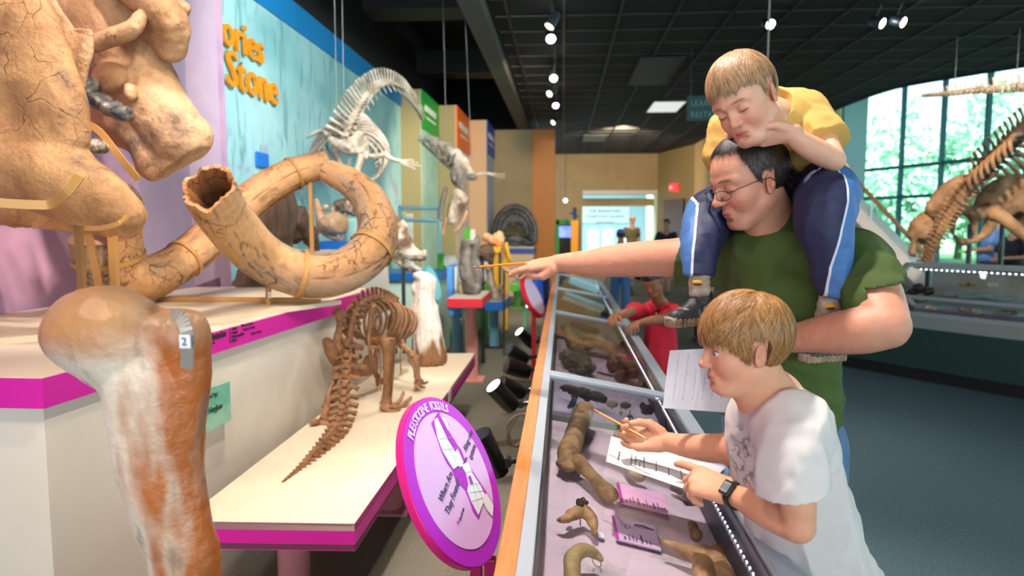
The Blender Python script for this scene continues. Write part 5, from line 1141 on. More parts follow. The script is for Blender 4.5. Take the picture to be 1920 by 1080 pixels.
def spine(par, l, n, fn, m, up=(0, 0, 1), nm='vertebra'):
    """l: (px,py,Y); fn(f)-> (w,pw,ph) ; n vertebrae evenly along"""
    p = cr([tuple(P(*q)) for q in l], 20); s = np.concatenate([[0], np.cumsum(np.linalg.norm(np.diff(p, axis=0), axis=1))]); L = s[-1]; out = []
    # spacing proportional to size
    ws = np.array([fn((i+.5)/n)[3] for i in range(n)]); e = np.concatenate([[0], np.cumsum(ws)]); e = e/e[-1]*L
    for i in range(n):
        sc = (e[i]+e[i+1])/2; c = np.array([np.interp(sc, s, p[:, d]) for d in range(3)]); c2 = np.array([np.interp(min(sc+.01, L), s, p[:, d]) for d in range(3)]); c1 = np.array([np.interp(max(sc-.01, 0), s, p[:, d]) for d in range(3)])
        w, pw, ph, _ = fn((i+.5)/n); v, f_ = vert_mesh(w, w, (e[i+1]-e[i])*.86, pw, ph)
        t = c2-c1; v = place(v, c, t, up if not callable(up) else up((i+.5)/n)); mk(nm, v, f_, m, par); out.append((c, t))
    return out
tail = [(529, 907, 2.63), (560, 882, 2.78), (600, 842, 3.02), (632, 805, 3.28), (643, 770, 3.46), (646, 735, 3.58), (649, 700, 3.66), (651, 668, 3.72), (652, 640, 3.78)]
def ft(f): w = .012+.042*min(1, f*1.35); return (w, w*(.25+.75*min(1, f*1.3)) if f < .9 else w*.8, w*(.25+.35*f), .012+.05*f if f < .55 else .040)
spine(sl_, tail, 26, ft, m_bone, nm='tail_vertebra')
back = [(653, 628, 3.82), (657, 605, 3.88), (666, 584, 3.96), (682, 567, 4.08), (705, 560, 4.25), (728, 566, 4.45), (748, 578, 4.7)]
st_ = spine(sl_, back, 16, lambda f: (.05, .045*(1-f*.5), .055, 1), m_bone, up=(-.05, -.1, 1))
def tb(par, l, m, nm, seg=10, n=5, flat=1): 
    b = MB(); q = cr(pts(l), n); r_ = cr(rad(l), n)[:, 0]; b.tube([tuple(x) for x in q], r_, seg, flat=flat); return b.build(nm, m, par, angle=180)
# ribs
for k in range(5, 16):
    c, t = st_[k]; t = Vector(t).normalized(); side = t.cross(Vector((0, 0, 1))).normalized(); dn = side.cross(t).normalized()
    if dn.z > 0: dn = -dn
    w_ = .125+.02*math.sin(k); d_ = .26-.01*abs(k-10)
    for s in (-1, 1):
        q = [Vector(c)+side*s*.02, Vector(c)+side*s*w_*.75+dn*.03-t*.01, Vector(c)+side*s*w_+dn*d_*.45-t*.02, Vector(c)+side*s*w_*.85+dn*d_*.8-t*.03, Vector(c)+side*s*w_*.45+dn*d_*1.05-t*.03]
        b = MB(); qq = cr([tuple(x) for x in q], 5); b.tube([tuple(x) for x in qq], list(np.linspace(.008, .0115, len(qq)-6))+[.010, .009, .008, .007, .006, .005], 7, flat=1.0); b.build('rib', m_bone, sl_, angle=180)
# pelvis
f = F()
FC(f, [(635, 585, 3.75, 9), (637, 610, 3.76, 6), (633, 640, 3.76, 9), (640, 665, 3.76, 10)], 6, 3); FE(f, 634, 585, 3.75, 11, 5, 8, 4)
FC(f, [(614, 643, 3.72, 9), (622, 660, 3.73, 13), (634, 680, 3.76, 12), (648, 690, 3.8, 10)], 8, 3); FE(f, 613, 640, 3.72, 8, 9, 8, 4)
FC(f, [(661, 600, 3.8, 7), (657, 625, 3.8, 6), (655, 650, 3.8, 10), (660, 680, 3.85, 9)], 6, 3)
FC(f, [(650, 690, 3.8, 12), (672, 694, 3.85, 13), (690, 690, 3.88, 10), (693, 675, 3.88, 9)], 8, 3); FE(f, 690, 686, 3.88, 10, 20, 8, 8)
organic('pelvis', f, .004, m_bone, sl_, disp=lambda v: fbm(v, 60, 3)*.002)
for a, b in (((662, 645, 3.78), (680, 652, 3.8)), ((662, 668, 3.76), (676, 668, 3.78))): tb(sl_, [(*a, 5), ((a[0]+b[0])/2, a[1]+3, a[2], 4), (*b, 6)], m_bone, 'side_process')
# hind legs: near right
tb(sl_, [(700, 572, 3.82, 12), (697, 590, 3.82, 12), (692, 625, 3.8, 9), (694, 660, 3.78, 7), (697, 690, 3.78, 8)], m_bone, 'shoulder_blade', flat=.5)
tb(sl_, [(690, 640, 3.85, 9), (705, 640, 3.82, 8), (722, 636, 3.78, 10)], m_bone, 'thigh_bone')
tb(sl_, [(727, 634, 3.75, 15), (727, 645, 3.75, 15), (727, 668, 3.75, 10), (726, 710, 3.75, 8), (725, 742, 3.75, 9), (724, 758, 3.75, 13)], m_bone, 'shin_bone')
tb(sl_, [(738, 640, 3.78, 4), (737, 690, 3.78, 3), (731, 745, 3.77, 4)], m_bone, 'calf_bone')
f = F(); FE(f, 722, 768, 3.72, 11, 7, 12, 4); FE(f, 738, 768, 3.78, 10, 6, 10, 4)
for l in ([(735, 768, 3.74, 5), (752, 766, 3.78, 4), (768, 753, 3.85, 4), (770, 748, 3.86, 2)], [(735, 765, 3.78, 4), (748, 758, 3.88, 3.5), (756, 742, 3.96, 3), (756, 738, 3.97, 1.5)], [(725, 775, 3.7, 4), (738, 776, 3.7, 3), (750, 772, 3.72, 2.5)]): FC(f, l, 3)
organic('foot', f, .0035, m_bone2, sl_).location.z = .013
# left hind
tb(sl_, [(632, 690, 3.72, 9), (627, 715, 3.66, 6), (618, 742, 3.6, 6), (612, 765, 3.55, 9)], m_bone, 'thigh_bone')
tb(sl_, [(625, 715, 3.6, 3), (617, 735, 3.57, 3), (614, 755, 3.55, 4)], m_bone2, 'calf_bone')
tb(sl_, [(628, 735, 3.62, 9), (620, 752, 3.58, 8), (610, 775, 3.5, 8), (607, 788, 3.46, 10)], m_bone, 'shin_bone')
f = F(); FE(f, 590, 796, 3.42, 10, 6, 12, 4, ang=15); FE(f, 605, 797, 3.46, 14, 7, 12, 5)
for l in ([(610, 798, 3.46, 6), (630, 803, 3.5, 5), (650, 796, 3.55, 4), (668, 785, 3.62, 3)], [(612, 793, 3.5, 5), (640, 794, 3.56, 4), (660, 786, 3.64, 3)], [(610, 800, 3.44, 5), (625, 806, 3.45, 3)]): FC(f, l, 3)
organic('foot', f, .0035, m_bone2, sl_).location.z = .013
a = P(596, 800, 3.43); MB().cyl((a.x, 3.43, ZB), (a.x, 3.43, a.z), .004, seg=8).build('support_pin', m_steel, sl_)
# front legs
tb(sl_, [(744, 612, 4.5, 8), (748, 632, 4.48, 6), (755, 648, 4.42, 8)], m_bone, 'upper_arm_bone'); tb(sl_, [(748, 640, 4.45, 8), (762, 655, 4.4, 6), (775, 668, 4.32, 9)], m_bone2, 'upper_arm_bone')
tb(sl_, [(778, 668, 4.3, 9), (783, 685, 4.28, 5), (783, 700, 4.27, 5), (784, 712, 4.25, 7)], m_bone2, 'forearm_bone'); tb(sl_, [(770, 672, 4.3, 6), (778, 690, 4.28, 4), (781, 708, 4.26, 5)], m_bone2, 'forearm_bone')
f = F(); FE(f, 786, 718, 4.22, 9, 6, 10, 4)
for l in ([(786, 720, 4.22, 3.5), (795, 722, 4.22, 3), (802, 719, 4.22, 2)], [(782, 722, 4.2, 3.5), (790, 728, 4.18, 3), (797, 729, 4.16, 2)], [(780, 722, 4.2, 3.5), (780, 729, 4.17, 3), (784, 732, 4.15, 2)]): FC(f, l, 3)
organic('foot', f, .0035, m_bone, sl_).location.z = .010
tb(sl_, [(712, 640, 4.3, 7), (706, 660, 4.28, 5), (703, 680, 4.25, 6)], m_bone, 'upper_arm_bone'); tb(sl_, [(703, 680, 4.25, 7), (704, 700, 4.22, 5), (712, 712, 4.2, 7)], m_bone, 'forearm_bone')
f = F(); FE(f, 712, 716, 4.2, 9, 5, 10, 4); FC(f, [(712, 718, 4.2, 3.5), (720, 722, 4.2, 2.5)], 3); FC(f, [(708, 718, 4.2, 3.5), (708, 725, 4.17, 2.5)], 3); organic('foot', f, .004, m_bone, sl_).location.z = .010
f = F(); FC(f, [(740, 600, 4.5, 14), (735, 640, 4.5, 9), (742, 660, 4.5, 5)], 6, 3, (VY, .4)); organic('shoulder_blade', f, .004, m_bone, sl_)
f = F(); FC(f, [(752, 590, 4.85, 14), (758, 600, 5.0, 16), (760, 612, 5.15, 10)], 6); organic('skull', f, .005, m_bone, sl_)
tb(sl_, [(700, 652, 4.0, 2.5), (722, 650, 4.2, 2.5), (745, 650, 4.4, 2.5)], m_steel, 'support_rod')
for px, Y in ((700, 4.05), (740, 4.5)):
    a = P(px, 600, Y); MB().cyl((a.x, Y, ZB), (a.x, Y, P(px, 575, Y).z), .005, seg=8).build('support_rod', m_steel, sl_)
YK = 1.0
# ---- white fossil block at the end of the bench
m_wb = mat_attr('fossil_white', .7, bump=.6, bscale=60)
f = F(); Y = 4.87
FC(f, [(800, 530, Y, 18), (795, 560, Y, 20), (800, 600, Y, 26), (803, 650, Y, 30), (805, 672, Y, 33)], 10, 3); FE(f, 780, 540, Y, 9, 14, 12, 5); FE(f, 790, 518, Y, 18, 9, 16, 5, ang=-5); FE(f, 780, 585, Y, 10, 24, 14, 6); FE(f, 796, 676, Y, 22, 14, 26, 6); FE(f, 822, 668, Y, 11, 10, 18, 6)
zb_ = PZ(800, 690, ZB); f.half((0, 0, ZB+.004), (0, 0, -1))
def wt(v, n):
    z = v[:, 2]; k = np.clip((.70+.10*vnoise(v*np.array([1, 1, .2]), 30, 2)-z)/.08, 0, 1)[:, None]; a = np.array(lin('#efe4d8')); b = np.array(lin('#8a6444')); st = np.clip(vnoise(v*np.array([1, 1, .15]), 60, 8), 0, 1)[:, None]*.25
    c = a*(1-st)+b*st; return c*(1-k)+b*(1-.4*st)*k
tag(organic('fossil_block', f, .006, m_wb, None, disp=lambda v: fbm(v*np.array([1, 1, .3]), 40, 3)*.006, tint=wt), 'tall white fossil block with brown fibrous base at the far end of the bench', 'fossil')
# ============================================================ PEOPLE
def nrm(v): v = np.array(tuple(v), float); return v/np.linalg.norm(v)
def frame(fwd, up): x = nrm(fwd); u = np.array(up, float); z = nrm(u-x*(u @ x)); y = np.cross(z, x); return np.stack([x, y, z], 1)
class Loc:
    """local frame (x forward, y left, z up) scaled by sc, for building a head or hand into a body"""
    def __init__(s, f, R, sc, T=None, anchor=None, at=None):
        s.f = f; s.R = R; s.sc = sc; s.T = V3(T) if T is not None else V3(at)-R @ (np.array(anchor, float)*sc)
    def pt(s, p): return s.T+s.R @ (np.array(p, float)*s.sc)
    def inv(s, v): return ((v-s.T) @ s.R)/s.sc
    def ell(s, c, r, k=.03, op=1, rot=None):
        r = [r]*3 if np.isscalar(r) else r; s.f.ell(s.pt(c), np.array(r)*s.sc, k*s.sc, s.R if rot is None else s.R @ rot, op); return s
    def cone(s, a, b, ra, rb=None, k=.03, op=1, flat=None):
        s.f.cone(s.pt(a), s.pt(b), ra*s.sc, (ra if rb is None else rb)*s.sc, k*s.sc, None if flat is None else (s.R @ np.array(flat[0], float), flat[1]), op); return s
def rotz(a): c, s_ = math.cos(a), math.sin(a); return np.array([(c, -s_, 0), (s_, c, 0), (0, 0, 1)])
def roty(a): c, s_ = math.cos(a), math.sin(a); return np.array([(c, 0, s_), (0, 1, 0), (-s_, 0, c)])
def rotx(a): c, s_ = math.cos(a), math.sin(a); return np.array([(1, 0, 0), (0, c, -s_), (0, s_, c)])
def head(L, child=False, eyes='open', nose=1.0, smile=0, ears=True):
    """chin at z=0, crown at z=1, face towards +x"""
    ez = .46 if child else .49
    L.ell((-.07, 0, .64), (.415, .325, .365), .05)
    L.ell((.06, 0, .58), (.30, .285, .33), .08); L.ell((.10, 0, .34), (.225, .235, .26), .10)
    L.ell((.22, 0, .10), (.115, .12, .085), .10); L.cone((-.03, .20, .27), (.20, .09, .09), .085, .075, .09); L.cone((-.03, -.20, .27), (.20, -.09, .09), .085, .075, .09)
    for s in (-1, 1):
        L.ell((.185, s*.145, .33 if child else .36), (.125, .105, .12), .08)
        L.cone((.335, s*.05, ez+.075), (.26, s*.205, ez+.085), .036, .034, .06)
        L.ell((.372, s*.135, ez), (.07, .085, .055), .06, -1)
        if eyes == 'open':
            L.ell((.272, s*.128, ez), .066, .012)
            L.ell((.335, s*.138, ez-.002), (.05, .058, .022), .012, -1)
            L.cone((.318, s*.085, ez+.03), (.300, s*.185, ez+.022), .012, .010, .012)
            L.cone((.322, s*.09, ez-.028), (.300, s*.18, ez-.024), .010, .008, .012)
        else:
            L.ell((.276, s*.130, ez), (.066, .070, .060), .018)
            L.cone((.322, s*.078, ez-.018), (.300, s*.190, ez-.016), .011, .009, .012)
    nl = .365 if child else .40
    L.cone((.325, 0, ez+.06), (nl+.025*nose, 0, ez-.12), .030, .040, .03); L.ell((nl+.025*nose, 0, ez-.125), (.045, .042, .038), .025)
    for s in (-1, 1): L.ell((nl-.02, s*.042, ez-.138), (.040, .026, .027), .02); L.ell((nl+.0, s*.022, ez-.165), (.018, .012, .012), .012, -1)
    mz = .205 if child else .215; mx = .335 if child else .345
    L.ell((mx-.04, 0, mz+.01), (.060, .095, .070), .05)
    for s in (-1, 1):
        L.cone((mx+.022, s*.012, mz+.018), (mx-.028, s*.088, mz+.003+smile), .0095, .004, .010); L.cone((mx+.012, s*.01, mz-.018), (mx-.030, s*.074, mz-.002+smile), .012, .004, .010)
        L.cone((mx+.040, 0, mz), (mx-.022, s*.088, mz+.003+smile), .0045, .0045, .005, -1)
    L.ell((mx-.005, 0, mz-.065), (.03, .06, .018), .03, -1)
    if ears:
        for s in (-1, 1):
            y = s*.315; Rr = rotz(s*.35) @ rotx(s*-.12)
            L.ell((-.065, y, .440), (.072, .028, .112), .02, 1, Rr); L.ell((-.052, y+s*.028, .455), (.044, .020, .076), .012, -1, Rr); L.ell((-.035, y+s*.005, .36), (.035, .022, .04), .02)
            L.ell((-.035, y+s*.012, .445), (.014, .014, .022), .012)
def face_tint(L, skin, lips, child=False, brow=None, lash='#2a1a14', red=.5, eyes='open', stub=0):
    ez = .46 if child else .49; mz = .205 if child else .215; mx = .335 if child else .345
    S_, Lp, La = (np.array(lin(c)) for c in (skin, lips, lash)); rd = np.array(lin('#c8604c'))
    def f(v, n):
        c = np.tile(S_, (len(v), 1)); p = L.inv(v); x, y, z = p[:, 0], p[:, 1], p[:, 2]; ay = np.abs(y); inh = (np.abs(x) < .7) & (ay < .5) & (z > -.2) & (z < 1.2)
        def mixin(w, col_):
            nonlocal c; w = (np.clip(w, 0, 1)*inh)[:, None]; c = c*(1-w)+col_*w
        g = lambda cx, cy, cz, r: np.exp(-(((x-cx)/r[0])**2+((ay-cy)/r[1])**2+((z-cz)/r[2])**2))
        mixin(red*.5*g(.24, .17, .31, (.2, .12, .12)), rd); mixin(red*.5*g(.42, 0, ez-.12, (.1, .06, .06)), rd); mixin(red*.6*g(-.08, .34, .45, (.12, .05, .15)), rd)
        lipw = np.clip(1.2-((ay/.082)**2+((z-mz)/.030)**2)**1.0, 0, 1)*2.2*(x > mx-.045); mixin(np.clip(lipw, 0, .7), Lp)
        mixin(np.clip(1.1-((ay/.088)**2+((z-mz)/.0065)**2), 0, 1)*(x > mx-.04)*1.0, Lp*.35)
        if brow is not None:
            b = np.array(lin(brow)); zb = ez+.095-.10*(ay-.13)**2/.01*.12; mixin(np.clip(1-((ay-.13)/.085)**4-((z-zb)/.020)**2, 0, 1)*(x > .15)*.8, b)
        if eyes == 'open': mixin(np.clip(1-((ay-.138)/.066)**4-((z-ez-.024)/.010)**2, 0, 1)*(x > .24)*.9, La)
        else: mixin(np.clip(1-((ay-.134)/.064)**4-((z-ez+.020+.010*np.cos((ay-.134)*22))/.011)**2, 0, 1)*(x > .24)*.95, La); mixin(.25*g(.33, .13, ez+.01, (.1, .07, .04)), rd)
        if stub: mixin(stub*g(.2, .0, .12, (.25, .25, .13)), np.array(lin('#7a5a48')))
        return c
    return f
m_eye = mat('eye_white', '#e8e4e0', .15, coat=.6); m_iris = mat('iris_blue', '#4a6470', .2, coat=1); m_pup = mat('pupil', '#0a0808', .1, coat=1)
def eyeballs(L, par, ez, look=(1, 0, 0), iris=None):
    for s in (-1, 1):
        c = L.pt((.270, s*.128, ez)); r_ = .058*L.sc; e = MB().ball(c, r_, 20).build('eye', m_eye, par, angle=180)
        d = Vector(L.R @ nrm(look)); MB().lathe(Vector(c)+d*(r_*.90), d, [(0, r_*.46), (r_*.09, r_*.40), (r_*.12, r_*.1)], 20).build('iris', iris or m_iris, e)
        MB().lathe(Vector(c)+d*(r_*1.0), d, [(0, r_*.22), (r_*.035, r_*.18)], 16).build('pupil', m_pup, e)
def hair(L, n, zline, par, c1, c2, thick=.035, pole=(-.30, 0, .95), length=.42, wid=.0010, seedr=1, thin=None, wave=.0, cap=True, front=0.0, name='hair', lift=.0, part=0):
    """strands combed outwards from the crown; zline(azimuth) gives where they end (azimuth 0 is the face)"""
    r = np.random.default_rng(seedr); C0 = np.array([-.06, 0, .625]); RR = np.array([.425, .335, .385]); pz = nrm(pole)
    u = nrm(np.cross((0, 1, 0), pz)); w_ = np.cross(pz, u)
    V = []; Fc = []; T = []; cnt = 0; c1 = np.array(lin(c1)); c2 = np.array(lin(c2)); NS = 9
    for i in range(n):
        ph = r.uniform(0, 2*PI); th0 = math.acos(1-r.uniform(0, 1)*1.45)*.95; ln = length*r.uniform(.7, 1.15); off = thick*r.uniform(.35, 1.0)
        dph = r.normal(0, .16)+part+.18*math.sin(ph*5); P_ = []; ok = True; th = th0
        for k in range(NS):
            t = k/(NS-1); th = th0+ln*t*2.0; a = ph+dph*t+wave*math.sin(5*t+ph*7)
            d = pz*math.cos(th)+(u*math.cos(a)+w_*math.sin(a))*math.sin(th)
            q = C0+RR*d*(1.012+off*(.55+.45*math.sin(min(1, t*1.25)*PI*.62))+(lift*t))
            az = abs(math.atan2(q[1], q[0])); zl = zline(az)+r.normal(0, .020)+.012*math.sin(az*23+1)+.012*math.sin(az*41)
            if k == 0 and q[2] < zl: ok = False; break
            if q[2] < zl: 
                break
            P_.append(q)
        if not ok or len(P_) < 3: continue
        if thin is not None and r.uniform() < thin(P_[0]): continue
        P_ = np.array(P_); W = L.T+(P_*L.sc) @ L.R.T; m_ = len(W); tdir = nrm(W[-1]-W[0]); nd = nrm(W[0]-L.pt(C0)); sd_ = np.cross(tdir, nd); cc = c1+(c2-c1)*r.uniform(0, 1)
        for k in range(m_):
            rad_ = wid*(1-.75*k/(m_-1)); o_ = W[k]
            V += [o_+sd_*rad_, o_+nd*rad_*.8, o_-sd_*rad_]; T += [cc]*3
        for k in range(m_-1):
            b = cnt+3*k
            for j in range(2): Fc.append((b+j, b+j+1, b+j+4, b+j+3))
        cnt += 3*m_
    m = mat_attr('hair_fibre', .42, spec=.5, var=.15, vscale=60)
    return mk(name, np.array(V), Fc, m, par, True, tint=np.array(T), angle=180)
def scalp(L, zline, par, c, thick=.022, h=.003, name='hair_base'):
    f = F(); C0 = np.array([-.06, 0, .625]); f.ell(L.pt(C0), np.array([.425+thick, .335+thick, .385+thick])*L.sc, .001, L.R)
    def cut(X, Y, Z, G):
        q = L.inv(np.stack([X, Y, Z], -1)); az = np.abs(np.arctan2(q[..., 1], q[..., 0])); zl = np.vectorize(zline)(np.linspace(0, PI, 64)); g = (np.interp(az, np.linspace(0, PI, 64), zl)+.02-q[..., 2])*L.sc
        return np.maximum(G, g)
    f.fn(cut); v, fc = f.mesh(h); v = relax(v, fc, 2); return mk(name, v, fc, mat_attr('hair_fibre', .42, spec=.5, var=.15, vscale=60), par, True, tint=np.tile(np.array(lin(c)), (len(v), 1)), angle=180)
def hand(f, wrist, dirx, dorsal, size, side, curls, spread=(.10, .02, -.05, -.13), thumb=((.10, .14, -.03), (.30, .30, -.08), (.44, .34, -.12), (.55, .33, -.14)), lens=None, k=.022, fat=1.0):
    """side +1: thumb on +y. curls: four triples of bend angles in degrees (index..little)"""
    x = nrm(dirx); d = np.array(dorsal, float); z = nrm(d-x*(d @ x)); y = np.cross(z, x)*side; R = np.stack([x, y, z], 1); L = Loc(f, R, size, T=wrist)
    fl = ((0, 0, 1), .72)
    L.cone((-.10, 0, 0), (.10, 0, 0), .145*fat, .155*fat, .05, flat=((0, 0, 1), .78))
    K = [(.50, .150, .0), (.53, .045, .015), (.50, -.058, .008), (.44, -.150, -.012)]
    for q in K: L.cone((.10, q[1]*.55, 0), q, .115*fat, .080*fat, .04, flat=((0, 0, 1), .85))
    lens = lens or ((.215, .13, .10), (.235, .145, .105), (.215, .135, .10), (.165, .10, .09))
    rs = (.060, .062, .058, .050); tips = []
    for i in range(4):
        p = np.array(K[i]); a = 0; for_sp = spread[i]
        rr = rs[i]*fat; 
        for j in range(3):
            a += math.radians(curls[i][j]); dv = np.array([math.cos(a)*math.cos(for_sp), math.cos(a)*math.sin(for_sp), -math.sin(a)]); q = p+dv*lens[i][j]
            L.cone(p, q, rr*(1-.09*j), rr*(.93-.10*j), k if j else .03); p = q
        tips.append(L.pt(p))
    T = thumb; L.cone(T[0], T[1], .105*fat, .080*fat, .04); L.cone(T[1], T[2], .070*fat, .064*fat, k); L.cone(T[2], T[3], .062*fat, .050*fat, k)
    return L, tips
# fabrics
def fabric(name, c, c2=None, bump=.25, bs=500, **k): return mat(name, c, .85, c2 or c, 8, bump=bump, bscale=bs, **k)
m_skin = mat_attr('skin', .48, bump=.12, bscale=220, sss=.12, spec=.35, var=.05, vscale=40)
def fold(v, dirs, amp=.004, freq=18, seed=0):
    """soft cloth folds: ridges running along dirs"""
    d = nrm(dirs); q = v-np.outer(v @ d, d)*.85
    return amp*(1-2*np.abs(vnoise(q, freq, seed)))+amp*.4*vnoise(v, freq*2.2, seed+3)
def foldfn(*layers):
    """cloth folds inside the implicit shape, so hems stay cleanly cut; layers: (direction, amp, freq, seed)"""
    def g(X, Y, Z, G):
        i = np.abs(G) < .022; v = np.stack([X[i], Y[i], Z[i]], 1)
        if len(v): G = G.copy(); G[i] = G[i]-sum(fold(v, *l) for l in layers)
        return G
    return g
def side_mat():
    m = bpy.data.materials.new('trouser_sides'); m.use_nodes = True; N = m.node_tree.nodes; L = m.node_tree.links; b = N['Principled BSDF']; b.inputs['Roughness'].default_value = .65
    a = N.new('ShaderNodeAttribute'); a.attribute_name = 'tint'; r = N.new('ShaderNodeValToRGB'); r.color_ramp.interpolation = 'CONSTANT'
    e = r.color_ramp.elements; e[0].position = 0; e[0].color = col('#161c40'); e[1].position = .475; e[1].color = col('#c8ccd8'); q = e.new(.525); q.color = col('#3f6ca4')
    sp = N.new('ShaderNodeSeparateColor'); L.new(a.outputs['Color'], sp.inputs[0]); L.new(sp.outputs[0], r.inputs[0]); L.new(r.outputs[0], b.inputs['Base Color'])
    return m
# ------------------------------------------------------------------ the man
man = root('person', 'man in glasses and green t-shirt pointing with a pencil, child on his shoulders', 'person', (P(1450, 800, 1.95).x, 1.95, 0))
f = F(); Rh = frame((-.90, -.30, -.30), (0, 0, 1)); HL = Loc(f, Rh, .235, anchor=(.45, 0, .37), at=P(1339, 383, 1.80)); head(HL, False, 'down', 1.0)
nb = P(1462, 432, 1.93); f.cone(HL.pt((-.12, 0, .28)), nb, .058, .062, .02); f.cone(HL.pt((-.0, 0, .14)), P(1440, 430, 1.87), .044, .055, .02)
shR = P(1345, 480, 2.10); shL = P(1610, 500, 1.74); f.cone(nb, shR, .06, .06, .05); f.cone(nb, shL, .06, .06, .05); f.cone(nb, P(1462, 600, 1.97), .055, .09, .03)
armR = [P(1345, 482, 2.10), P(1290, 483, 2.13), P(1235, 484, 2.17), P(1180, 487, 2.22), P(1140, 490, 2.25), P(1105, 493, 2.28), P(1046, 493, 2.34)]
f.curve(armR, [.064, .062, .056, .055, .050, .043, .029], 3, .02)
hx = V3(P(958, 500, 2.40))-V3(P(1046, 493, 2.34)); LR, tipR = hand(f, P(1048, 493, 2.34), hx, (0, -.38, .92), .185, 1, [(2, 14, 8), (10, 16, 10), (20, 18, 12), (30, 22, 15)], thumb=((.08, .13, -.06), (.27, .20, -.15), (.44, .18, -.15), (.60, .15, -.10)))
armL = [P(1610, 505, 1.74), P(1638, 545, 1.66), P(1655, 590, 1.58), P(1664, 612, 1.55)]; f.curve(armL, [.064, .058, .052, .046], 4, .02)
fore = [P(1664, 613, 1.55), P(1625, 618, 1.57), P(1575, 624, 1.62), P(1520, 630, 1.69), P(1455, 640, 1.80)]; f.curve(fore, [.046, .052, .049, .040, .029], 4, .006)
hand(f, P(1455, 640, 1.80), (-1, .35, .05), (-.1, .3, .9), .185, -1, [(40, 50, 30)]*4)
def man_skin(v, n): return face_tint(HL, '#c98f74', '#a8564c', False, '#4a3528', '#3a2620', .75, 'down', .3)(v, n)
organic('body', f, .0026, m_skin, man, tint=man_skin, disp=lambda v: fbm(v, 70, 2)*.0004)
eyeballs(HL, man, .49, (.6, 0, -.6))
def mz(az): return .84 if az < .9 else (.84-(az-.9)*.78 if az < 1.35 else (.46 if az < 1.5 else (.57 if az < 2.0 else .20)))
scalp(HL, mz, man, '#241c1a', .006); hair(HL, 5200, mz, man, '#15110f', '#40332c', .06, (-.2, 0, .97), .40, .0013, 3, wave=.10, thin=lambda q: .55 if q[0] > .15 else .0)
# pony tail
pt = F(); ptl = [HL.pt((-.45, 0, .42)), HL.pt((-.54, 0, .32)), HL.pt((-.58, 0, .12)), HL.pt((-.55, 0, -.05))]; hb = MB(); rg = np.random.default_rng(5)
for k in range(220):
    o_ = rg.normal(0, 1, 3)*.011; e_ = rg.normal(0, 1, 3)*.008; q = cr([ptl[0]+o_*1.3, ptl[1]+o_, ptl[2]+o_*1.2+e_, ptl[3]+o_*.6+e_*1.5], 4); hb.tube([tuple(x) for x in q], list(np.linspace(.0016, .0006, len(q))), 4)
hb.build('pony_tail', mat('hair_dark', '#221a18', .45), man, angle=180)
# glasses
m_gf = mat('glasses_metal', '#5a5452', .3, metal=.8); gm = MB(); 
for s in (-1, 1):
    se = lambda q: math.copysign(abs(q)**.6, q); ring = [HL.pt((.425-.10*(max(0, s*math.cos(a)))**2*.5, s*.145+.100*se(math.cos(a)), .445+.052*se(math.sin(a)))) for a in np.linspace(0, 2*PI, 29)]
    gm.tube([tuple(x) for x in ring], .0011, 6, caps=False)
    gm.tube([tuple(HL.pt(q)) for q in ((.375, s*.242, .462), (.30, s*.315, .49), (.10, s*.335, .50), (-.06, s*.345, .495), (-.11, s*.335, .44))], .0012, 6)
gm.tube([tuple(HL.pt(q)) for q in ((.415, -.04, .48), (.43, 0, .495), (.415, .04, .48))], .0011, 6)
go = gm.build('glasses_frame', m_gf, man, angle=180)
for s in (-1, 1):
    ring = [HL.pt((.423-.10*(max(0, s*math.cos(a)))**2*.5, s*.145+.096*se(math.cos(a)), .445+.049*se(math.sin(a)))) for a in np.linspace(0, 2*PI, 28, endpoint=False)]
    MB().add([tuple(x) for x in ring], [tuple(range(28))]).build('lens', glass('spectacle_lens', (.96, .98, .98), 0, .9), man)
# T-shirt
sax = nrm(shL-shR)
ft_ = F()
R3 = frame(np.cross(sax, (0, 0, 1)), (0, 0, 1))
def te(px, py, Y, a, b, c, k=.05): ft_.ell(P(px, py, Y), (b, a, c), k, R3)
te(1470, 505, 1.95, .165, .105, .12); te(1446, 462, 1.92, .115, .105, .07, .03); ft_.cone(P(1462, 432, 1.93), P(1448, 475, 1.91), .084, .10, .03); te(1462, 580, 1.94, .180, .118, .16); te(1458, 680, 1.95, .168, .120, .16); te(1460, 760, 1.96, .170, .125, .14)
ft_.cone(P(1468, 440, 1.93), P(1360, 475, 2.08), .070, .072, .05); ft_.cone(P(1468, 440, 1.93), P(1602, 492, 1.77), .070, .076, .05)
ft_.curve([P(1350, 481, 2.10), P(1310, 483, 2.12), P(1255, 486, 2.15)], [.078, .078, .075], 3, .04)
ft_.curve([P(1605, 500, 1.75), P(1632, 530, 1.69), P(1650, 572, 1.62)], [.072, .072, .072], 3, .03)
HEM = P(1460, 786, 1.96)
def cutman(X, Y, Z, G):
    G = np.maximum(G, (HEM.z+.012*np.sin(X*22))-Z)
    a, b = V3(P(1282, 483, 2.13)), nrm(V3(P(1240, 483, 2.17))-V3(P(1300, 483, 2.12)))+np.array([0, 0, .25]); b = nrm(b)
    s1 = (X-a[0])*b[0]+(Y-a[1])*b[1]+(Z-a[2])*b[2]; G = np.where(X < a[0]+.12, np.maximum(G, s1), G)
    a, b = V3(P(1634, 528, 1.65)), nrm((.22, .05, -1)); s2 = (X-a[0])*b[0]+(Y-a[1])*b[1]+(Z-a[2])*b[2]
    G = np.where((X > P(1570, 500, 1.75).x) & (Z > a[2]-.10), np.maximum(G, s2), G)
    d = np.sqrt((X-nb.x+.02)**2+(Y-nb.y+.035)**2+((Z-(nb.z+.10))*.9)**2)-.068
    return np.maximum(G, -d)
ft_.fn(foldfn(((.3, 0, 1), .008, 13, 4), ((1, 0, -.4), .004, 20, 9))); ft_.fn(cutman)
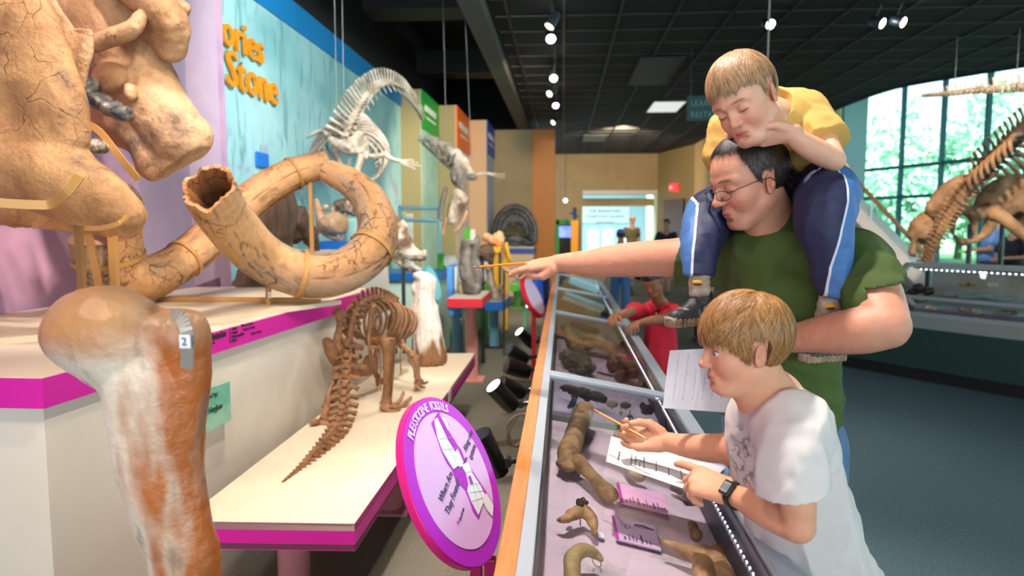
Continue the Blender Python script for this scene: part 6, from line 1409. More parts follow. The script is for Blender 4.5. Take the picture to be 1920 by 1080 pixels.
def shirt_fold(v): return fold(v, (.3, 0, 1), .007, 13, 4)+fold(v, (1, 0, -.4), .003, 20, 9)
organic('t_shirt', ft_, .0045, fabric('cotton_green', '#3b4f1c', '#455a22', .3, 600), man, it=2)
# jeans
fj = F(); hipc = P(1455, 835, 1.97)
fj.ell(P(1458, 800, 1.97), (.115, .165, .12), .05, R3); 
lf = V3(hipc)-sax*.075+(.03, 0, 0); rf = V3(hipc)+sax*.085+(.01, 0, 0)
fj.curve([lf+(0, 0, .02), lf+(-.03, .0, -.30), lf+(-.02, .02, -.55), lf+(-.02, .04, -.93)], [.105, .085, .075, .065], 4, .04); fj.curve([rf+(0, 0, .02), rf+(.02, .02, -.30), rf+(.03, .04, -.55), rf+(.03, .06, -.93)], [.108, .088, .075, .066], 4, .04)
fj.half((0, 0, .06), (0, 0, -1)); fj.half((0, 0, HEM.z+.06), (0, 0, 1))
organic('jeans', fj, .007, fabric('denim', '#4f6f96', '#6a88ab', .5, 300), man, disp=lambda v: fold(v, (0, 0, 1), .006, 12, 6))
for c_ in (lf, rf):
    fs = F(); b = c_+np.array([-.02, .03, 0]); b[2] = .05; fs.cone(b, b+np.array([-.15, -.06, -.01]), .05, .04, .02, ((0, 0, 1), .8)); fs.half((0, 0, 0.001), (0, 0, -1)); organic('shoe', fs, .006, mat('shoe_brown', '#4a3a30', .6), man)
# pencil builder
m_pen = mat('pencil_orange', '#e8871a', .35, coat=.3); m_er = mat('eraser', '#c04a3c', .6); m_fer = mat('ferrule', '#c8c4bc', .25, metal=.8); m_tip = mat('pencil_wood', '#d8b080', .6)
def pencil(a, b, label, r_=.0038):
    a = Vector(a); b = Vector(b); d = (b-a); L_ = d.length; d.normalize(); r = root('pencil', label, 'pencil', a)
    MB().lathe(a+d*(L_*.11), d, [(0, r_), (L_*.78, r_)], 6).build('barrel', m_pen, r, smooth=False)
    MB().lathe(a, d, [(0, r_*.6), (r_*.4, r_), (L_*.045, r_)], 12).build('eraser', m_er, r); MB().lathe(a+d*(L_*.045), d, [(0, r_*1.08), (L_*.02, r_*1.0), (L_*.025, r_*1.1), (L_*.045, r_*1.0), (L_*.065, r_*1.08)], 12).build('ferrule', m_fer, r)
    MB().lathe(a+d*(L_*.89), d, [(0, r_), (L_*.085, r_*.3)], 10).build('sharpened_wood', m_tip, r); MB().lathe(a+d*(L_*.975), d, [(0, r_*.3), (L_*.025, .0003)], 8).build('lead', mat('lead', '#2a2a2c', .4), r)
    return r
pencil(P(888, 501, 2.42), P(998, 492, 2.36), 'orange pencil with pink eraser held in the man\'s outstretched hand')
# ------------------------------------------------------------------ the child on his shoulders
kid = root('person', 'child in yellow shirt and navy trousers riding on the man\'s shoulders', 'person', P(1500, 370, 1.95))
f = F(); Rk = frame((-.60, -.66, -.46), (-.42, -.05, 1)); KL = Loc(f, Rk, .208, anchor=(.30, 0, .06), at=P(1404, 270, 1.665)); head(KL, True, 'down', .9, .004)
nbk = P(1440, 226, 1.83); f.cone(KL.pt((-.12, 0, .26)), nbk, .040, .046, .03)
f.curve([nbk, P(1470, 270, 1.95), P(1505, 330, 2.0)], [.05, .07, .07], 3, .04); f.cone(nbk, P(1505, 222, 1.86), .042, .042, .03); f.cone(nbk, P(1375, 245, 1.92), .042, .042, .03)
f.curve([P(1512, 222, 1.86), P(1542, 262, 1.80), P(1562, 298, 1.73)], [.038, .033, .027], 4, .02); f.curve([P(1563, 300, 1.73), P(1520, 277, 1.70), P(1478, 249, 1.675)], [.027, .028, .0195], 4, .005)
hand(f, P(1478, 249, 1.675), (-1, .06, -.16), (0, -.7, -.7), .122, -1, [(6, 18, 14), (8, 20, 14), (10, 24, 16), (14, 28, 18)], fat=1.12, thumb=((.08, .14, -.0), (.26, .25, .02), (.40, .27, .03), (.52, .22, .04)))
f.curve([P(1372, 255, 1.92), P(1388, 290, 2.02), P(1400, 315, 2.04)], [.036, .033, .028], 4, .02); f.curve([P(1400, 315, 2.04), P(1385, 290, 1.97), P(1366, 272, 1.84)], [.029, .024, .019], 4, .005)
hand(f, P(1366, 272, 1.84), (-.05, -.75, .75), (-1, .1, 0), .12, -1, [(20, 40, 30)]*4, fat=1.1)
for q, r_ in (([(1312, 500, 1.78), (1311, 530, 1.77), (1312, 565, 1.765)], .022), ([(1565, 548, 1.70), (1560, 580, 1.70), (1550, 620, 1.71)], .024)): f.curve([P(*z) for z in q], [.026, r_, .022], 3, .005)
f.cone(P(1312, 500, 1.78), P(1328, 400, 1.93), .026, .04, .005); f.cone(P(1328, 405, 1.95), P(1490, 370, 2.02), .04, .05, .005); f.cone(P(1565, 548, 1.70), P(1553, 390, 1.70), .026, .04, .005); f.cone(P(1553, 390, 1.70), P(1515, 360, 2.0), .04, .05, .005)
organic('body', f, .0024, m_skin, kid, tint=face_tint(KL, '#dba588', '#c4504c', True, '#6e4e34', '#3a241a', .8, 'down'))
eyeballs(KL, kid, .46, (.5, 0, -.7))
def kz(az): return .66+.02*math.cos(az*9) if az < .75 else (.66-(az-.75)*.16 if az < 1.3 else (.46 if az < 1.5 else (.60 if az < 2.0 else .30)))
scalp(KL, kz, kid, '#6b472c', .010); hair(KL, 6500, kz, kid, '#6e4c30', '#c8a074', .075, (-.35, 0, .93), .45, .0012, 7, wave=.07)
# yellow shirt
m_yel = fabric('cotton_yellow', '#c8a050', '#d2ac5c', .3, 600)
fy_ = F(); fy_.curve([P(1440, 232, 1.86), P(1462, 262, 1.95), P(1500, 320, 2.0), P(1530, 352, 2.0)], [.080, .105, .105, .095], 4, .04)
fy_.cone(P(1450, 222, 1.86), P(1500, 218, 1.86), .060, .056, .04); fy_.cone(P(1450, 228, 1.88), P(1372, 248, 1.93), .056, .052, .04); fy_.cone(P(1372, 248, 1.93), P(1352, 292, 1.92), .050, .046, .03); fy_.cone(P(1380, 270, 1.95), P(1375, 330, 1.99), .06, .06, .05)
fy_.curve([P(1500, 218, 1.86), P(1530, 240, 1.82), P(1562, 285, 1.76)], [.056, .055, .056], 3, .03)
def cutkid(X, Y, Z, G):
    a = V3(P(1552, 266, 1.78)); b = nrm(V3(P(1562, 292, 1.74))-V3(P(1525, 236, 1.83))); s1 = (X-a[0])*b[0]+(Y-a[1])*b[1]+(Z-a[2])*b[2]; G = np.where((Y < 1.86) & (X > P(1510, 250, 1.8).x), np.maximum(G, s1), G)
    d = np.sqrt((X-nbk.x+.015)**2+(Y-nbk.y+.035)**2+(Z-nbk.z-.045)**2)-.062; return np.maximum(G, -d)
fy_.fn(foldfn(((.5, 0, -.8), .006, 20, 14), ((1, 0, .2), .003, 26, 31))); fy_.fn(cutkid); organic('yellow_shirt', fy_, .0032, m_yel, kid, it=2)
pp = MB()
for dy in (0, .006): pp.tube([tuple(x) for x in cr([P(1447, 190, 1.795)+Vector((0, 0, -dy)), P(1463, 207, 1.785)+Vector((0, 0, -dy)), P(1485, 210, 1.785)+Vector((0, 0, -dy))], 5)], .0012, 5)
pp.build('shoulder_stripe', mat('piping_navy', '#2c2c3c', .6), kid)
# trousers, coloured by side: navy inside, blue outside with white piping
def leg_tint(cl, wide, flip):
    cl = np.array([tuple(P(*q)) for q in cl])
    def f_(v, n):
        z = v[:, 2]; o = np.argsort(cl[:, 2]); xc = np.interp(z, cl[o, 2], cl[o, 0]); d = (v[:, 0]-xc)*flip
        return np.stack([np.clip(.5+d*9, 0, 1)]*3, 1)
    return f_
m_tr = side_mat()
fp = F(); fp.curve([P(1520, 360, 2.02), P(1545, 362, 1.88), P(1548, 375, 1.74), P(1546, 425, 1.69), P(1556, 480, 1.685), P(1565, 560, 1.69)], [.085, .080, .070, .064, .050, .034], 4, .03)
fp.half(P(1565, 556, 1.69), (.0, 0, -1)); fp.cone(P(1530, 350, 2.05), P(1490, 350, 2.05), .085, .085, .04)
organic('trousers', fp, .0024, m_tr, kid, disp=lambda v: fold(v, (.1, 0, 1), .005, 22, 3), tint=leg_tint([(1568, 330, 1.75), (1566, 380, 1.72), (1560, 430, 1.68), (1545, 500, 1.68), (1540, 560, 1.69)], .01, 1), it=2)
fp = F(); fp.curve([P(1460, 380, 2.08), P(1390, 385, 2.08), P(1336, 398, 1.98), P(1322, 430, 1.88), P(1312, 470, 1.81), P(1311, 518, 1.78)], [.080, .075, .066, .058, .045, .036], 4, .03); fp.half(P(1312, 514, 1.78), (0, 0, -1))
organic('trousers', fp, .0024, m_tr, kid, disp=lambda v: fold(v, (.1, 0, 1), .005, 22, 5), tint=leg_tint([(1306, 380, 1.9), (1298, 430, 1.84), (1294, 470, 1.80), (1294, 518, 1.77)], .01, -1), it=2)
# socks and shoes
def sock(q, r_, nm='sock'):
    b = MB(); c = cr([tuple(P(*z)) for z in q], 5); n_ = len(c); b.tube([tuple(x) for x in c], [r_*(1+.04*math.sin(i*1.7)) for i in range(n_)], 20); return b.build(nm, mat('sock_grey', '#b8a896', .9, '#8a7866', 40, bump=.4), kid, angle=180)
s1 = sock([(1312, 512, 1.775), (1311, 532, 1.77), (1313, 556, 1.765)], .0265); s2 = sock([(1562, 552, 1.70), (1558, 575, 1.70), (1552, 600, 1.71)], .031)
m_ss = mat('sock_stripe', '#d89a20', .8); m_sb = mat('sock_dark', '#3a2a1c', .8)
for s_, (a, b) in ((s1, ((1293, 529, 1.745), (1322, 529, 1.742))), (s2, ((1542, 572, 1.668), (1572, 576, 1.668)))):
    A, B = P(*a), P(*b); MB().ball((A+B)/2, ((B-A).length*.36, .004, .005), 12).build('sock_motif', m_ss, kid); MB().ball((A+B)/2+Vector((.001, -.001, -.006)), ((B-A).length*.30, .004, .0025), 12).build('sock_motif', m_sb, kid)
m_sole = mat('sole_tan', '#a08468', .7, '#6e5844', 30); m_up = mat('shoe_black', '#1c1b1c', .4, '#3a3836', 26, bump=.5, bscale=60); m_sg = mat('shoe_grey', '#8a8276', .5)
def kshoe(heel, toe, up, s_=1.0, w=.036):
    """heel, toe: sole points"""
    L_ = (Vector(toe)-Vector(heel)).length; R_ = frame(Vector(toe)-Vector(heel), up); f0 = F(); L = Loc(f0, R_, L_, T=heel)
    L.cone((.12, 0, .10), (.40, .0, .10), .15, .15, .05, flat=((0, 1, 0), .95)); L.cone((.40, 0, .10), (.82, .02, .06), .16, .15, .06); L.cone((.15, 0, .18), (.22, 0, .40), .16, .17, .05); L.cone((.22, 0, .34), (.55, 0, .18), .14, .12, .05)
    f0.half(L.pt((0, 0, .02)), L.R @ np.array((0, 0, -1))); o1 = organic('shoe_upper', f0, .0022, m_up, kid, disp=lambda v: fbm(v, 60, 2)*.0006)
    f1 = F(); L1 = Loc(f1, R_, L_, T=heel); L1.cone((.12, 0, .0), (.84, .02, .0), .165, .165, .03); L1.ell((.45, -.0, 0), (.35, .15, .1), .05); f1.half(L.pt((0, 0, .07)), L.R @ np.array((0, 0, 1))); f1.half(L.pt((0, 0, -.06)), L.R @ np.array((0, 0, -1)))
    organic('shoe_sole', f1, .0022, m_sole, kid, disp=lambda v: .0012*np.sign(np.sin((v @ R_[:, 0])*420)))
    b = MB()
    for t, z in ((.30, .33), (.42, .27)):
        ring = [L.pt((t+.03*abs(math.sin(a))*0+(.05 if False else 0), .155*math.cos(a), z*math.sin(a)+.0+.02)) for a in np.linspace(.15, PI-.15, 14)]; b.strip([tuple(x) for x in ring], L.R @ np.array((1, 0, .01)), .0, .0) if False else b.tube([tuple(x) for x in ring], .0045, 8)
    b.build('shoe_strap', mat('strap_blue_grey', '#56646e', .5), kid); c = MB(); c.ball(L.pt((.62, .0, .20)), (.018, .018, .006), 14, rot=R_); c.tube([tuple(L.pt(q)) for q in ((.9, .13, .06), (.98, 0, .07), (.9, -.12, .06))], .006, 8); c.build('shoe_trim', m_sg, kid, angle=180)
kshoe(P(1332, 598, 1.79), P(1250, 606, 1.70), (-.12, -.1, 1)); kshoe(P(1578, 668, 1.76), P(1500, 672, 1.70), (0, -.05, 1))
# ------------------------------------------------------------------ the boy in the white shirt
boy = root('person', 'boy in white t-shirt and black watch leaning on the nearest glass case', 'person', (P(1540, 1000, 1.52).x, 1.52, 0))
f = F(); Rb = frame((-.985, -.13, -.08), (-.02, 0, 1)); BL = Loc(f, Rb, .207, anchor=(.40, 0, .34), at=P(1318, 682, 1.44)); head(BL, True, 'open', 1.15)
nbb = P(1450, 752, 1.53); f.cone(BL.pt((-.14, 0, .25)), nbb, .046, .052, .03); f.cone(BL.pt((-.02, 0, .14)), P(1425, 755, 1.50), .038, .045, .03)
f.curve([nbb, P(1470, 850, 1.54), P(1520, 980, 1.56)], [.06, .085, .085], 3, .04)
f.cone(nbb, P(1490, 788, 1.42), .045, .045, .03); f.cone(nbb, P(1425, 780, 1.66), .045, .045, .03)
wn_ = P(1372, 925, 1.53); f.curve([P(1492, 795, 1.41), P(1494, 900, 1.35), P(1498, 985, 1.34)], [.044, .037, .031], 4, .02); f.curve([P(1496, 988, 1.345), P(1450, 965, 1.40), P(1412, 945, 1.46), wn_], [.032, .034, .030, .0225], 4, .006)
hd_ = V3(P(1290, 893, 1.60))-V3(wn_); HB, tb_ = hand(f, wn_, hd_, (.05, -.62, .78), .176, -1, [(4, 14, 8), (48, 60, 40), (55, 62, 40), (60, 60, 40)], spread=(.12, .02, -.03, -.08), fat=1.05, thumb=((.10, .14, -.06), (.26, .18, -.16), (.40, .14, -.20), (.50, .08, -.20)))
wf = P(1248, 828, 1.84); f.curve([P(1425, 785, 1.66), P(1400, 822, 1.70), P(1372, 842, 1.72)], [.043, .040, .037], 3, .02); f.curve([P(1378, 842, 1.715), P(1330, 840, 1.76), P(1290, 836, 1.80), wf], [.038, .036, .031, .0235], 4, .02)
hand(f, wf, (-1, .22, .02), (.0, .75, -.6), .158, 1, [(38, 44, 26), (44, 50, 30), (34, 46, 26), (18, 30, 20)], spread=(.10, .03, -.05, -.12), fat=1.05, thumb=((.10, .13, -.06), (.28, .22, -.17), (.44, .20, -.24), (.58, .16, -.25)))
boy_t = face_tint(BL, '#dca07e', '#c8685c', True, '#a8805a', '#5a3c2c', .7, 'open')
organic('body', f, .0024, m_skin, boy, tint=boy_t)
eyeballs(BL, boy, .46, (1, .0, -.05), m_iris)
def bz(az): return .53+.015*math.cos(az*11) if az < .8 else (.53-(az-.8)*.33 if az < 1.35 else (.33 if az < 1.5 else (.58 if az < 2.0 else .22)))
scalp(BL, bz, boy, '#5e3c1c', .012); hair(BL, 8500, bz, boy, '#6e4420', '#cf9a5e', .12, (-.28, 0, .95), .50, .0012, 21, lift=.02, wave=.09)
m_wh = fabric('cotton_white', '#d8cfc8', '#dfd6cf', .3, 600)
fw = F(); Rt = frame((-.93, -.30, -.2), (-.30, 0, 1))
fw.ell(P(1455, 800, 1.53), (.088, .135, .10), .05, Rt); fw.ell(P(1470, 880, 1.54), (.100, .140, .12), .05, Rt); fw.ell(P(1500, 980, 1.56), (.105, .140, .13), .05, Rt); fw.ell(P(1535, 1080, 1.57), (.110, .145, .14), .05, Rt)
fw.cone(P(1455, 765, 1.53), P(1488, 792, 1.43), .052, .056, .04); fw.cone(P(1455, 765, 1.53), P(1428, 790, 1.65), .052, .056, .04)
fw.curve([P(1488, 795, 1.42), P(1487, 850, 1.38), P(1485, 960, 1.35)], [.060, .062, .062], 3, .03); fw.curve([P(1428, 790, 1.65), P(1405, 822, 1.69), P(1370, 860, 1.72)], [.054, .054, .052], 3, .03)
def cutboy(X, Y, Z, G):
    a = V3(P(1482, 921, 1.36)); s1 = (a[2]+(X-a[0])*.18)-Z; G = np.where((Y < 1.43) & (X > P(1400, 900, 1.4).x), np.maximum(G, s1), G)
    a = V3(P(1385, 838, 1.71)); b = nrm((-.75, .1, -.65)); s2 = (X-a[0])*b[0]+(Y-a[1])*b[1]+(Z-a[2])*b[2]; G = np.where(Y > 1.64, np.maximum(G, s2), G)
    d = np.sqrt((X-nbb.x+.018)**2+(Y-nbb.y)**2+((Z-nbb.z-.048)*.9)**2)-.062; return np.maximum(G, -d)
fw.fn(foldfn(((-.2, 0, 1), .007, 13, 24), ((.7, 0, .7), .0045, 20, 29))); fw.fn(cutboy); fw.half((0, 0, P(1535, 1140, 1.57).z), (0, 0, -1))
def print_tint(v, n):
    c = np.tile(np.array(lin('#d8d0ca')), (len(v), 1)); ctr = V3(P(1392, 862, 1.48)); d = (v-ctr) @ Rt; r_ = np.sqrt((d[:, 1]/.055)**2+(d[:, 2]/.085)**2)
    ln = np.abs(vnoise(v*np.array([1, 1, 1]), 75, 61)); w_ = np.clip((1-r_)*4, 0, 1)*(d[:, 0] > -.08)*np.clip(1-ln/.22, 0, 1)*.8; return c*(1-w_[:, None])+np.array(lin('#3c342e'))*w_[:, None]
m_wh2 = mat_attr('cotton_white_print', .85, bump=.25, bscale=600, var=.03)
organic('t_shirt', fw, .0034, m_wh2, boy, it=2, tint=print_tint)
# jeans/navy trousers
fb = F(); hb_ = V3(P(1545, 1130, 1.58)); fb.ell(hb_+(0, 0, .05), (.10, .13, .12), .05, Rt)
for s_ in (-1, 1):
    q = hb_+np.array([0, s_*.07, 0]); z0 = q[2]; fb.curve([q, q+(.02, 0, -.22), (q[0]+.03, q[1], .08)], [.085, .068, .052], 4, .04)
fb.half((0, 0, .05), (0, 0, -1)); organic('trousers', fb, .007, fabric('navy_cloth', '#1c2438', '#222c44', .3, 300), boy, disp=lambda v: fold(v, (0, 0, 1), .004, 14, 6))
for s_ in (-1, 1):
    q = np.array([hb_[0]+.03, hb_[1]+s_*.07, .04]); fs = F(); fs.cone(q, q+np.array([-.13, -.03, -.01]), .042, .035, .02); fs.half((0, 0, .001), (0, 0, -1)); organic('shoe', fs, .006, mat('shoe_grey2', '#6a6a70', .6), boy)
# watch
wd = nrm(V3(P(1412, 945, 1.46))-V3(wn_)); wc = V3(wn_)+wd*.018; wt_ = MB(); Rw = frame(wd, (-.1, -.8, .6))
ring = [wc+Rw[:, 1]*.0285*math.cos(a)+Rw[:, 2]*.0265*math.sin(a) for a in np.linspace(0, 2*PI, 33)]
V_ = []; Fq = []
for i, p_ in enumerate(ring):
    o = nrm(p_-wc); V_ += [p_+wd*.009, p_-wd*.009, p_-wd*.009+o*.003, p_+wd*.009+o*.003]
for i in range(32):
    for j in range(4): a = 4*i+j; b = 4*i+(j+1) % 4; Fq.append((a, b, b+4, a+4))
wt_.add(V_, Fq); ws_ = wt_.build('watch', mat('rubber_strap', '#15161a', .5), boy)
wdir = nrm((-.35, -.75, .55)); wdir = nrm(wdir-wd*(wdir @ wd)); cw_ = wc+wdir*.031; Rf = np.stack([wd, np.cross(wdir, wd), wdir], 1)
MB().box(cw_, (.034, .034, .010), rot=Rf).build('watch_case', mat('watch_black', '#18191c', .35), ws_, smooth=False, bevel=.003)
MB().box(cw_+wdir*.0055, (.024, .024, .001), rot=Rf).build('watch_bezel', mat('watch_grey', '#8a8e96', .35), ws_, smooth=False); MB().box(cw_+wdir*.0063, (.017, .012, .001), rot=Rf).build('watch_display', mat('watch_lcd', '#7a8478', .2), ws_, smooth=False)
pencil(P(1113, 768, 1.90), P(1217, 826, 1.775), 'orange pencil held in the boy\'s far hand above the glass', .0036)
# papers
m_pap = mat('paper', '#dcdde2', .7); m_txt = mat('print_grey', '#6a6c76', .7); m_txtd = mat('print_dark', '#33343c', .7)
def sheet(c4, label, heading, nl, faint=False, curl=0):
    c4 = [Vector(q) for q in c4]; r = root('paper_sheet', label, 'paper', sum(c4, Vector())/4); n = (c4[1]-c4[0]).cross(c4[3]-c4[0]).normalized(); V = []; Fc = []; N = 12
    for i in range(N+1):
        for j in range(N+1):
            u, v = i/N, j/N; p = c4[0].lerp(c4[1], u).lerp(c4[3].lerp(c4[2], u), v); p = p+n*(curl*math.sin(u*PI)*.5+curl*.4*math.sin(v*4+u*3)); V.append(p)
    V2 = V+[p-n*.0006 for p in V]; M_ = (N+1)**2
    for i in range(N):
        for j in range(N): a = i*(N+1)+j; Fc.append((a, a+1, a+N+2, a+N+1)); Fc.append((M_+a, M_+a+N+1, M_+a+N+2, M_+a+1))
    MB().add([tuple(p) for p in V2], Fc).build('page', m_pap, r, angle=180); return r, c4, n
def g6(px, py, l=.006): return GT(px, py, l)
c4 = [g6(1146, 818, .012), g6(1360, 876, .006), g6(1318, 928, .004), g6(1136, 866, .008)]
sh, c4, n = sheet(c4, 'printed worksheet lying on the glass under the boy\'s pointing finger', '', 9, curl=.003)
if n.z < 0: n = -n
ex = (c4[1]-c4[0]).normalized(); ey = (c4[0]-c4[3]).normalized(); wdt = (c4[1]-c4[0]).length; hgt = (c4[0]-c4[3]).length
rg = np.random.default_rng(2)
text('Fossil Scavenger Hunt', .0085, c4[3]+ex*(wdt*.10)+ey*(hgt*.12)+n*.0035, ey, -ex, m_txtd, par=sh, ext=.0002)
lines = ['Use the exhibits to find the answers to', 'these questions about the fossils you', 'see in the gallery.', 'What animal do the big tusks belong to?', 'Which fossil is the largest in the case?', 'What did this animal eat?', 'How many legs does it have?', 'Where were these bones found?', 'What are the names of the two animals?', 'Which bone belongs to a bear?']
for i, t in enumerate(lines): text(t, .0055, c4[3]+ex*(wdt*(.20+(.035*i if i < 3 else .035*3+(i-3)*.10)))+ey*(hgt*.10)+n*.0035, ey, -ex, m_txt, par=sh, ext=.0002)
c4 = [P(1256, 657, 1.80), P(1405, 650, 1.84), P(1396, 776, 1.80), P(1242, 765, 1.77)]
sh2, c4, n = sheet(c4, 'lilac-white worksheet held upright beside the boy\'s face', '', 9, curl=.006)
if n.y > 0: n = -n
ex = (c4[1]-c4[0]).normalized(); ey = (c4[0]-c4[3]).normalized(); wdt = (c4[1]-c4[0]).length; hgt = (c4[0]-c4[3]).length; m_ft = mat('print_faint', '#b4aeb8', .7)
for i in range(7): text(lines[i+3 if i else 0], .008, c4[3]+ex*(wdt*(.12+.12*i))+ey*(hgt*.1)+n*.006, ey, -ex, m_ft, par=sh2, ext=.0002)
# ============================================================ PEOPLE FARTHER AWAY
rb = root('person', 'boy in red polo shirt reaching over the second glass case', 'person', (P(1235, 690, 4.72).x, 4.72, 0))
f = F(); Rr_ = frame((-.42, -.78, -.46), (-.12, 0, 1)); RL = Loc(f, Rr_, .195, anchor=(.25, 0, .02), at=P(1225, 557, 4.55)); head(RL, True, 'down', 1.0)
nr = P(1236, 572, 4.74); f.cone(RL.pt((-.12, 0, .25)), nr, .038, .044, .01); f.curve([nr, P(1238, 620, 4.76), P(1240, 680, 4.78)], [.06, .085, .085], 3, .03); f.cone(nr, P(1204, 586, 4.72), .04, .04, .01); f.cone(nr, P(1262, 586, 4.70), .04, .04, .01)
yg1 = GT(1152, 625).y; yg2 = GT(1185, 632).y; w1 = P(1152, 594, yg1+.22); w2 = P(1193, 607, yg2+.20)
f.curve([P(1204, 586, 4.72), P(1190, 583, 4.62), P(1172, 588, 4.5), w1], [.040, .034, .030, .020], 3, .01); f.curve([P(1262, 588, 4.70), P(1250, 596, 4.55), P(1222, 601, 4.45), w2], [.040, .035, .029, .020], 3, .01)
hand(f, w1, V3(GT(1134, 626))-V3(w1)+np.array([0, 0, .03]), (-.3, -.3, .9), .145, 1, [(8, 30, 15), (8, 32, 18), (14, 34, 18), (20, 36, 20)], spread=(.22, .04, -.12, -.28), fat=1.1)
hand(f, w2, V3(GT(1170, 634))-V3(w2)+np.array([0, 0, .03]), (-.3, -.3, .9), .145, -1, [(14, 32, 18), (14, 34, 18), (18, 36, 20), (24, 36, 20)], spread=(.20, .04, -.10, -.24), fat=1.1)
m_skin2 = mat_attr('skin_brown', .5, bump=.1, bscale=200, sss=.08, spec=.35, var=.05, vscale=40)
organic('body', f, .0042, m_skin2, rb, tint=face_tint(RL, '#9a6648', '#8a4a40', True, '#1c120e', '#100a08', .25, 'down'))
def rz_(az): return .66 if az < 1.0 else (.60 if az < 1.4 else (.50 if az < 1.5 else (.56 if az < 2.0 else .24)))
scalp(RL, rz_, rb, '#15110f', .016, .004, 'hair')
fr2 = F(); fr2.curve([P(1236, 586, 4.75), P(1238, 625, 4.77), P(1240, 668, 4.78), P(1241, 705, 4.79)], [.085, .105, .112, .118], 3, .03, ((0, 1, 0), .85)); fr2.cone(P(1236, 575, 4.75), P(1206, 587, 4.73), .055, .052, .02); fr2.cone(P(1236, 575, 4.75), P(1262, 587, 4.71), .055, .052, .02)
fr2.cone(P(1206, 587, 4.73), P(1189, 584, 4.63), .054, .056, .02); fr2.cone(P(1262, 588, 4.71), P(1251, 594, 4.58), .054, .057, .02)
fr2.half(P(1240, 697, 4.79), (0, 0, -1))
organic('polo_shirt', fr2, .006, fabric('cotton_red', '#c8182c', '#d4243a', .3, 400), rb, disp=lambda v: fold(v, (0, 0, 1), .008, 11, 4), it=2)
cm = MB(); 
for s in (-1, 1): cm.strip([P(1236+s*14, 564, 4.76), P(1236+s*13, 569, 4.68), P(1235+s*3, 581, 4.625)], (0, -1, .3), .006, .030)
cm.build('collar', MATS['cotton_red'], rb)
for k in range(2): MB().ball(P(1231, 588+k*8, 4.625-k*.01), .006, 8).build('button', m_card, rb)
fq = F(); hq = V3(P(1241, 700, 4.79))
for s in (-1, 1): q = hq+np.array([s*.055, 0, 0]); fq.curve([q, (q[0], q[1], .35), (q[0], q[1], .05)], [.075, .06, .05], 4, .03)
fq.half((0, 0, .04), (0, 0, -1)); organic('trousers', fq, .009, MATS['navy_cloth'], rb)
for s in (-1, 1): q = hq+np.array([s*.055, 0, 0]); q[2] = .035; fs = F(); fs.cone(q, q+np.array([-.05, -.11, -.005]), .038, .032, .01); fs.half((0, 0, .001), (0, 0, -1)); organic('shoe', fs, .006, MATS['shoe_brown'], rb)
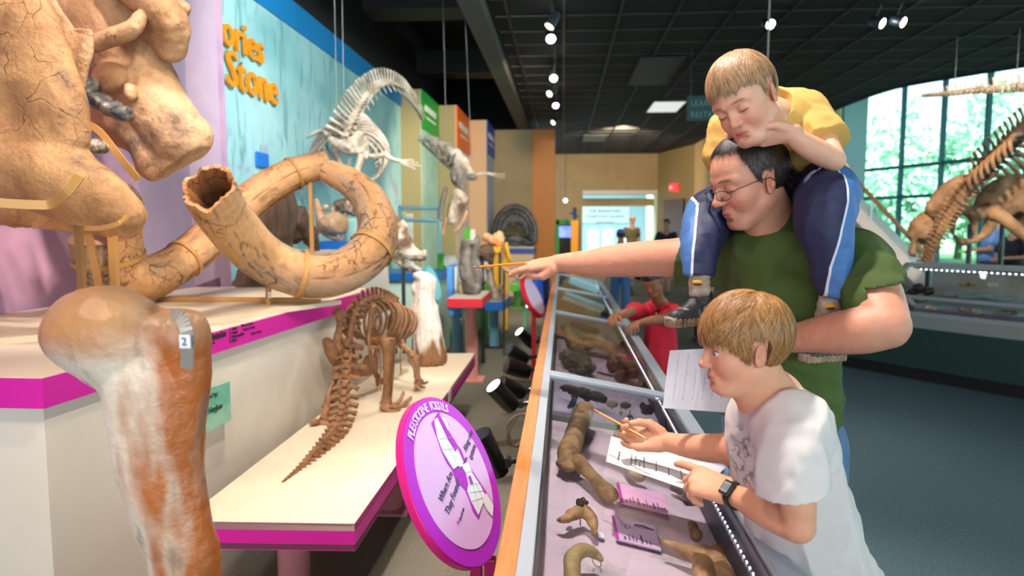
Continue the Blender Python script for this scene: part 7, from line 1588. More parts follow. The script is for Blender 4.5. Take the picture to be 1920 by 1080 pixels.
def walker(px, Y, H, face, shirt, pants, hairc, skin, label, shorts=False, cap=None, shoe='#3a3a40', arms='down', long=False, build=1.0, stride=.1):
    x0 = P(px, 500, Y).x; r = root('person', label, 'person', (x0, Y, 0)); s = H/1.75; c, sn_ = math.cos(face), math.sin(face); h = .011*max(1, Y/9)
    def W(x, y, z): return np.array([x0+s*(x*c-y*sn_), Y+s*(x*sn_+y*c), s*z])     # x forward, y left
    Rf = frame((c, sn_, -.05), (0, 0, 1)); f = F(); L = Loc(f, Rf, .225*s, T=W(.02, 0, 1.52)); L.ell((-.07, 0, .62), (.42, .33, .37)); L.ell((.12, 0, .3), (.22, .22, .27), .08); L.cone((.33, 0, .5), (.42, 0, .37), .03, .04); L.ell((-.05, .32, .45), (.06, .03, .1)); L.ell((-.05, -.32, .45), (.06, .03, .1)); L.cone((-.1, 0, .3), (-.2, 0, -.3), .22, .24)
    f.path([W(0, 0, 1.45), W(0, 0, 1.0)], [.08*s, .1*s], .03)
    for d in (-1, 1):
        sh = W(-.02, d*.18*build, 1.40); el = W(-.05, d*.25*build, 1.12) if arms == 'down' else W(.02, d*.26*build, 1.14); wr = W(.06, d*.24*build, .88) if arms == 'down' else W(.24, d*.06, 1.12)
        f.path([sh, el, wr], [.045*s, .036*s, .025*s], .01)
        hdr = nrm(wr-el); hand(f, wr, hdr, np.cross(hdr, (c, sn_, 0)) if arms == 'down' else (0, 0, 1), .17*s, d, [(25, 30, 20)]*4, fat=1.15)
        st = stride*d; f.path([W(0, d*.09, .95), W(st, d*.10, .50), W(st*1.2, d*.11, .09)], [.085*s*build, .055*s, .036*s], .02)
    organic('body', f, h*.8 if Y < 12 else h, mat('skin_'+skin[1:], skin, .5), r)
    f = F(); f.ell(W(-.02, 0, 1.25), (.13*s*build, .19*s*build, .20*s), .05, Rf); f.ell(W(0, 0, 1.02), (.14*s*build, .17*s*build, .17*s), .06, Rf)
    for d in (-1, 1): sh = W(-.02, d*.18*build, 1.39); el = W(-.05, d*.25*build, 1.12) if arms == 'down' else W(.02, d*.26*build, 1.14); f.cone(sh, sh+(el-sh)*(.6 if not long else .98), .066*s, .062*s, .03)
    f.half(W(0, 0, .90), (0, 0, -1)); organic('shirt', f, h, mat('cloth_'+shirt[1:], shirt, .85), r, disp=lambda v: fold(v, (0, 0, 1), .008, 9, 2))
    f = F(); f.ell(W(0, 0, .93), (.13*s*build, .165*s*build, .10*s), .04, Rf)
    for d in (-1, 1): st = stride*d; f.path([W(0, d*.085, .92), W(st, d*.10, .50)] + ([] if shorts else [W(st*1.2, d*.11, .08)]), [.10*s*build, .075*s] + ([] if shorts else [.058*s]), .03)
    organic('trousers', f, h, mat('cloth_'+pants[1:], pants, .85), r, disp=lambda v: fold(v, (0, 0, 1), .006, 9, 2))
    for d in (-1, 1): b = W(stride*d*1.2-.04, d*.11, .04); fs = F(); fs.cone(b, b+np.array([c, sn_, 0])*.15*s, .04*s, .033*s, .01); fs.half((0, 0, .001), (0, 0, -1)); organic('shoe', fs, h*.7, mat('shoe_'+shoe[1:], shoe, .6), r)
    f = F(); L = Loc(f, Rf, .225*s, T=W(.02, 0, 1.52)); L.ell((-.08, 0, .66), (.44, .355, .39)); L.ell((.30, 0, .40), (.28, .5, .36), .02, -1); L.ell((0, 0, .1), (.5, .5, .22), .02, -1)
    organic('hair', f, h*.7, mat('hair_'+hairc[1:], hairc, .6), r, disp=lambda v: fbm(v, 50, 2)*.004)
    if cap:
        f = F(); L = Loc(f, Rf, .225*s, T=W(.02, 0, 1.52)); L.ell((-.06, 0, .74), (.45, .37, .36)); f.half(L.pt((0, 0, .72)), (0, 0, -1)); L.cone((.35, 0, .74), (.58, 0, .70), .2, .14, .02, 1, ((0, 0, 1), .15)); organic('cap', f, h*.7, mat('cap_'+cap[1:], cap, .7), r)
    return r
walker(1248, 15.2, 1.62, -2.0, '#1c2038', '#b8ac90', '#2a201c', '#b5826a', 'person in dark navy t-shirt with folded arms by the brown exit door', shorts=True, arms='front', shoe='#5a5a5a')
walker(1163, 10.6, 1.42, 1.5, '#7d9cc4', '#3c6494', '#241a18', '#a87a62', 'child in jeans and pale blue top walking away, seen under the man\'s arm', cap='#6a5cb8')
walker(1184, 19.0, 1.72, -1.2, '#5c5a40', '#4a4a48', '#3a2c22', '#b5826a', 'distant person in olive shirt and tan cap in the far hall', cap='#b8a880')
walker(1316, 8.9, 1.55, -2.4, '#50506a', '#3a3e52', '#2a201c', '#b5826a', 'person hidden behind the man, only purple shoes showing by the floor', shoe='#6a2a5c')
walker(1858, 11.0, 1.74, 2.6, '#6d92cc', '#2a3448', '#3a2c24', '#c08e74', 'person in light blue shirt standing behind the right hand glass case', arms='front', build=1.2)
walker(1897, 10.4, 1.6, -2.9, '#1c2028', '#1c2234', '#1a1412', '#c08e74', 'person in black striped shirt beside the one in light blue', arms='front')
walker(1918, 11.6, 1.45, -2.6, '#b078a0', '#3a3a60', '#5a4030', '#c89878', 'person in pink top at the right edge of the picture', arms='front')
# stroller
q = PZ(1203, 552, 0); r = root('stroller', 'dark stroller with black wheels standing in the aisle', 'stroller', (q.x, q.y, 0)); sb = mat('stroller_black', '#18191c', .5)
for dx in (-.24, .24):
    for dy in (-.25, .3): c = Vector((q.x+dx, q.y+dy, .11)); MB().lathe(c-Vector((.02, 0, 0)), (1, 0, 0), [(0, .08), (.005, .11), (.035, .11), (.04, .08)], 20).build('wheel', sb, r)
f_ = MB(); 
for dx in (-.22, .22): f_.tube([(q.x+dx, q.y-.3, .11), (q.x+dx, q.y, .5), (q.x+dx, q.y+.45, .98)], .014, 8).tube([(q.x+dx, q.y+.32, .11), (q.x+dx, q.y, .5)], .014, 8)
f_.tube([(q.x-.22, q.y+.45, .98), (q.x+.22, q.y+.45, .98)], .016, 8); f_.build('stroller_frame', m_alum, r)
f = F(); f.ell((q.x, q.y, .42), (.2, .24, .12), .05); f.ell((q.x, q.y+.16, .62), (.2, .10, .24), .06); organic('seat', f, .015, sb, r)
f = F(); f.ell((q.x, q.y+.05, .82), (.22, .24, .15), .02); f.ell((q.x, q.y-.02, .74), (.18, .3, .14), .01, None, -1); organic('canopy', f, .012, mat('stroller_grey', '#4a4c54', .8), r)
# ============================================================ FOSSILS FARTHER AWAY
m_b1 = mat('bone_grey_pale', '#dccbb6', .6, '#94826e', 5, .38, .62, bump=.5, bscale=40); m_b2 = mat('bone_mottled', '#d8c4ac', .6, '#6a4c38', 6, .42, .60, bump=.6, bscale=40)
m_b3 = mat('bone_warm', '#d8b48c', .6, '#a87c56', 5, .38, .62, bump=.5, bscale=40); m_b4 = mat('bone_dark', '#6c4a34', .6, '#3c281c', 7, .38, .62, bump=.8, bscale=40)
m_b5 = mat('bone_grey', '#8a7f74', .6, '#5c524a', 6, .38, .62, bump=.5, bscale=50); m_wire = mat('wire', '#8a8a88', .4)
def fossil(name, label, cat, at, grp=None): return root(name, label, cat, at, grp)
# 1 hanging swimmer with arched tail
Yh = 6.2; r = fossil('hanging_skeleton', 'pale hanging skeleton with a long arched spiny tail in front of the mural', 'skeleton', P(660, 335, Yh))
tl = [(648, 262, 6.0), (655, 238, 6.1), (668, 208, 6.3), (690, 175, 6.6), (715, 156, 6.9), (742, 160, 7.2), (764, 180, 7.5), (782, 206, 7.8), (792, 226, 8.0)]
spine(r, tl, 44, lambda f: (.085*(1-.72*f), .075*(1-.75*f), .17*(1-.75*f)+.01, 1-.55*f), m_b1, up=lambda f: (-.5+1.2*f, 0, 1))
ch = MB(); pth = cr([tuple(P(*q)) for q in tl], 6)
for k in range(10, 40, 2): c = Vector(pth[k]); ch.tube([c, c+Vector((.06, -.02, -.15+.002*k))], [.010, .004], 5)
ch.build('tail_spines', m_b1, r)
for k in range(9):
    f_ = k/8; bx, by, bz = 652-3*f_+8*(1-f_), 214+46*f_, 6.3-.3*f_
    for s in (-1, 1):
        w = (34+26*math.sin(f_*2.4))*(1.25 if s > 0 else 1.15); b = MB(); q = cr(pts([(bx+s*3, by, bz, 1), (bx+s*w*.6, by+4, bz, 1), (bx+s*w, by+30+10*f_, bz-.05, 1), (bx+s*w*.92, by+58+12*f_, bz-.1, 1), (bx+s*w*.7, by+76, bz-.15, 1)]), 5)
        b.tube([tuple(x) for x in q], list(np.linspace(.016, .008, len(q))), 6); b.build('rib', m_b5 if s < 0 else m_b1, r, angle=180)
f = F(); FC(f, [(622, 262, 5.8, 7), (640, 272, 5.75, 10), (662, 268, 5.7, 12), (672, 252, 5.75, 8)], 6); FE(f, 655, 278, 5.75, 18, 10, 20, 6); FC(f, [(640, 278, 5.75, 8), (672, 284, 5.7, 8), (686, 268, 5.75, 8)], 5); FC(f, [(682, 262, 5.8, 6), (686, 280, 5.75, 7), (684, 296, 5.7, 6)], 5)
FE(f, 652, 287, 5.6, 9, 5, 10, 3, op=-1); organic('skull', f, .008, m_b1, r, disp=lambda v: fbm(v, 20, 3)*.008)
tb(r, [(626, 280, 5.75, 7), (634, 300, 5.7, 6), (646, 322, 5.65, 5), (655, 333, 5.6, 3)], m_b5, 'jaw_bone'); tb(r, [(678, 290, 5.7, 7), (674, 306, 5.68, 7), (666, 326, 5.65, 6), (658, 338, 5.6, 3)], m_b1, 'jaw_bone'); tb(r, [(657, 298, 5.7, 3), (652, 318, 5.66, 3), (650, 330, 5.62, 2)], m_b5, 'jaw_bone')
tb(r, [(686, 290, 5.8, 5), (705, 293, 5.8, 4), (720, 289, 5.8, 5)], m_b1, 'arm_bone'); tb(r, [(720, 287, 5.8, 6), (735, 298, 5.8, 4), (752, 303, 5.8, 4)], m_b1, 'arm_bone')
for d, e in ((-4, 776), (0, 784), (4, 790), (8, 778)): tb(r, [(750, 303, 5.8, 3), (766, 304+d, 5.8, 2), (e, 306+d*1.4, 5.8, 1.3)], m_b1, 'finger_bone', 6)
tb(r, [(575, 258, 6.2, 2), (590, 250, 6.15, 4), (606, 246, 6.1, 4), (622, 262, 6.0, 5)], m_b1, 'arm_bone')
for px in (628, 642): a = P(px+4, 240, 6.0); MB().cyl(a, (P(px, 0, 6.0).x, 6.0, 4.8), .003, seg=5).build('hanging_wire', m_wire, r)
# 2 hanging ancient reptile, head downwards
Y = 7.8; r = fossil('hanging_skeleton', 'dark and white hanging skeleton with skull pointing down, before the orange banner', 'skeleton', P(850, 440, Y))
f = F(); FC(f, [(787, 260, Y+.6, 3), (812, 264, Y+.4, 8), (838, 278, Y+.2, 11), (862, 298, Y, 10), (882, 322, Y, 6), (892, 334, Y, 3)], 6); organic('back_shield', f, .012, m_b1, r, disp=lambda v: fbm(v, 12, 3)*.02)
for k in range(7): tb(r, [(806+k*11, 268+k*8, Y+.3-.05*k, 2.5), (812+k*10, 284+k*7, Y+.2, 2.5), (826+k*8, 300+k*5, Y+.1, 2)], m_b5, 'rib', 6)
tb(r, [(792, 268, Y+.5, 2.5), (815, 290, Y+.3, 2.5), (840, 312, Y+.1, 3), (850, 318, Y, 3)], m_b5, 'rib', 6)
f = F(); FE(f, 860, 328, Y, 15, 24, 16, 8); FE(f, 855, 300, Y, 8, 14, 10, 8); FE(f, 853, 333, Y-.1, 4, 6, 8, 3, op=-1); FE(f, 866, 348, Y, 8, 9, 8, 4); FE(f, 884, 332, Y, 9, 6, 8, 4); organic('shoulder_bones', f, .01, m_b5, r, disp=lambda v: fbm(v, 14, 3)*.015)
tb(r, [(888, 328, Y, 3), (905, 326, Y, 3), (918, 326, Y, 4)], m_b1, 'arm_bone')
for d in (-3, 0, 3): tb(r, [(916, 326, Y, 2.5), (932, 329+d, Y, 1.8), (947, 331+d*1.5, Y, 1)], m_b1, 'finger_bone', 6)
f = F(); FC(f, [(858, 362, Y, 10), (858, 380, Y, 14), (852, 400, Y, 13), (848, 412, Y, 8)], 6); FE(f, 868, 376, Y, 10, 14, 14, 6); FE(f, 862, 376, Y-.12, 5, 6, 8, 3, op=-1); FE(f, 846, 392, Y-.1, 5, 6, 8, 3, op=-1); organic('skull', f, .010, m_b2, r, disp=lambda v: fbm(v, 14, 3)*.012)
tb(r, [(837, 350, Y, 4), (830, 375, Y, 5), (826, 405, Y, 5), (830, 412, Y, 4)], m_b5, 'jaw_bone'); tb(r, [(876, 395, Y, 4), (866, 418, Y, 4), (852, 436, Y, 4)], m_b3, 'jaw_bone'); tb(r, [(838, 410, Y, 4), (834, 425, Y, 4), (831, 440, Y, 4)], m_b3, 'jaw_bone')
for px, p2 in ((828, 838), (866, 884)): a = P(p2, 300, Y); MB().cyl(a, (P(px, 0, Y).x, Y, 4.8 if px < 850 else ZC+.9), .004, seg=5).build('hanging_wire', m_wire, r)
# 3 round shell skeleton
Y = yf-.7; r = fossil('shell_skeleton', 'round dark grey ribbed turtle-like skeleton on the cream plinth', 'skeleton', P(965, 467, Y)); cx, cy = 965, 440
def arc(rx, rz, rr, a0, a1, Yo=0, nm='shell_arch', m=m_b5): tb(r, [(cx+rx*math.cos(a), cy-rz*math.sin(a), Y+Yo, rr) for a in np.linspace(a0, a1, 9)], m, nm, 8)
mdk = mat('bone_charcoal', '#6e6e70', .45, '#3a3a3c', 6, .38, .62, bump=.5, bscale=30); arc(38, 52, 6, -.3, PI+.3, 0, m=mdk); arc(31, 43, 4, -.2, PI+.2, -.15, m=mdk); arc(24, 34, 3, 0, PI, -.3, m=mdk); arc(36, 30, 4, -.5, PI+.5, .2, m=mdk)
for k in range(9): a = .2+k*(PI-.4)/8; tb(r, [(cx+18*math.cos(a), cy-26*math.sin(a), Y-.3, 2.5), (cx+38*math.cos(a), cy-52*math.sin(a), Y, 3)], mdk, 'rib', 6)
f = F(); FC(f, [(935, 462, Y, 6), (950, 450, Y, 7), (975, 448, Y, 8), (995, 455, Y, 6)], 5); FE(f, 958, 458, Y-.1, 16, 7, 14, 5); FC(f, [(945, 420, Y-.2, 5), (965, 412, Y-.25, 7), (985, 420, Y-.2, 5)], 5); organic('pelvis', f, .014, mdk, r, disp=lambda v: fbm(v, 10, 3)*.02)
for px in (966, 992): a = P(px, 440, Y); b = P(px, 467, Y); MB().cyl(a, b, .02, seg=8).build('support_rod', m_can, r)
# 4 bones on the coloured tables
Y = 6.55; r = fossil('fossil_bone', 'tall grey limb bone with a round knob end on the red edged table', 'fossil', P(885, 558, Y))
f = F(); FC(f, [(874, 458, Y, 10), (873, 480, Y, 12), (873, 505, Y, 13), (878, 525, Y, 13), (884, 538, Y, 16)], 6); FE(f, 888, 542, Y, 15, 14, 16, 6); FC(f, [(895, 448, Y, 6), (893, 465, Y, 7), (890, 490, Y, 9), (896, 520, Y, 10), (890, 540, Y, 10)], 6); FE(f, 882, 455, Y, 15, 6, 10, 5); f.half((0, 0, PZ(885, 560, .8).z*0+P(885, 557, Y).z), (0, 0, -1)); organic('bone', f, .006, m_b5, r, disp=lambda v: fbm(v, 20, 3)*.008)
r = fossil('fossil_bone', 'peach coloured bone fragment left of the tall grey limb bone', 'fossil', P(868, 553, 6.6)); f = F(); FC(f, [(862, 535, 6.6, 5), (866, 545, 6.6, 8), (868, 549, 6.6, 8)], 5); organic('bone', f, .006, m_b3, r, disp=lambda v: fbm(v, 30, 3)*.006)
r = fossil('fossil_bone', 'dark brown spiny fossil behind the tall grey limb bone', 'fossil', P(912, 500, 7.4)); f = F(); FE(f, 905, 476, 7.4, 18, 14, 14, 6); FE(f, 915, 470, 7.4, 10, 12, 10, 5); FE(f, 908, 473, 7.25, 5, 5, 12, 3, op=-1); FE(f, 920, 486, 7.4, 6, 10, 8, 4); FC(f, [(898, 486, 7.4, 5), (900, 510, 7.4, 5), (905, 530, 7.4, 6)], 4); organic('bone', f, .009, m_b4, r, disp=lambda v: fbm(v, 16, 3)*.02)
a = P(905, 500, 7.4); MB().cyl((a.x, 7.4, 0), (a.x, 7.4, P(905, 486, 7.4).z), .02, seg=8).build('support_post', m_can, r)
Y = 8.35; r = fossil('fossil_bone', 'dark mottled limb bone standing on the blue edged table', 'fossil', P(928, 570, Y)); f = F(); FC(f, [(916, 500, Y, 7), (918, 520, Y, 7), (924, 540, Y, 9), (930, 555, Y, 10), (933, 560, Y, 11)], 6); FC(f, [(940, 535, Y, 4), (936, 548, Y, 5), (940, 556, Y, 5)], 4); organic('bone', f, .009, mat('bone_mix', '#7a5a46', .5, '#b8a090', 8, .4, .6, bump=.8, bscale=40), r, disp=lambda v: fbm(v, 18, 3)*.015)
Y = 10.0; r = fossil('fossil_bone', 'pale wedge shaped vertebra on the bright yellow stand', 'fossil', P(930, 463, Y)); f = F(); FC(f, [(910, 445, Y, 7), (925, 450, Y, 8), (935, 448, Y, 11)], 6); FE(f, 936, 448, Y, 9, 13, 12, 5); organic('bone', f, .011, m_b3, r, disp=lambda v: fbm(v, 12, 3)*.015)
r = fossil('fossil_bone', 'pair of yellow prongs beside the yellow stand', 'fossil', P(952, 490, 9.7)); tb(r, [(948, 455, 9.7, 4), (951, 470, 9.7, 4), (957, 492, 9.7, 3)], mYl, 'prong'); tb(r, [(943, 460, 9.7, 3), (942, 475, 9.7, 3), (944, 488, 9.7, 2)], m_b3, 'prong')
r = fossil('fossil_bone', 'slender pale limb bones leaning behind the red sign', 'fossil', P(970, 520, 7.8)); tb(r, [(940, 500, 7.8, 4), (955, 510, 7.8, 4), (975, 522, 7.8, 5), (990, 530, 7.8, 5)], m_b3, 'bone'); a = P(945, 502, 7.8); MB().cyl((a.x, 7.8, 0), (a.x, 7.8, a.z), .012, seg=8).build('support_post', m_can, r)
# 7 mottled skull beyond the tusk
Y = 6.2; r = fossil('fossil_skull', 'large mottled skull in profile on a stand right of the tusk loop', 'skull', P(765, 520, Y))
f = F(); FC(f, [(735, 410, Y, 12), (745, 428, Y, 18), (750, 450, Y, 22), (762, 470, Y, 18), (782, 478, Y, 12), (794, 482, Y, 7)], 8); FE(f, 748, 470, Y, 20, 14, 16, 8); FE(f, 765, 462, Y-.12, 8, 8, 12, 4, op=-1); FE(f, 745, 480, Y-.1, 8, 6, 12, 4, op=-1); FC(f, [(745, 488, Y, 7), (765, 502, Y, 6), (788, 512, Y, 4)], 5); FE(f, 796, 476, Y, 4, 10, 5, 4); organic('skull', f, .008, m_b2, r, disp=lambda v: fbm(v, 14, 4)*.014)
a = P(756, 500, Y); MB().cyl((a.x, Y, 0), (a.x, Y, a.z), .018, seg=10).build('support_post', m_can, r); MB().box((a.x, Y, .02), (.3, .3, .03)).build('foot_plate', m_can, r, smooth=False)
for k in range(5): q = P(772+k*4, 493+k*2.2, Y-.04); MB().lathe(q, (0, 0, -1), [(0, .010), (.03, .007), (.045, .002)], 8).build('tooth', m_card, r)
# 8 jaw on the counter
Y = 7.6; r = fossil('fossil_jaw', 'white and brown curved jaw on the long blue edged counter', 'jaw', P(755, 560, Y-.1)); Y = 7.9
f = F(); FC(f, [(728, 524, Y, 4), (733, 538, Y, 7), (740, 548, Y, 8), (758, 552, Y, 7), (775, 548, Y, 8), (782, 532, Y, 7), (778, 524, Y, 4)], 5); FC(f, [(736, 524, Y, 3), (737, 518, Y, 1.5)], 2); organic('jaw', f, .008, m_b2, r, disp=lambda v: fbm(v, 16, 3)*.01)
a = P(752, 552, Y); MB().cyl((a.x, Y, P(752, 513, 7.6).z*0+P(752, 524, 8.0).z-.25), (a.x, Y, a.z), .01, seg=8).build('support_post', m_can, r) if False else None
# 9 inside the loop
Y = 4.9; r = fossil('fossil_skull', 'dark brown knobbly skull seen through the tusk loop, left of the post', 'skull', P(562, 470, Y)); f = F(); FE(f, 556, 425, Y, 22, 38, 30, 12, ang=-20); FE(f, 545, 395, Y, 12, 14, 16, 8); FE(f, 582, 440, Y, 14, 22, 18, 8); FE(f, 560, 415, Y-.15, 6, 9, 14, 4, op=-1); FE(f, 573, 448, Y-.15, 5, 6, 14, 4, op=-1); FE(f, 590, 462, Y, 7, 10, 10, 5); organic('skull', f, .007, m_b4, r, disp=lambda v: fbm(v, 18, 4, 3)*.02)
a = P(560, 460, Y); zz_ = P(590, 470, 5.3).z; MB().box((a.x, Y+.05, P(560, 470, Y).z/2), (.5, .35, P(560, 470, Y).z)).build('pedestal', m_face, r, smooth=False)
Y = 5.55; r = fossil('fossil_vertebra', 'cream antlered vertebra on the blue counter seen through the tusk loop', 'fossil', P(620, 455, Y)); f = F(); FE(f, 628, 420, Y, 28, 22, 26, 8); FC(f, [(605, 425, Y, 10), (598, 400, Y, 8), (592, 378, Y, 5)], 5); FC(f, [(598, 395, Y, 5), (612, 388, Y, 4)], 3); FC(f, [(605, 432, Y, 7), (618, 442, Y, 6), (636, 448, Y, 4)], 4); FE(f, 612, 418, Y-.2, 5, 14, 10, 4, op=-1); organic('bone', f, .008, m_b3, r, disp=lambda v: fbm(v, 14, 3)*.008)
for px in (640, 651): a = P(px, 432, Y); MB().cyl((a.x, Y, P(640, 455, 5.4).z-.02), a, .009, seg=8).build('support_pin', m_steel, r)
r = fossil('fossil_skull', 'white rough skull top right inside the tusk loop', 'skull', P(652, 455, 5.95)); f = F(); Y = 5.95; FE(f, 648, 385, Y, 24, 13, 20, 8); FE(f, 632, 392, Y, 12, 12, 14, 6); FE(f, 660, 398, Y, 9, 8, 10, 5); organic('skull', f, .009, m_b2, r, disp=lambda v: fbm(v, 14, 4)*.02); a = P(651, 395, Y); MB().cyl((a.x, Y, P(640, 458, 5.95).z), a, .012, seg=8).build('support_pin', m_steel, r)
r = fossil('glass_jar', 'pale green glass cylinder standing on the blue counter', 'jar', P(662, 452, 5.6)); a = P(662, 452, 5.6); b = P(662, 408, 5.6); MB().lathe(a, (0, 0, 1), [(0, .07), ((b.z-a.z)*.85, .07), (b.z-a.z, .045)], 24).build('jar', mat('jar_green', '#9cc8b8', .15, alpha=.75), r)
# 10 trunk-like column behind the tusks
Y = 4.75; f = F(); FC(f, [(470, 600, Y, 60), (490, 520, Y, 44), (515, 440, Y, 34), (522, 385, Y, 30), (520, 350, Y, 26)], 30); f.half((0, 0, ZP-.01), (0, 0, -1))
tag(organic('fossil_log', f, .010, mat('trunk_brown', '#8a7058', .9, '#4a362a', 3, .35, .65, bump=.9, bscale=30, stretch=(2, 2, .3)), None, disp=lambda v: fbm(v*np.array([1, 1, .2]), 22, 3)*.02), 'brown textured tree trunk standing behind the two tusks', 'log')
# ============================================================ THE BIG SKELETON ON THE RIGHT
m_gs = mat('bone_sloth', '#b08a66', .6, '#7c5a40', 3, .38, .62, bump=.5, bscale=30); m_gs2 = mat('bone_sloth_dark', '#6c5648', .6, '#4a3a32', 4, bump=.6, bscale=30)
Y = 8.9; r = fossil('giant_skeleton', 'huge brown mounted skeleton with broad pelvis behind the right hand glass case', 'skeleton', (P(1810, 500, Y).x, Y, 0))
f = F(); FE(f, 1785, 365, Y, 52, 24, 14, 14, ang=42); FE(f, 1770, 385, Y, 26, 28, 14, 12); FE(f, 1895, 372, Y+.2, 62, 40, 22, 16, ang=20); FE(f, 1930, 385, Y+.1, 50, 38, 24, 14)
FC(f, [(1800, 395, Y, 12), (1830, 400, Y, 14), (1860, 392, Y, 14)], 10); FC(f, [(1786, 405, Y, 9), (1795, 445, Y, 7), (1820, 452, Y, 7), (1850, 436, Y, 9), (1862, 405, Y, 10)], 8); FC(f, [(1822, 400, Y, 6), (1826, 430, Y, 6), (1828, 445, Y, 5)], 5)
FE(f, 1836, 375, Y, 15, 14, 40, 5, op=-1); FE(f, 1804, 424, Y, 15, 22, 40, 4, op=-1); FE(f, 1842, 420, Y, 6, 9, 40, 3, op=-1); FE(f, 1912, 412, Y, 10, 12, 60, 4, op=-1)
organic('pelvis', f, .016, m_gs, r, disp=lambda v: fbm(v, 8, 3)*.02)
f = F(); FE(f, 1728, 430, Y+.1, 22, 24, 18, 10); FE(f, 1740, 410, Y+.1, 16, 12, 14, 8); FE(f, 1712, 440, Y+.1, 10, 14, 10, 6); FC(f, [(1712, 455, Y+.1, 6), (1710, 470, Y+.1, 6), (1716, 478, Y+.1, 4)], 4); FC(f, [(1735, 452, Y+.1, 5), (1738, 466, Y+.1, 5)], 4); organic('skull', f, .014, m_gs, r, disp=lambda v: fbm(v, 9, 3)*.02)
spine(r, [(1728, 505, 8.2), (1740, 476, 8.25), (1755, 445, 8.3), (1772, 412, 8.4), (1790, 385, 8.5)], 17, lambda f: (.09+.05*f, .06+.02*f, .07, .8+.4*f), m_gs, up=(-.6, -.5, .5))
spine(r, [(1790, 385, 8.5), (1808, 360, 8.6), (1822, 345, 8.6), (1838, 328, 8.7)], 6, lambda f: (.16, .09, .10, 1), m_gs, up=(-.6, -.5, .5))
spine(r, [(1832, 332, 8.6), (1850, 312, 8.65), (1880, 282, 8.7), (1915, 248, 8.8), (1960, 212, 8.9)], 14, lambda f: (.19, .12, .22, 1), m_gs2, up=(-.5, -.3, .8))
for k in range(8):
    b0 = 1838+k*11; by = 322-k*10; tb(r, [(b0, by, 8.7, 4), (b0-14, by+2, 8.5, 4), (b0-22, by+16, 8.4, 4), (b0-18, by+34, 8.4, 3)], m_gs, 'rib', 7); tb(r, [(b0+6, by, 8.9, 4), (b0+30, by+4, 9.1, 4), (b0+50, by+26, 9.2, 4), (b0+54, by+56, 9.2, 3)], m_gs, 'rib', 7)
tb(r, [(1862, 400, 8.6, 14), (1880, 408, 8.5, 12), (1905, 428, 8.4, 11), (1935, 450, 8.3, 12)], m_gs, 'thigh_bone'); tb(r, [(1935, 450, 8.3, 13), (1938, 500, 8.4, 9), (1936, 560, 8.5, 9), (1934, 620, 8.6, 12)], m_gs, 'shin_bone')
for px, Yp in ((1745, 8.95), (1820, 8.9), (1880, 9.1)): a = P(px, 420, Yp); MB().cyl((a.x, Yp, .3), (a.x, Yp, a.z), .03, seg=10).build('support_post', m_can, r)
a = P(1825, 500, 8.9); MB().box((a.x, 9.0, .15), (3.2, 1.6, .3)).build('base', MATS['base_green'], r, smooth=False)
r = fossil('hanging_skeleton', 'string of pale vertebrae hanging level before the atrium window', 'skeleton', P(1820, 175, 8.8)); spine(r, [(1728, 180, 9.4), (1775, 176, 9.2), (1830, 170, 9.0), (1890, 166, 8.8), (1990, 158, 8.6)], 26, lambda f: (.04+.10*f, .04+.05*f, .05+.09*f, .6+.8*f), m_b1)
for px, Yp in ((1790, 9.15), (1905, 8.8)): a = P(px, 165, Yp); MB().cyl(a, (a.x, Yp, 8.0), .004, seg=5).build('hanging_wire', m_wire, r)
# ============================================================ CONTENTS OF THE GLASS CASES
FW_ = -_R.col[2]
_DK = DK; CY = 20
def DK(px, py, lift=0):
    p = _DK(px, py, lift)
    while p.y > CY and lift < .16: lift += .005; p = _DK(px, py, lift)
    return p
def dep(p): return (Vector(p)-Vector((0, 0, CAMZ))).dot(FW_)
def DC(f, l, lift=.045, k=5, flat=None, up=.0):
    """chain given as (px, py, half-width px[, lift]) lying above the case floor"""
    p = [DK(q[0], q[1], q[3] if len(q) > 3 else lift) for q in l]; return f.curve(p, [q[2]*dep(a)/FPX for q, a in zip(l, p)], 3, k*dep(p[0])/FPX, flat)
def DE(f, px, py, rx, ry, rz=None, lift=.04, k=5, op=1, ang=0):
    """rx across, ry along the floor away, rz up, in photo pixels"""
    p = DK(px, py, lift); s = dep(p)/FPX; return f.ell(p, [rx*s, ry*s*1.3, (rz or min(rx, ry))*s], k*s, rotz(math.radians(ang)), op)
def specimen(name, label, f, m, h=.004, amp=.002, ns=60, pins=(), seed=0, grp=None, at=None):
    v0 = np.array([(q[8]+q[9])/2 for q in f.p if q[7] == 1]).mean(0); r = root(name, label, 'fossil', tuple(v0)); 
    if grp: r['group'] = grp
    o = organic('bone', f, h, m, r, disp=lambda v: fbm(v, ns, 3, seed)*amp)
    co = np.empty(len(o.data.vertices)*3); o.data.vertices.foreach_get('co', co); zmin = co.reshape(-1, 3)[:, 2].min(); r.location.z = r.location.z
    for px, py in pins: b = DK(px, py, .002); mbp = MB().cyl(b, (b.x, b.y, b.z+.045), .0016, seg=6); mbp.build('mounting_pin', m_can, r)
    return r
mA = mat('spec_brown', '#b28a64', .6, '#86623f', 14, .38, .62, bump=.6, bscale=120, c3='#4a3628', s3=10); mB = mat('spec_tan', '#c49a70', .6, '#96704c', 16, .38, .62, bump=.5, bscale=120)
mC = mat('spec_cream', '#d8c4aa', .6, '#a88e72', 18, .4, .65, bump=.4, bscale=120); mD = mat('spec_dark', '#4a3c34', .5, '#1e1816', 20, .38, .62, bump=.9, bscale=90, coat=.3); mE = mat('spec_greybrown', '#8a7866', .6, '#5a4a3c', 22, .38, .62, bump=1, bscale=80)
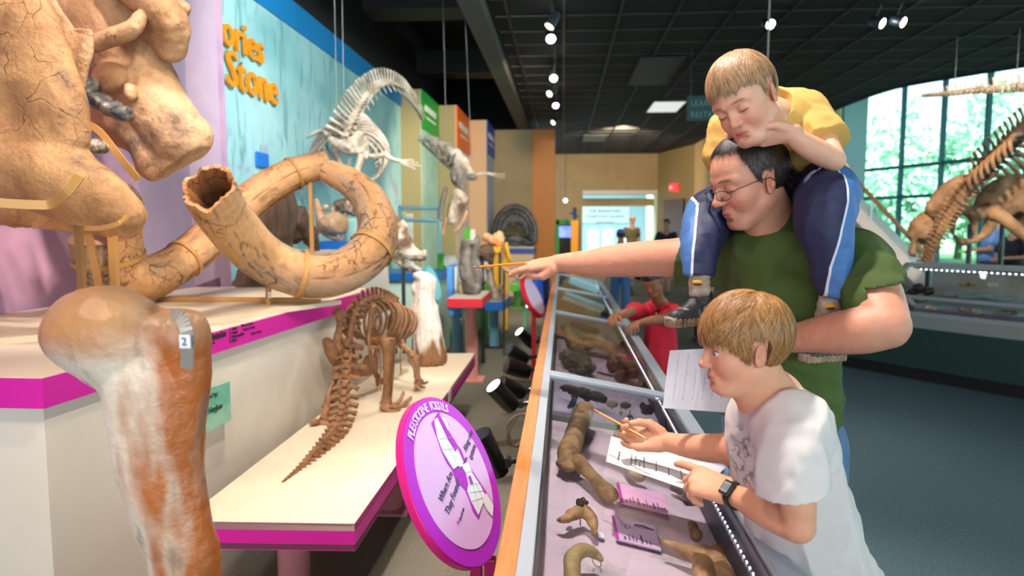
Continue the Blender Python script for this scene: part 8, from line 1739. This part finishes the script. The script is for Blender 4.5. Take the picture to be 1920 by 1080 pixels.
f = F(); DC(f, [(1098, 770, 17, .09), (1084, 795, 18, .085), (1076, 822, 19, .07), (1067, 848, 22, .06), (1066, 866, 18, .05)], k=8); DE(f, 1052, 868, 10, 9, 9, .045); DE(f, 1066, 876, 14, 8, 9, .045); DE(f, 1092, 764, 12, 9, 12, .09)
specimen('fossil_bone', 'long brown heavy limb bone at the left of the nearest case', f, mA, .0032, .0016, 45, ((1078, 838),))
f = F(); DC(f, [(1084, 866, 15, .06), (1104, 886, 12, .055), (1124, 908, 13, .045), (1141, 926, 17, .035)], k=8); DE(f, 1150, 930, 10, 10, 10, .035); specimen('fossil_bone', 'brown bone slanting right from the foot of the long heavy one', f, mA, .0032, .0016, 45, ((1110, 905),), 5)
f = F(); DC(f, [(1046, 974, 3, .04), (1058, 974, 7, .045), (1074, 966, 11, .05), (1090, 958, 13, .055), (1103, 966, 13, .05), (1112, 982, 8, .04), (1115, 1000, 4, .03)], k=6); DC(f, [(1066, 962, 6), (1068, 956, 4)]); r = specimen('fossil_jaw', 'tan curved jaw piece with one dark tooth in the nearest case', f, mB, .0028, .0025, 50, ((1088, 985),))
f = F(); 
for a, b, c in ((1086, 942, 6), (1093, 939, 6), (1098, 943, 5), (1090, 946, 6)): DE(f, a, b, c, c*.8, c*1.3, .075, 2)
organic('tooth', f, .002, mD, r, disp=lambda v: fbm(v, 120, 2)*.0015)
f = F(); DC(f, [(1074, 1100, 17, .04), (1073, 1068, 16, .05), (1074, 1048, 16, .055), (1086, 1034, 14, .06), (1102, 1032, 12, .06), (1118, 1040, 9, .05), (1128, 1049, 5, .045)], k=6); r = specimen('fossil_bone', 'hooked olive-tan bone at the bottom edge of the nearest case', f, mat('spec_olive', '#b09468', .55, '#8a7050', 14, bump=.3, bscale=100), .0028, .001, 40)
wl = [DK(x, y, l) for x, y, l in ((1110, 1048, .03), (1114, 1058, .01), (1124, 1063, .005), (1127, 1058, .01), (1124, 1050, .03))]; MB().tube([tuple(x) for x in cr(wl, 5)], .0012, 6).build('wire_support', mat('wire_brown', '#7a6048', .4), r)
f = F(); DC(f, [(1247, 1018, 5, .05), (1266, 1024, 8, .05), (1290, 1033, 12, .05), (1316, 1040, 18, .05), (1345, 1060, 22, .05), (1362, 1085, 20, .05)], k=8); DC(f, [(1316, 1042, 18, .05), (1318, 1062, 20, .05), (1322, 1090, 22, .05)], k=8); DE(f, 1345, 1040, 16, 20, 18, .05); specimen('fossil_vertebra', 'large tan winged vertebra at the bottom right of the nearest case', f, mB, .0034, .003, 35)
f = F(); DE(f, 1306, 1004, 12, 9, 12, .06); DC(f, [(1298, 985, 9, .06), (1304, 1000, 10, .06)]); specimen('fossil_bone', 'dark rounded bone knob behind the large winged vertebra', f, mA, .0032, .002, 50)
f = F(); DC(f, [(1172, 868, 6, .04), (1182, 882, 9, .04), (1196, 893, 11, .04)], k=6); DE(f, 1202, 892, 9, 9, 10, .04); specimen('fossil_bone', 'cream ended bone sticking out from under the worksheet', f, mC, .003, .002, 50)
f = F(); DE(f, 1170, 818, 20, 10, 14, .05); DC(f, [(1160, 820, 10, .05), (1176, 812, 9, .06)]); specimen('fossil_bone', 'brown and cream bone just beyond the far edge of the worksheet', f, mB, .003, .002, 50)
f = F(); DE(f, 1276, 918, 22, 9, 10, .03, ang=-40); DE(f, 1292, 928, 12, 7, 9, .03); specimen('fossil_rock', 'rough grey-brown slab with ridges right of the pink card', f, mE, .0032, .005, 50)
f = F(); DC(f, [(1052, 726, 3, .06), (1068, 730, 7, .07), (1090, 736, 9, .07), (1112, 742, 9, .07), (1132, 748, 8, .06)], k=4); DE(f, 1078, 744, 5, 8, 10, .06); DE(f, 1100, 748, 6, 6, 7, .05); specimen('fossil_spine', 'black knobbly string of bones at the far end of the nearest case', f, mD, .003, .006, 60, ((1070, 745), (1120, 757)))
f = F(); DC(f, [(1076, 748, 4, .06), (1074, 756, 6, .04), (1067, 763, 4, .02)]); specimen('fossil_claw', 'teal grey claw below the black string of bones', f, mat('spec_teal', '#5a7684', .5, '#3a4c58', 20), .0026, .001, 60)
f = F(); DE(f, 1149, 758, 11, 5, 7, .05); DE(f, 1144, 755, 6, 4, 6, .055); specimen('fossil_bone', 'small cream bone on a pin, left of the grey one', f, mC, .0026, .002, 70, ((1147, 769),))
f = F(); DE(f, 1173, 760, 11, 5, 6, .05, ang=-10); specimen('fossil_bone', 'small grey oval bone on a pin, right of the cream one', f, mE, .0026, .002, 70, ((1173, 770),))
for a, b, lab in ((1164, 773, 'first of three small white discs, nearest the grey oval bone'), (1181, 780, 'middle of the three small white discs'), (1186, 792, 'third small white disc, lowest and nearest the boy\'s hand')): f = F(); DE(f, a, b, 4.5, 3.5, 4, .04); specimen('fossil_tooth', lab, f, mC, .002, .0005, 70, ((a, b+8),))
f = F(); DE(f, 1215, 768, 13, 8, 10, .06, ang=-30); DE(f, 1206, 762, 7, 6, 8, .06); specimen('fossil_bone', 'black jagged fossil under the reflection beside the boy\'s paper', f, mD, .003, .006, 60)
m_pk = mat('card_pink', '#f0b4e0', .6); m_pk2 = mat('card_lilac', '#dcb8dc', .6); m_mgc = mat('card_magenta', '#d022b0', .5); m_ct = mat('card_text', '#4a2850', .6)
def card(c4, label, lines, base=None, strip=True, th=.004):
    c4 = [DK(x, y, .014) for x, y in c4]; r = root('label_card', label, 'card', sum((Vector(q) for q in c4), Vector())/4); n = (c4[1]-c4[0]).cross(c4[3]-c4[0]).normalized(); n = n if n.z > 0 else -n
    MB().prism(c4, -n*th).build('panel', base or m_pk, r, smooth=False); ex = (c4[1]-c4[0]).normalized(); ey = (c4[0]-c4[3]).normalized(); w = (c4[1]-c4[0]).length; hh = (c4[0]-c4[3]).length
    if strip: MB().prism([c4[0]+n*.0006, c4[0]+ex*w*.06+n*.0006, c4[3]+ex*w*.06+n*.0006, c4[3]+n*.0006], n*.0008).build('edge_strip', m_mgc, r, smooth=False)
    for t, x, y, sz in lines: text(t, sz, c4[3]+ex*w*x+ey*hh*y+n*.0012, ey, -ex, m_ct, par=r, ext=.0002, bold=.0001 if sz > .008 else 0)
    return r, c4, ex, ey, n, w, hh
card([(1156, 905), (1243, 925), (1254, 964), (1164, 942)], 'pink label card with magenta edge in the middle of the nearest case', [('Bear', .14, .06, .0095), ('Ursus americanus', .22, .06, .0055), ('1. Right tibia and fibula', .29, .08, .0055), ('Ground Sloth', .40, .06, .0095), ('Megalonyx', .49, .06, .0055), ('2. Upper arm bone, left', .56, .08, .0055), ('3. Claw', .62, .08, .0055), ('Giant Bison', .71, .06, .0095), ('4. Lower jaw fragment', .79, .08, .0055), ('5. Molar', .85, .08, .0055), ('6. Vertebra', .91, .08, .0055)])
r, c4, ex, ey, n, w, hh = card([(1147, 967), (1227, 985), (1240, 1032), (1156, 1011)], 'lilac label card with animal drawings and magenta edge, nearest the camera', [('Tapir', .22, .05, .0095), ('Tapirus veroensis', .31, .06, .005), ('1. Jaw with tooth', .40, .06, .005), ('2. Leg bone', .47, .06, .005), ('Giant Beaver', .60, .05, .0095), ('Castoroides', .69, .06, .005), ('3. Incisor', .77, .06, .005)], m_pk2)
dr_ = MB(); A = lambda x, y: c4[3]+ex*w*x+ey*hh*y+n*.0013
dr_.tube([A(.12, .95), A(.16, .90), A(.20, .80), A(.28, .72), A(.36, .70), A(.38, .62), A(.34, .58)], .0006, 4); dr_.tube([A(.20, .80), A(.18, .70), A(.24, .62), A(.30, .60)], .0006, 4); dr_.tube([A(.28, .72), A(.26, .58), A(.32, .54)], .0006, 4)
for k in range(9): dr_.tube([A(.52+.045*k, .84-.01*k), A(.53+.045*k, .72)], .0009, 4)
dr_.tube([A(.50, .80), A(.70, .84), A(.95, .74)], .0012, 4); dr_.build('animal_drawing', m_ct, r)
card([(1114, 771), (1145, 780), (1149, 798), (1112, 786)], 'small pink label card beyond the long heavy bone', [('Tortoise', .3, .1, .006), ('Shell pieces', .5, .1, .005), ('Horse teeth', .7, .1, .005)], strip=False)
card([(1188, 786), (1232, 797), (1240, 812), (1194, 802)], 'purple label card partly behind the boy\'s writing hand', [('Peccary', .2, .1, .006), ('Teeth', .4, .1, .005)], mat('card_purple', '#b890e0', .6))
card([(1118, 742), (1140, 745), (1144, 751), (1120, 749)], 'tiny pink card at the far end of the nearest case', [], strip=False)
card([(1121, 997), (1131, 999), (1134, 1009), (1123, 1006)], 'tiny white number card beside the tan jaw piece', [('12', .3, .2, .006)], m_card, strip=False)
# second case
f = F(); DC(f, [(1060, 614, 7, .06), (1068, 628, 8, .06), (1076, 644, 12, .06), (1092, 650, 10, .06), (1106, 648, 8, .06)], k=5); DE(f, 1058, 612, 8, 7, 8, .06); DE(f, 1084, 653, 12, 8, 10, .06); specimen('fossil_bone', 'pale knobbed limb bone upper left in the second case', f, mB, .005, .005, 35)
f = F(); DC(f, [(1073, 608, 5, .06), (1094, 614, 7, .06), (1118, 621, 6, .06)], k=4); specimen('fossil_bone', 'black elongated fossil at the far side of the second case', f, mD, .005, .006, 40)
f = F(); DC(f, [(1088, 632, 6, .06), (1118, 637, 8, .06), (1146, 648, 7, .06), (1168, 662, 4, .05)], k=4); DC(f, [(1100, 642, 5, .06), (1130, 648, 6, .06), (1155, 660, 4, .05)], k=4); specimen('fossil_jaw', 'long tan double jaw under the hands of the boy in red', f, mB, .005, .004, 40)
f = F(); DE(f, 1080, 678, 32, 16, 17, .05, 8, ang=-35); DE(f, 1100, 690, 16, 12, 12, .045, 6); DE(f, 1062, 668, 14, 11, 13, .05, 6); specimen('fossil_rock', 'big rough brown bone chunk near corner of the second case', f, mE, .005, .008, 40, seed=4)
f = F(); DE(f, 1084, 696, 24, 6, 6, .03, 4, ang=-30); specimen('fossil_rock', 'flat dark rough piece in front of the big brown chunk', f, mD, .005, .006, 50)
f = F(); DC(f, [(1092, 662, 6, .05), (1112, 664, 5, .05), (1138, 670, 5, .05)], k=4); specimen('fossil_bone', 'thin dark stick-like bone in the middle of the second case', f, mE, .005, .003, 50)
f = F(); DE(f, 1152, 682, 16, 12, 16, .07, 7); DE(f, 1172, 690, 20, 14, 16, .07, 8); DE(f, 1164, 706, 14, 9, 12, .05, 6); DE(f, 1186, 702, 10, 9, 10, .06, 5); specimen('fossil_skull', 'dark lumpy skull with reddish patches at the near side of the second case', f, mat('spec_red_dark', '#3c2c28', .3, '#8a5048', 12, .42, .62, bump=.6, bscale=60, coat=.6), .005, .008, 28, ((1178, 722), (1186, 722)), 2)
f = F(); DE(f, 1196, 722, 11, 6, 7, .04, 3); specimen('fossil_bone', 'small dark lump at the near right corner of the second case', f, mE, .0045, .004, 50)
f = F(); DE(f, 1142, 664, 3, 3, 3, .02, 1); specimen('fossil_tooth', 'tiny yellowish ball in the second case', f, mat('spec_yellow', '#b89a50', .4), .003, .0003)
card([(1044, 612), (1066, 617), (1068, 632), (1042, 627)], 'red-pink card at the left edge of the second case', [('3.', .5, .4, .03)], mat('card_rose', '#e070a0', .6), strip=False)
card([(1066, 598), (1096, 602), (1100, 610), (1066, 606)], 'rose card at the far left of the second case', [], MATS['card_rose'], strip=False)
card([(1116, 672), (1134, 675), (1145, 702), (1118, 695)], 'lilac printed card between the two big fossils of the second case', [('Fish', .2, .1, .012), ('Jaw and scales', .5, .1, .009)], m_pk2, strip=False)
# third and fourth cases
f = F(); DE(f, 1062, 568, 22, 9, 11, .06, 6, ang=-20); DE(f, 1078, 577, 14, 7, 8, .05, 5); specimen('fossil_rock', 'dark brown mound in the third case', f, mA, .009, .012, 20)
f = F(); DE(f, 1105, 582, 10, 5, 6, .05, 4); DE(f, 1096, 588, 8, 4, 5, .04, 4); specimen('fossil_bone', 'cream bone in the third case, right of the brown mound', f, mC, .009, .006, 25)
f = F(); DC(f, [(1118, 568, 4, .06), (1126, 580, 5, .06), (1136, 592, 4, .05)], k=4); DC(f, [(1128, 566, 3, .06), (1138, 578, 4, .06), (1146, 590, 3, .05)], k=3); specimen('fossil_bone', 'bundle of grey bones at the right of the third case', f, mE, .008, .006, 25)
card([(1044, 541), (1056, 542), (1054, 554), (1042, 552)], 'yellow panel at the near left of the third case', [], mat('card_yellow', '#f0b020', .6), strip=False)
card([(1058, 543), (1072, 544), (1070, 552), (1056, 551)], 'yellow panel in the fourth, farthest case', [], MATS['card_yellow'], strip=False)
card([(1044, 555), (1056, 556), (1054, 566), (1042, 565)], 'blue panel in the third case', [], mat('card_blue', '#5a80c8', .6), strip=False)
f = F(); DE(f, 1100, 545, 10, 3, 4, .05, 3); DE(f, 1088, 544, 7, 3, 4, .05, 3); specimen('fossil_bone', 'pale green-grey fossil in the farthest case', f, mat('spec_mint', '#a8c4b4', .5, '#7c9a8c', 10), .012, .006, 20)
# right hand case
def rw(px, py, dp, z=None): return plane_hit(px, py, cA+nn*dp, nn)
def RF(l, dp, k=4): f = F(); [f.ell(rw(px, py, dp), np.array([rx, min(rx, rz), rz])*dep(rw(px, py, dp))/FPX, k*.005) for px, py, rx, rz in l]; return f
specimen('fossil_rock', 'dark stone pieces at the left end inside the right hand case', RF([(1712, 548, 8, 6), (1722, 540, 10, 10), (1742, 546, 12, 9), (1700, 552, 8, 5)], .42), mD, .012, .015, 12)
specimen('fossil_rock', 'pale blue-grey slab inside the right hand case', RF([(1790, 553, 28, 5), (1835, 556, 40, 6), (1880, 560, 30, 6)], .42), mat('spec_slab', '#9aa8a8', .6, '#7a8888', 8), .012, .008, 10)
specimen('fossil_bone', 'tan bone lying on the slab in the right hand case', RF([(1808, 534, 12, 4), (1822, 532, 8, 4)], .46), mB, .010, .006, 14); specimen('fossil_bone', 'cream rounded bone on the slab farther right', RF([(1860, 535, 12, 5)], .46), mC, .010, .006, 14)
for px, py, rx, m_, lab in ((1706, 576, 9, mE, 'grey fossil leftmost on the lower deck of the right hand case'), (1745, 577, 12, mC, 'cream fossil cluster on the lower deck of the right hand case'), (1802, 580, 6, mB, 'small tan fossil on the lower deck of the right hand case'), (1830, 583, 9, mC, 'white rounded fossil on the lower deck of the right hand case'), (1886, 586, 22, mE, 'long grey fossil at the right of the lower deck')):
    specimen('fossil_bone', lab, RF([(px, py, rx, 5), (px+rx*.4, py+1, rx*.6, 4)], .12), m_, .009, .005, 18)
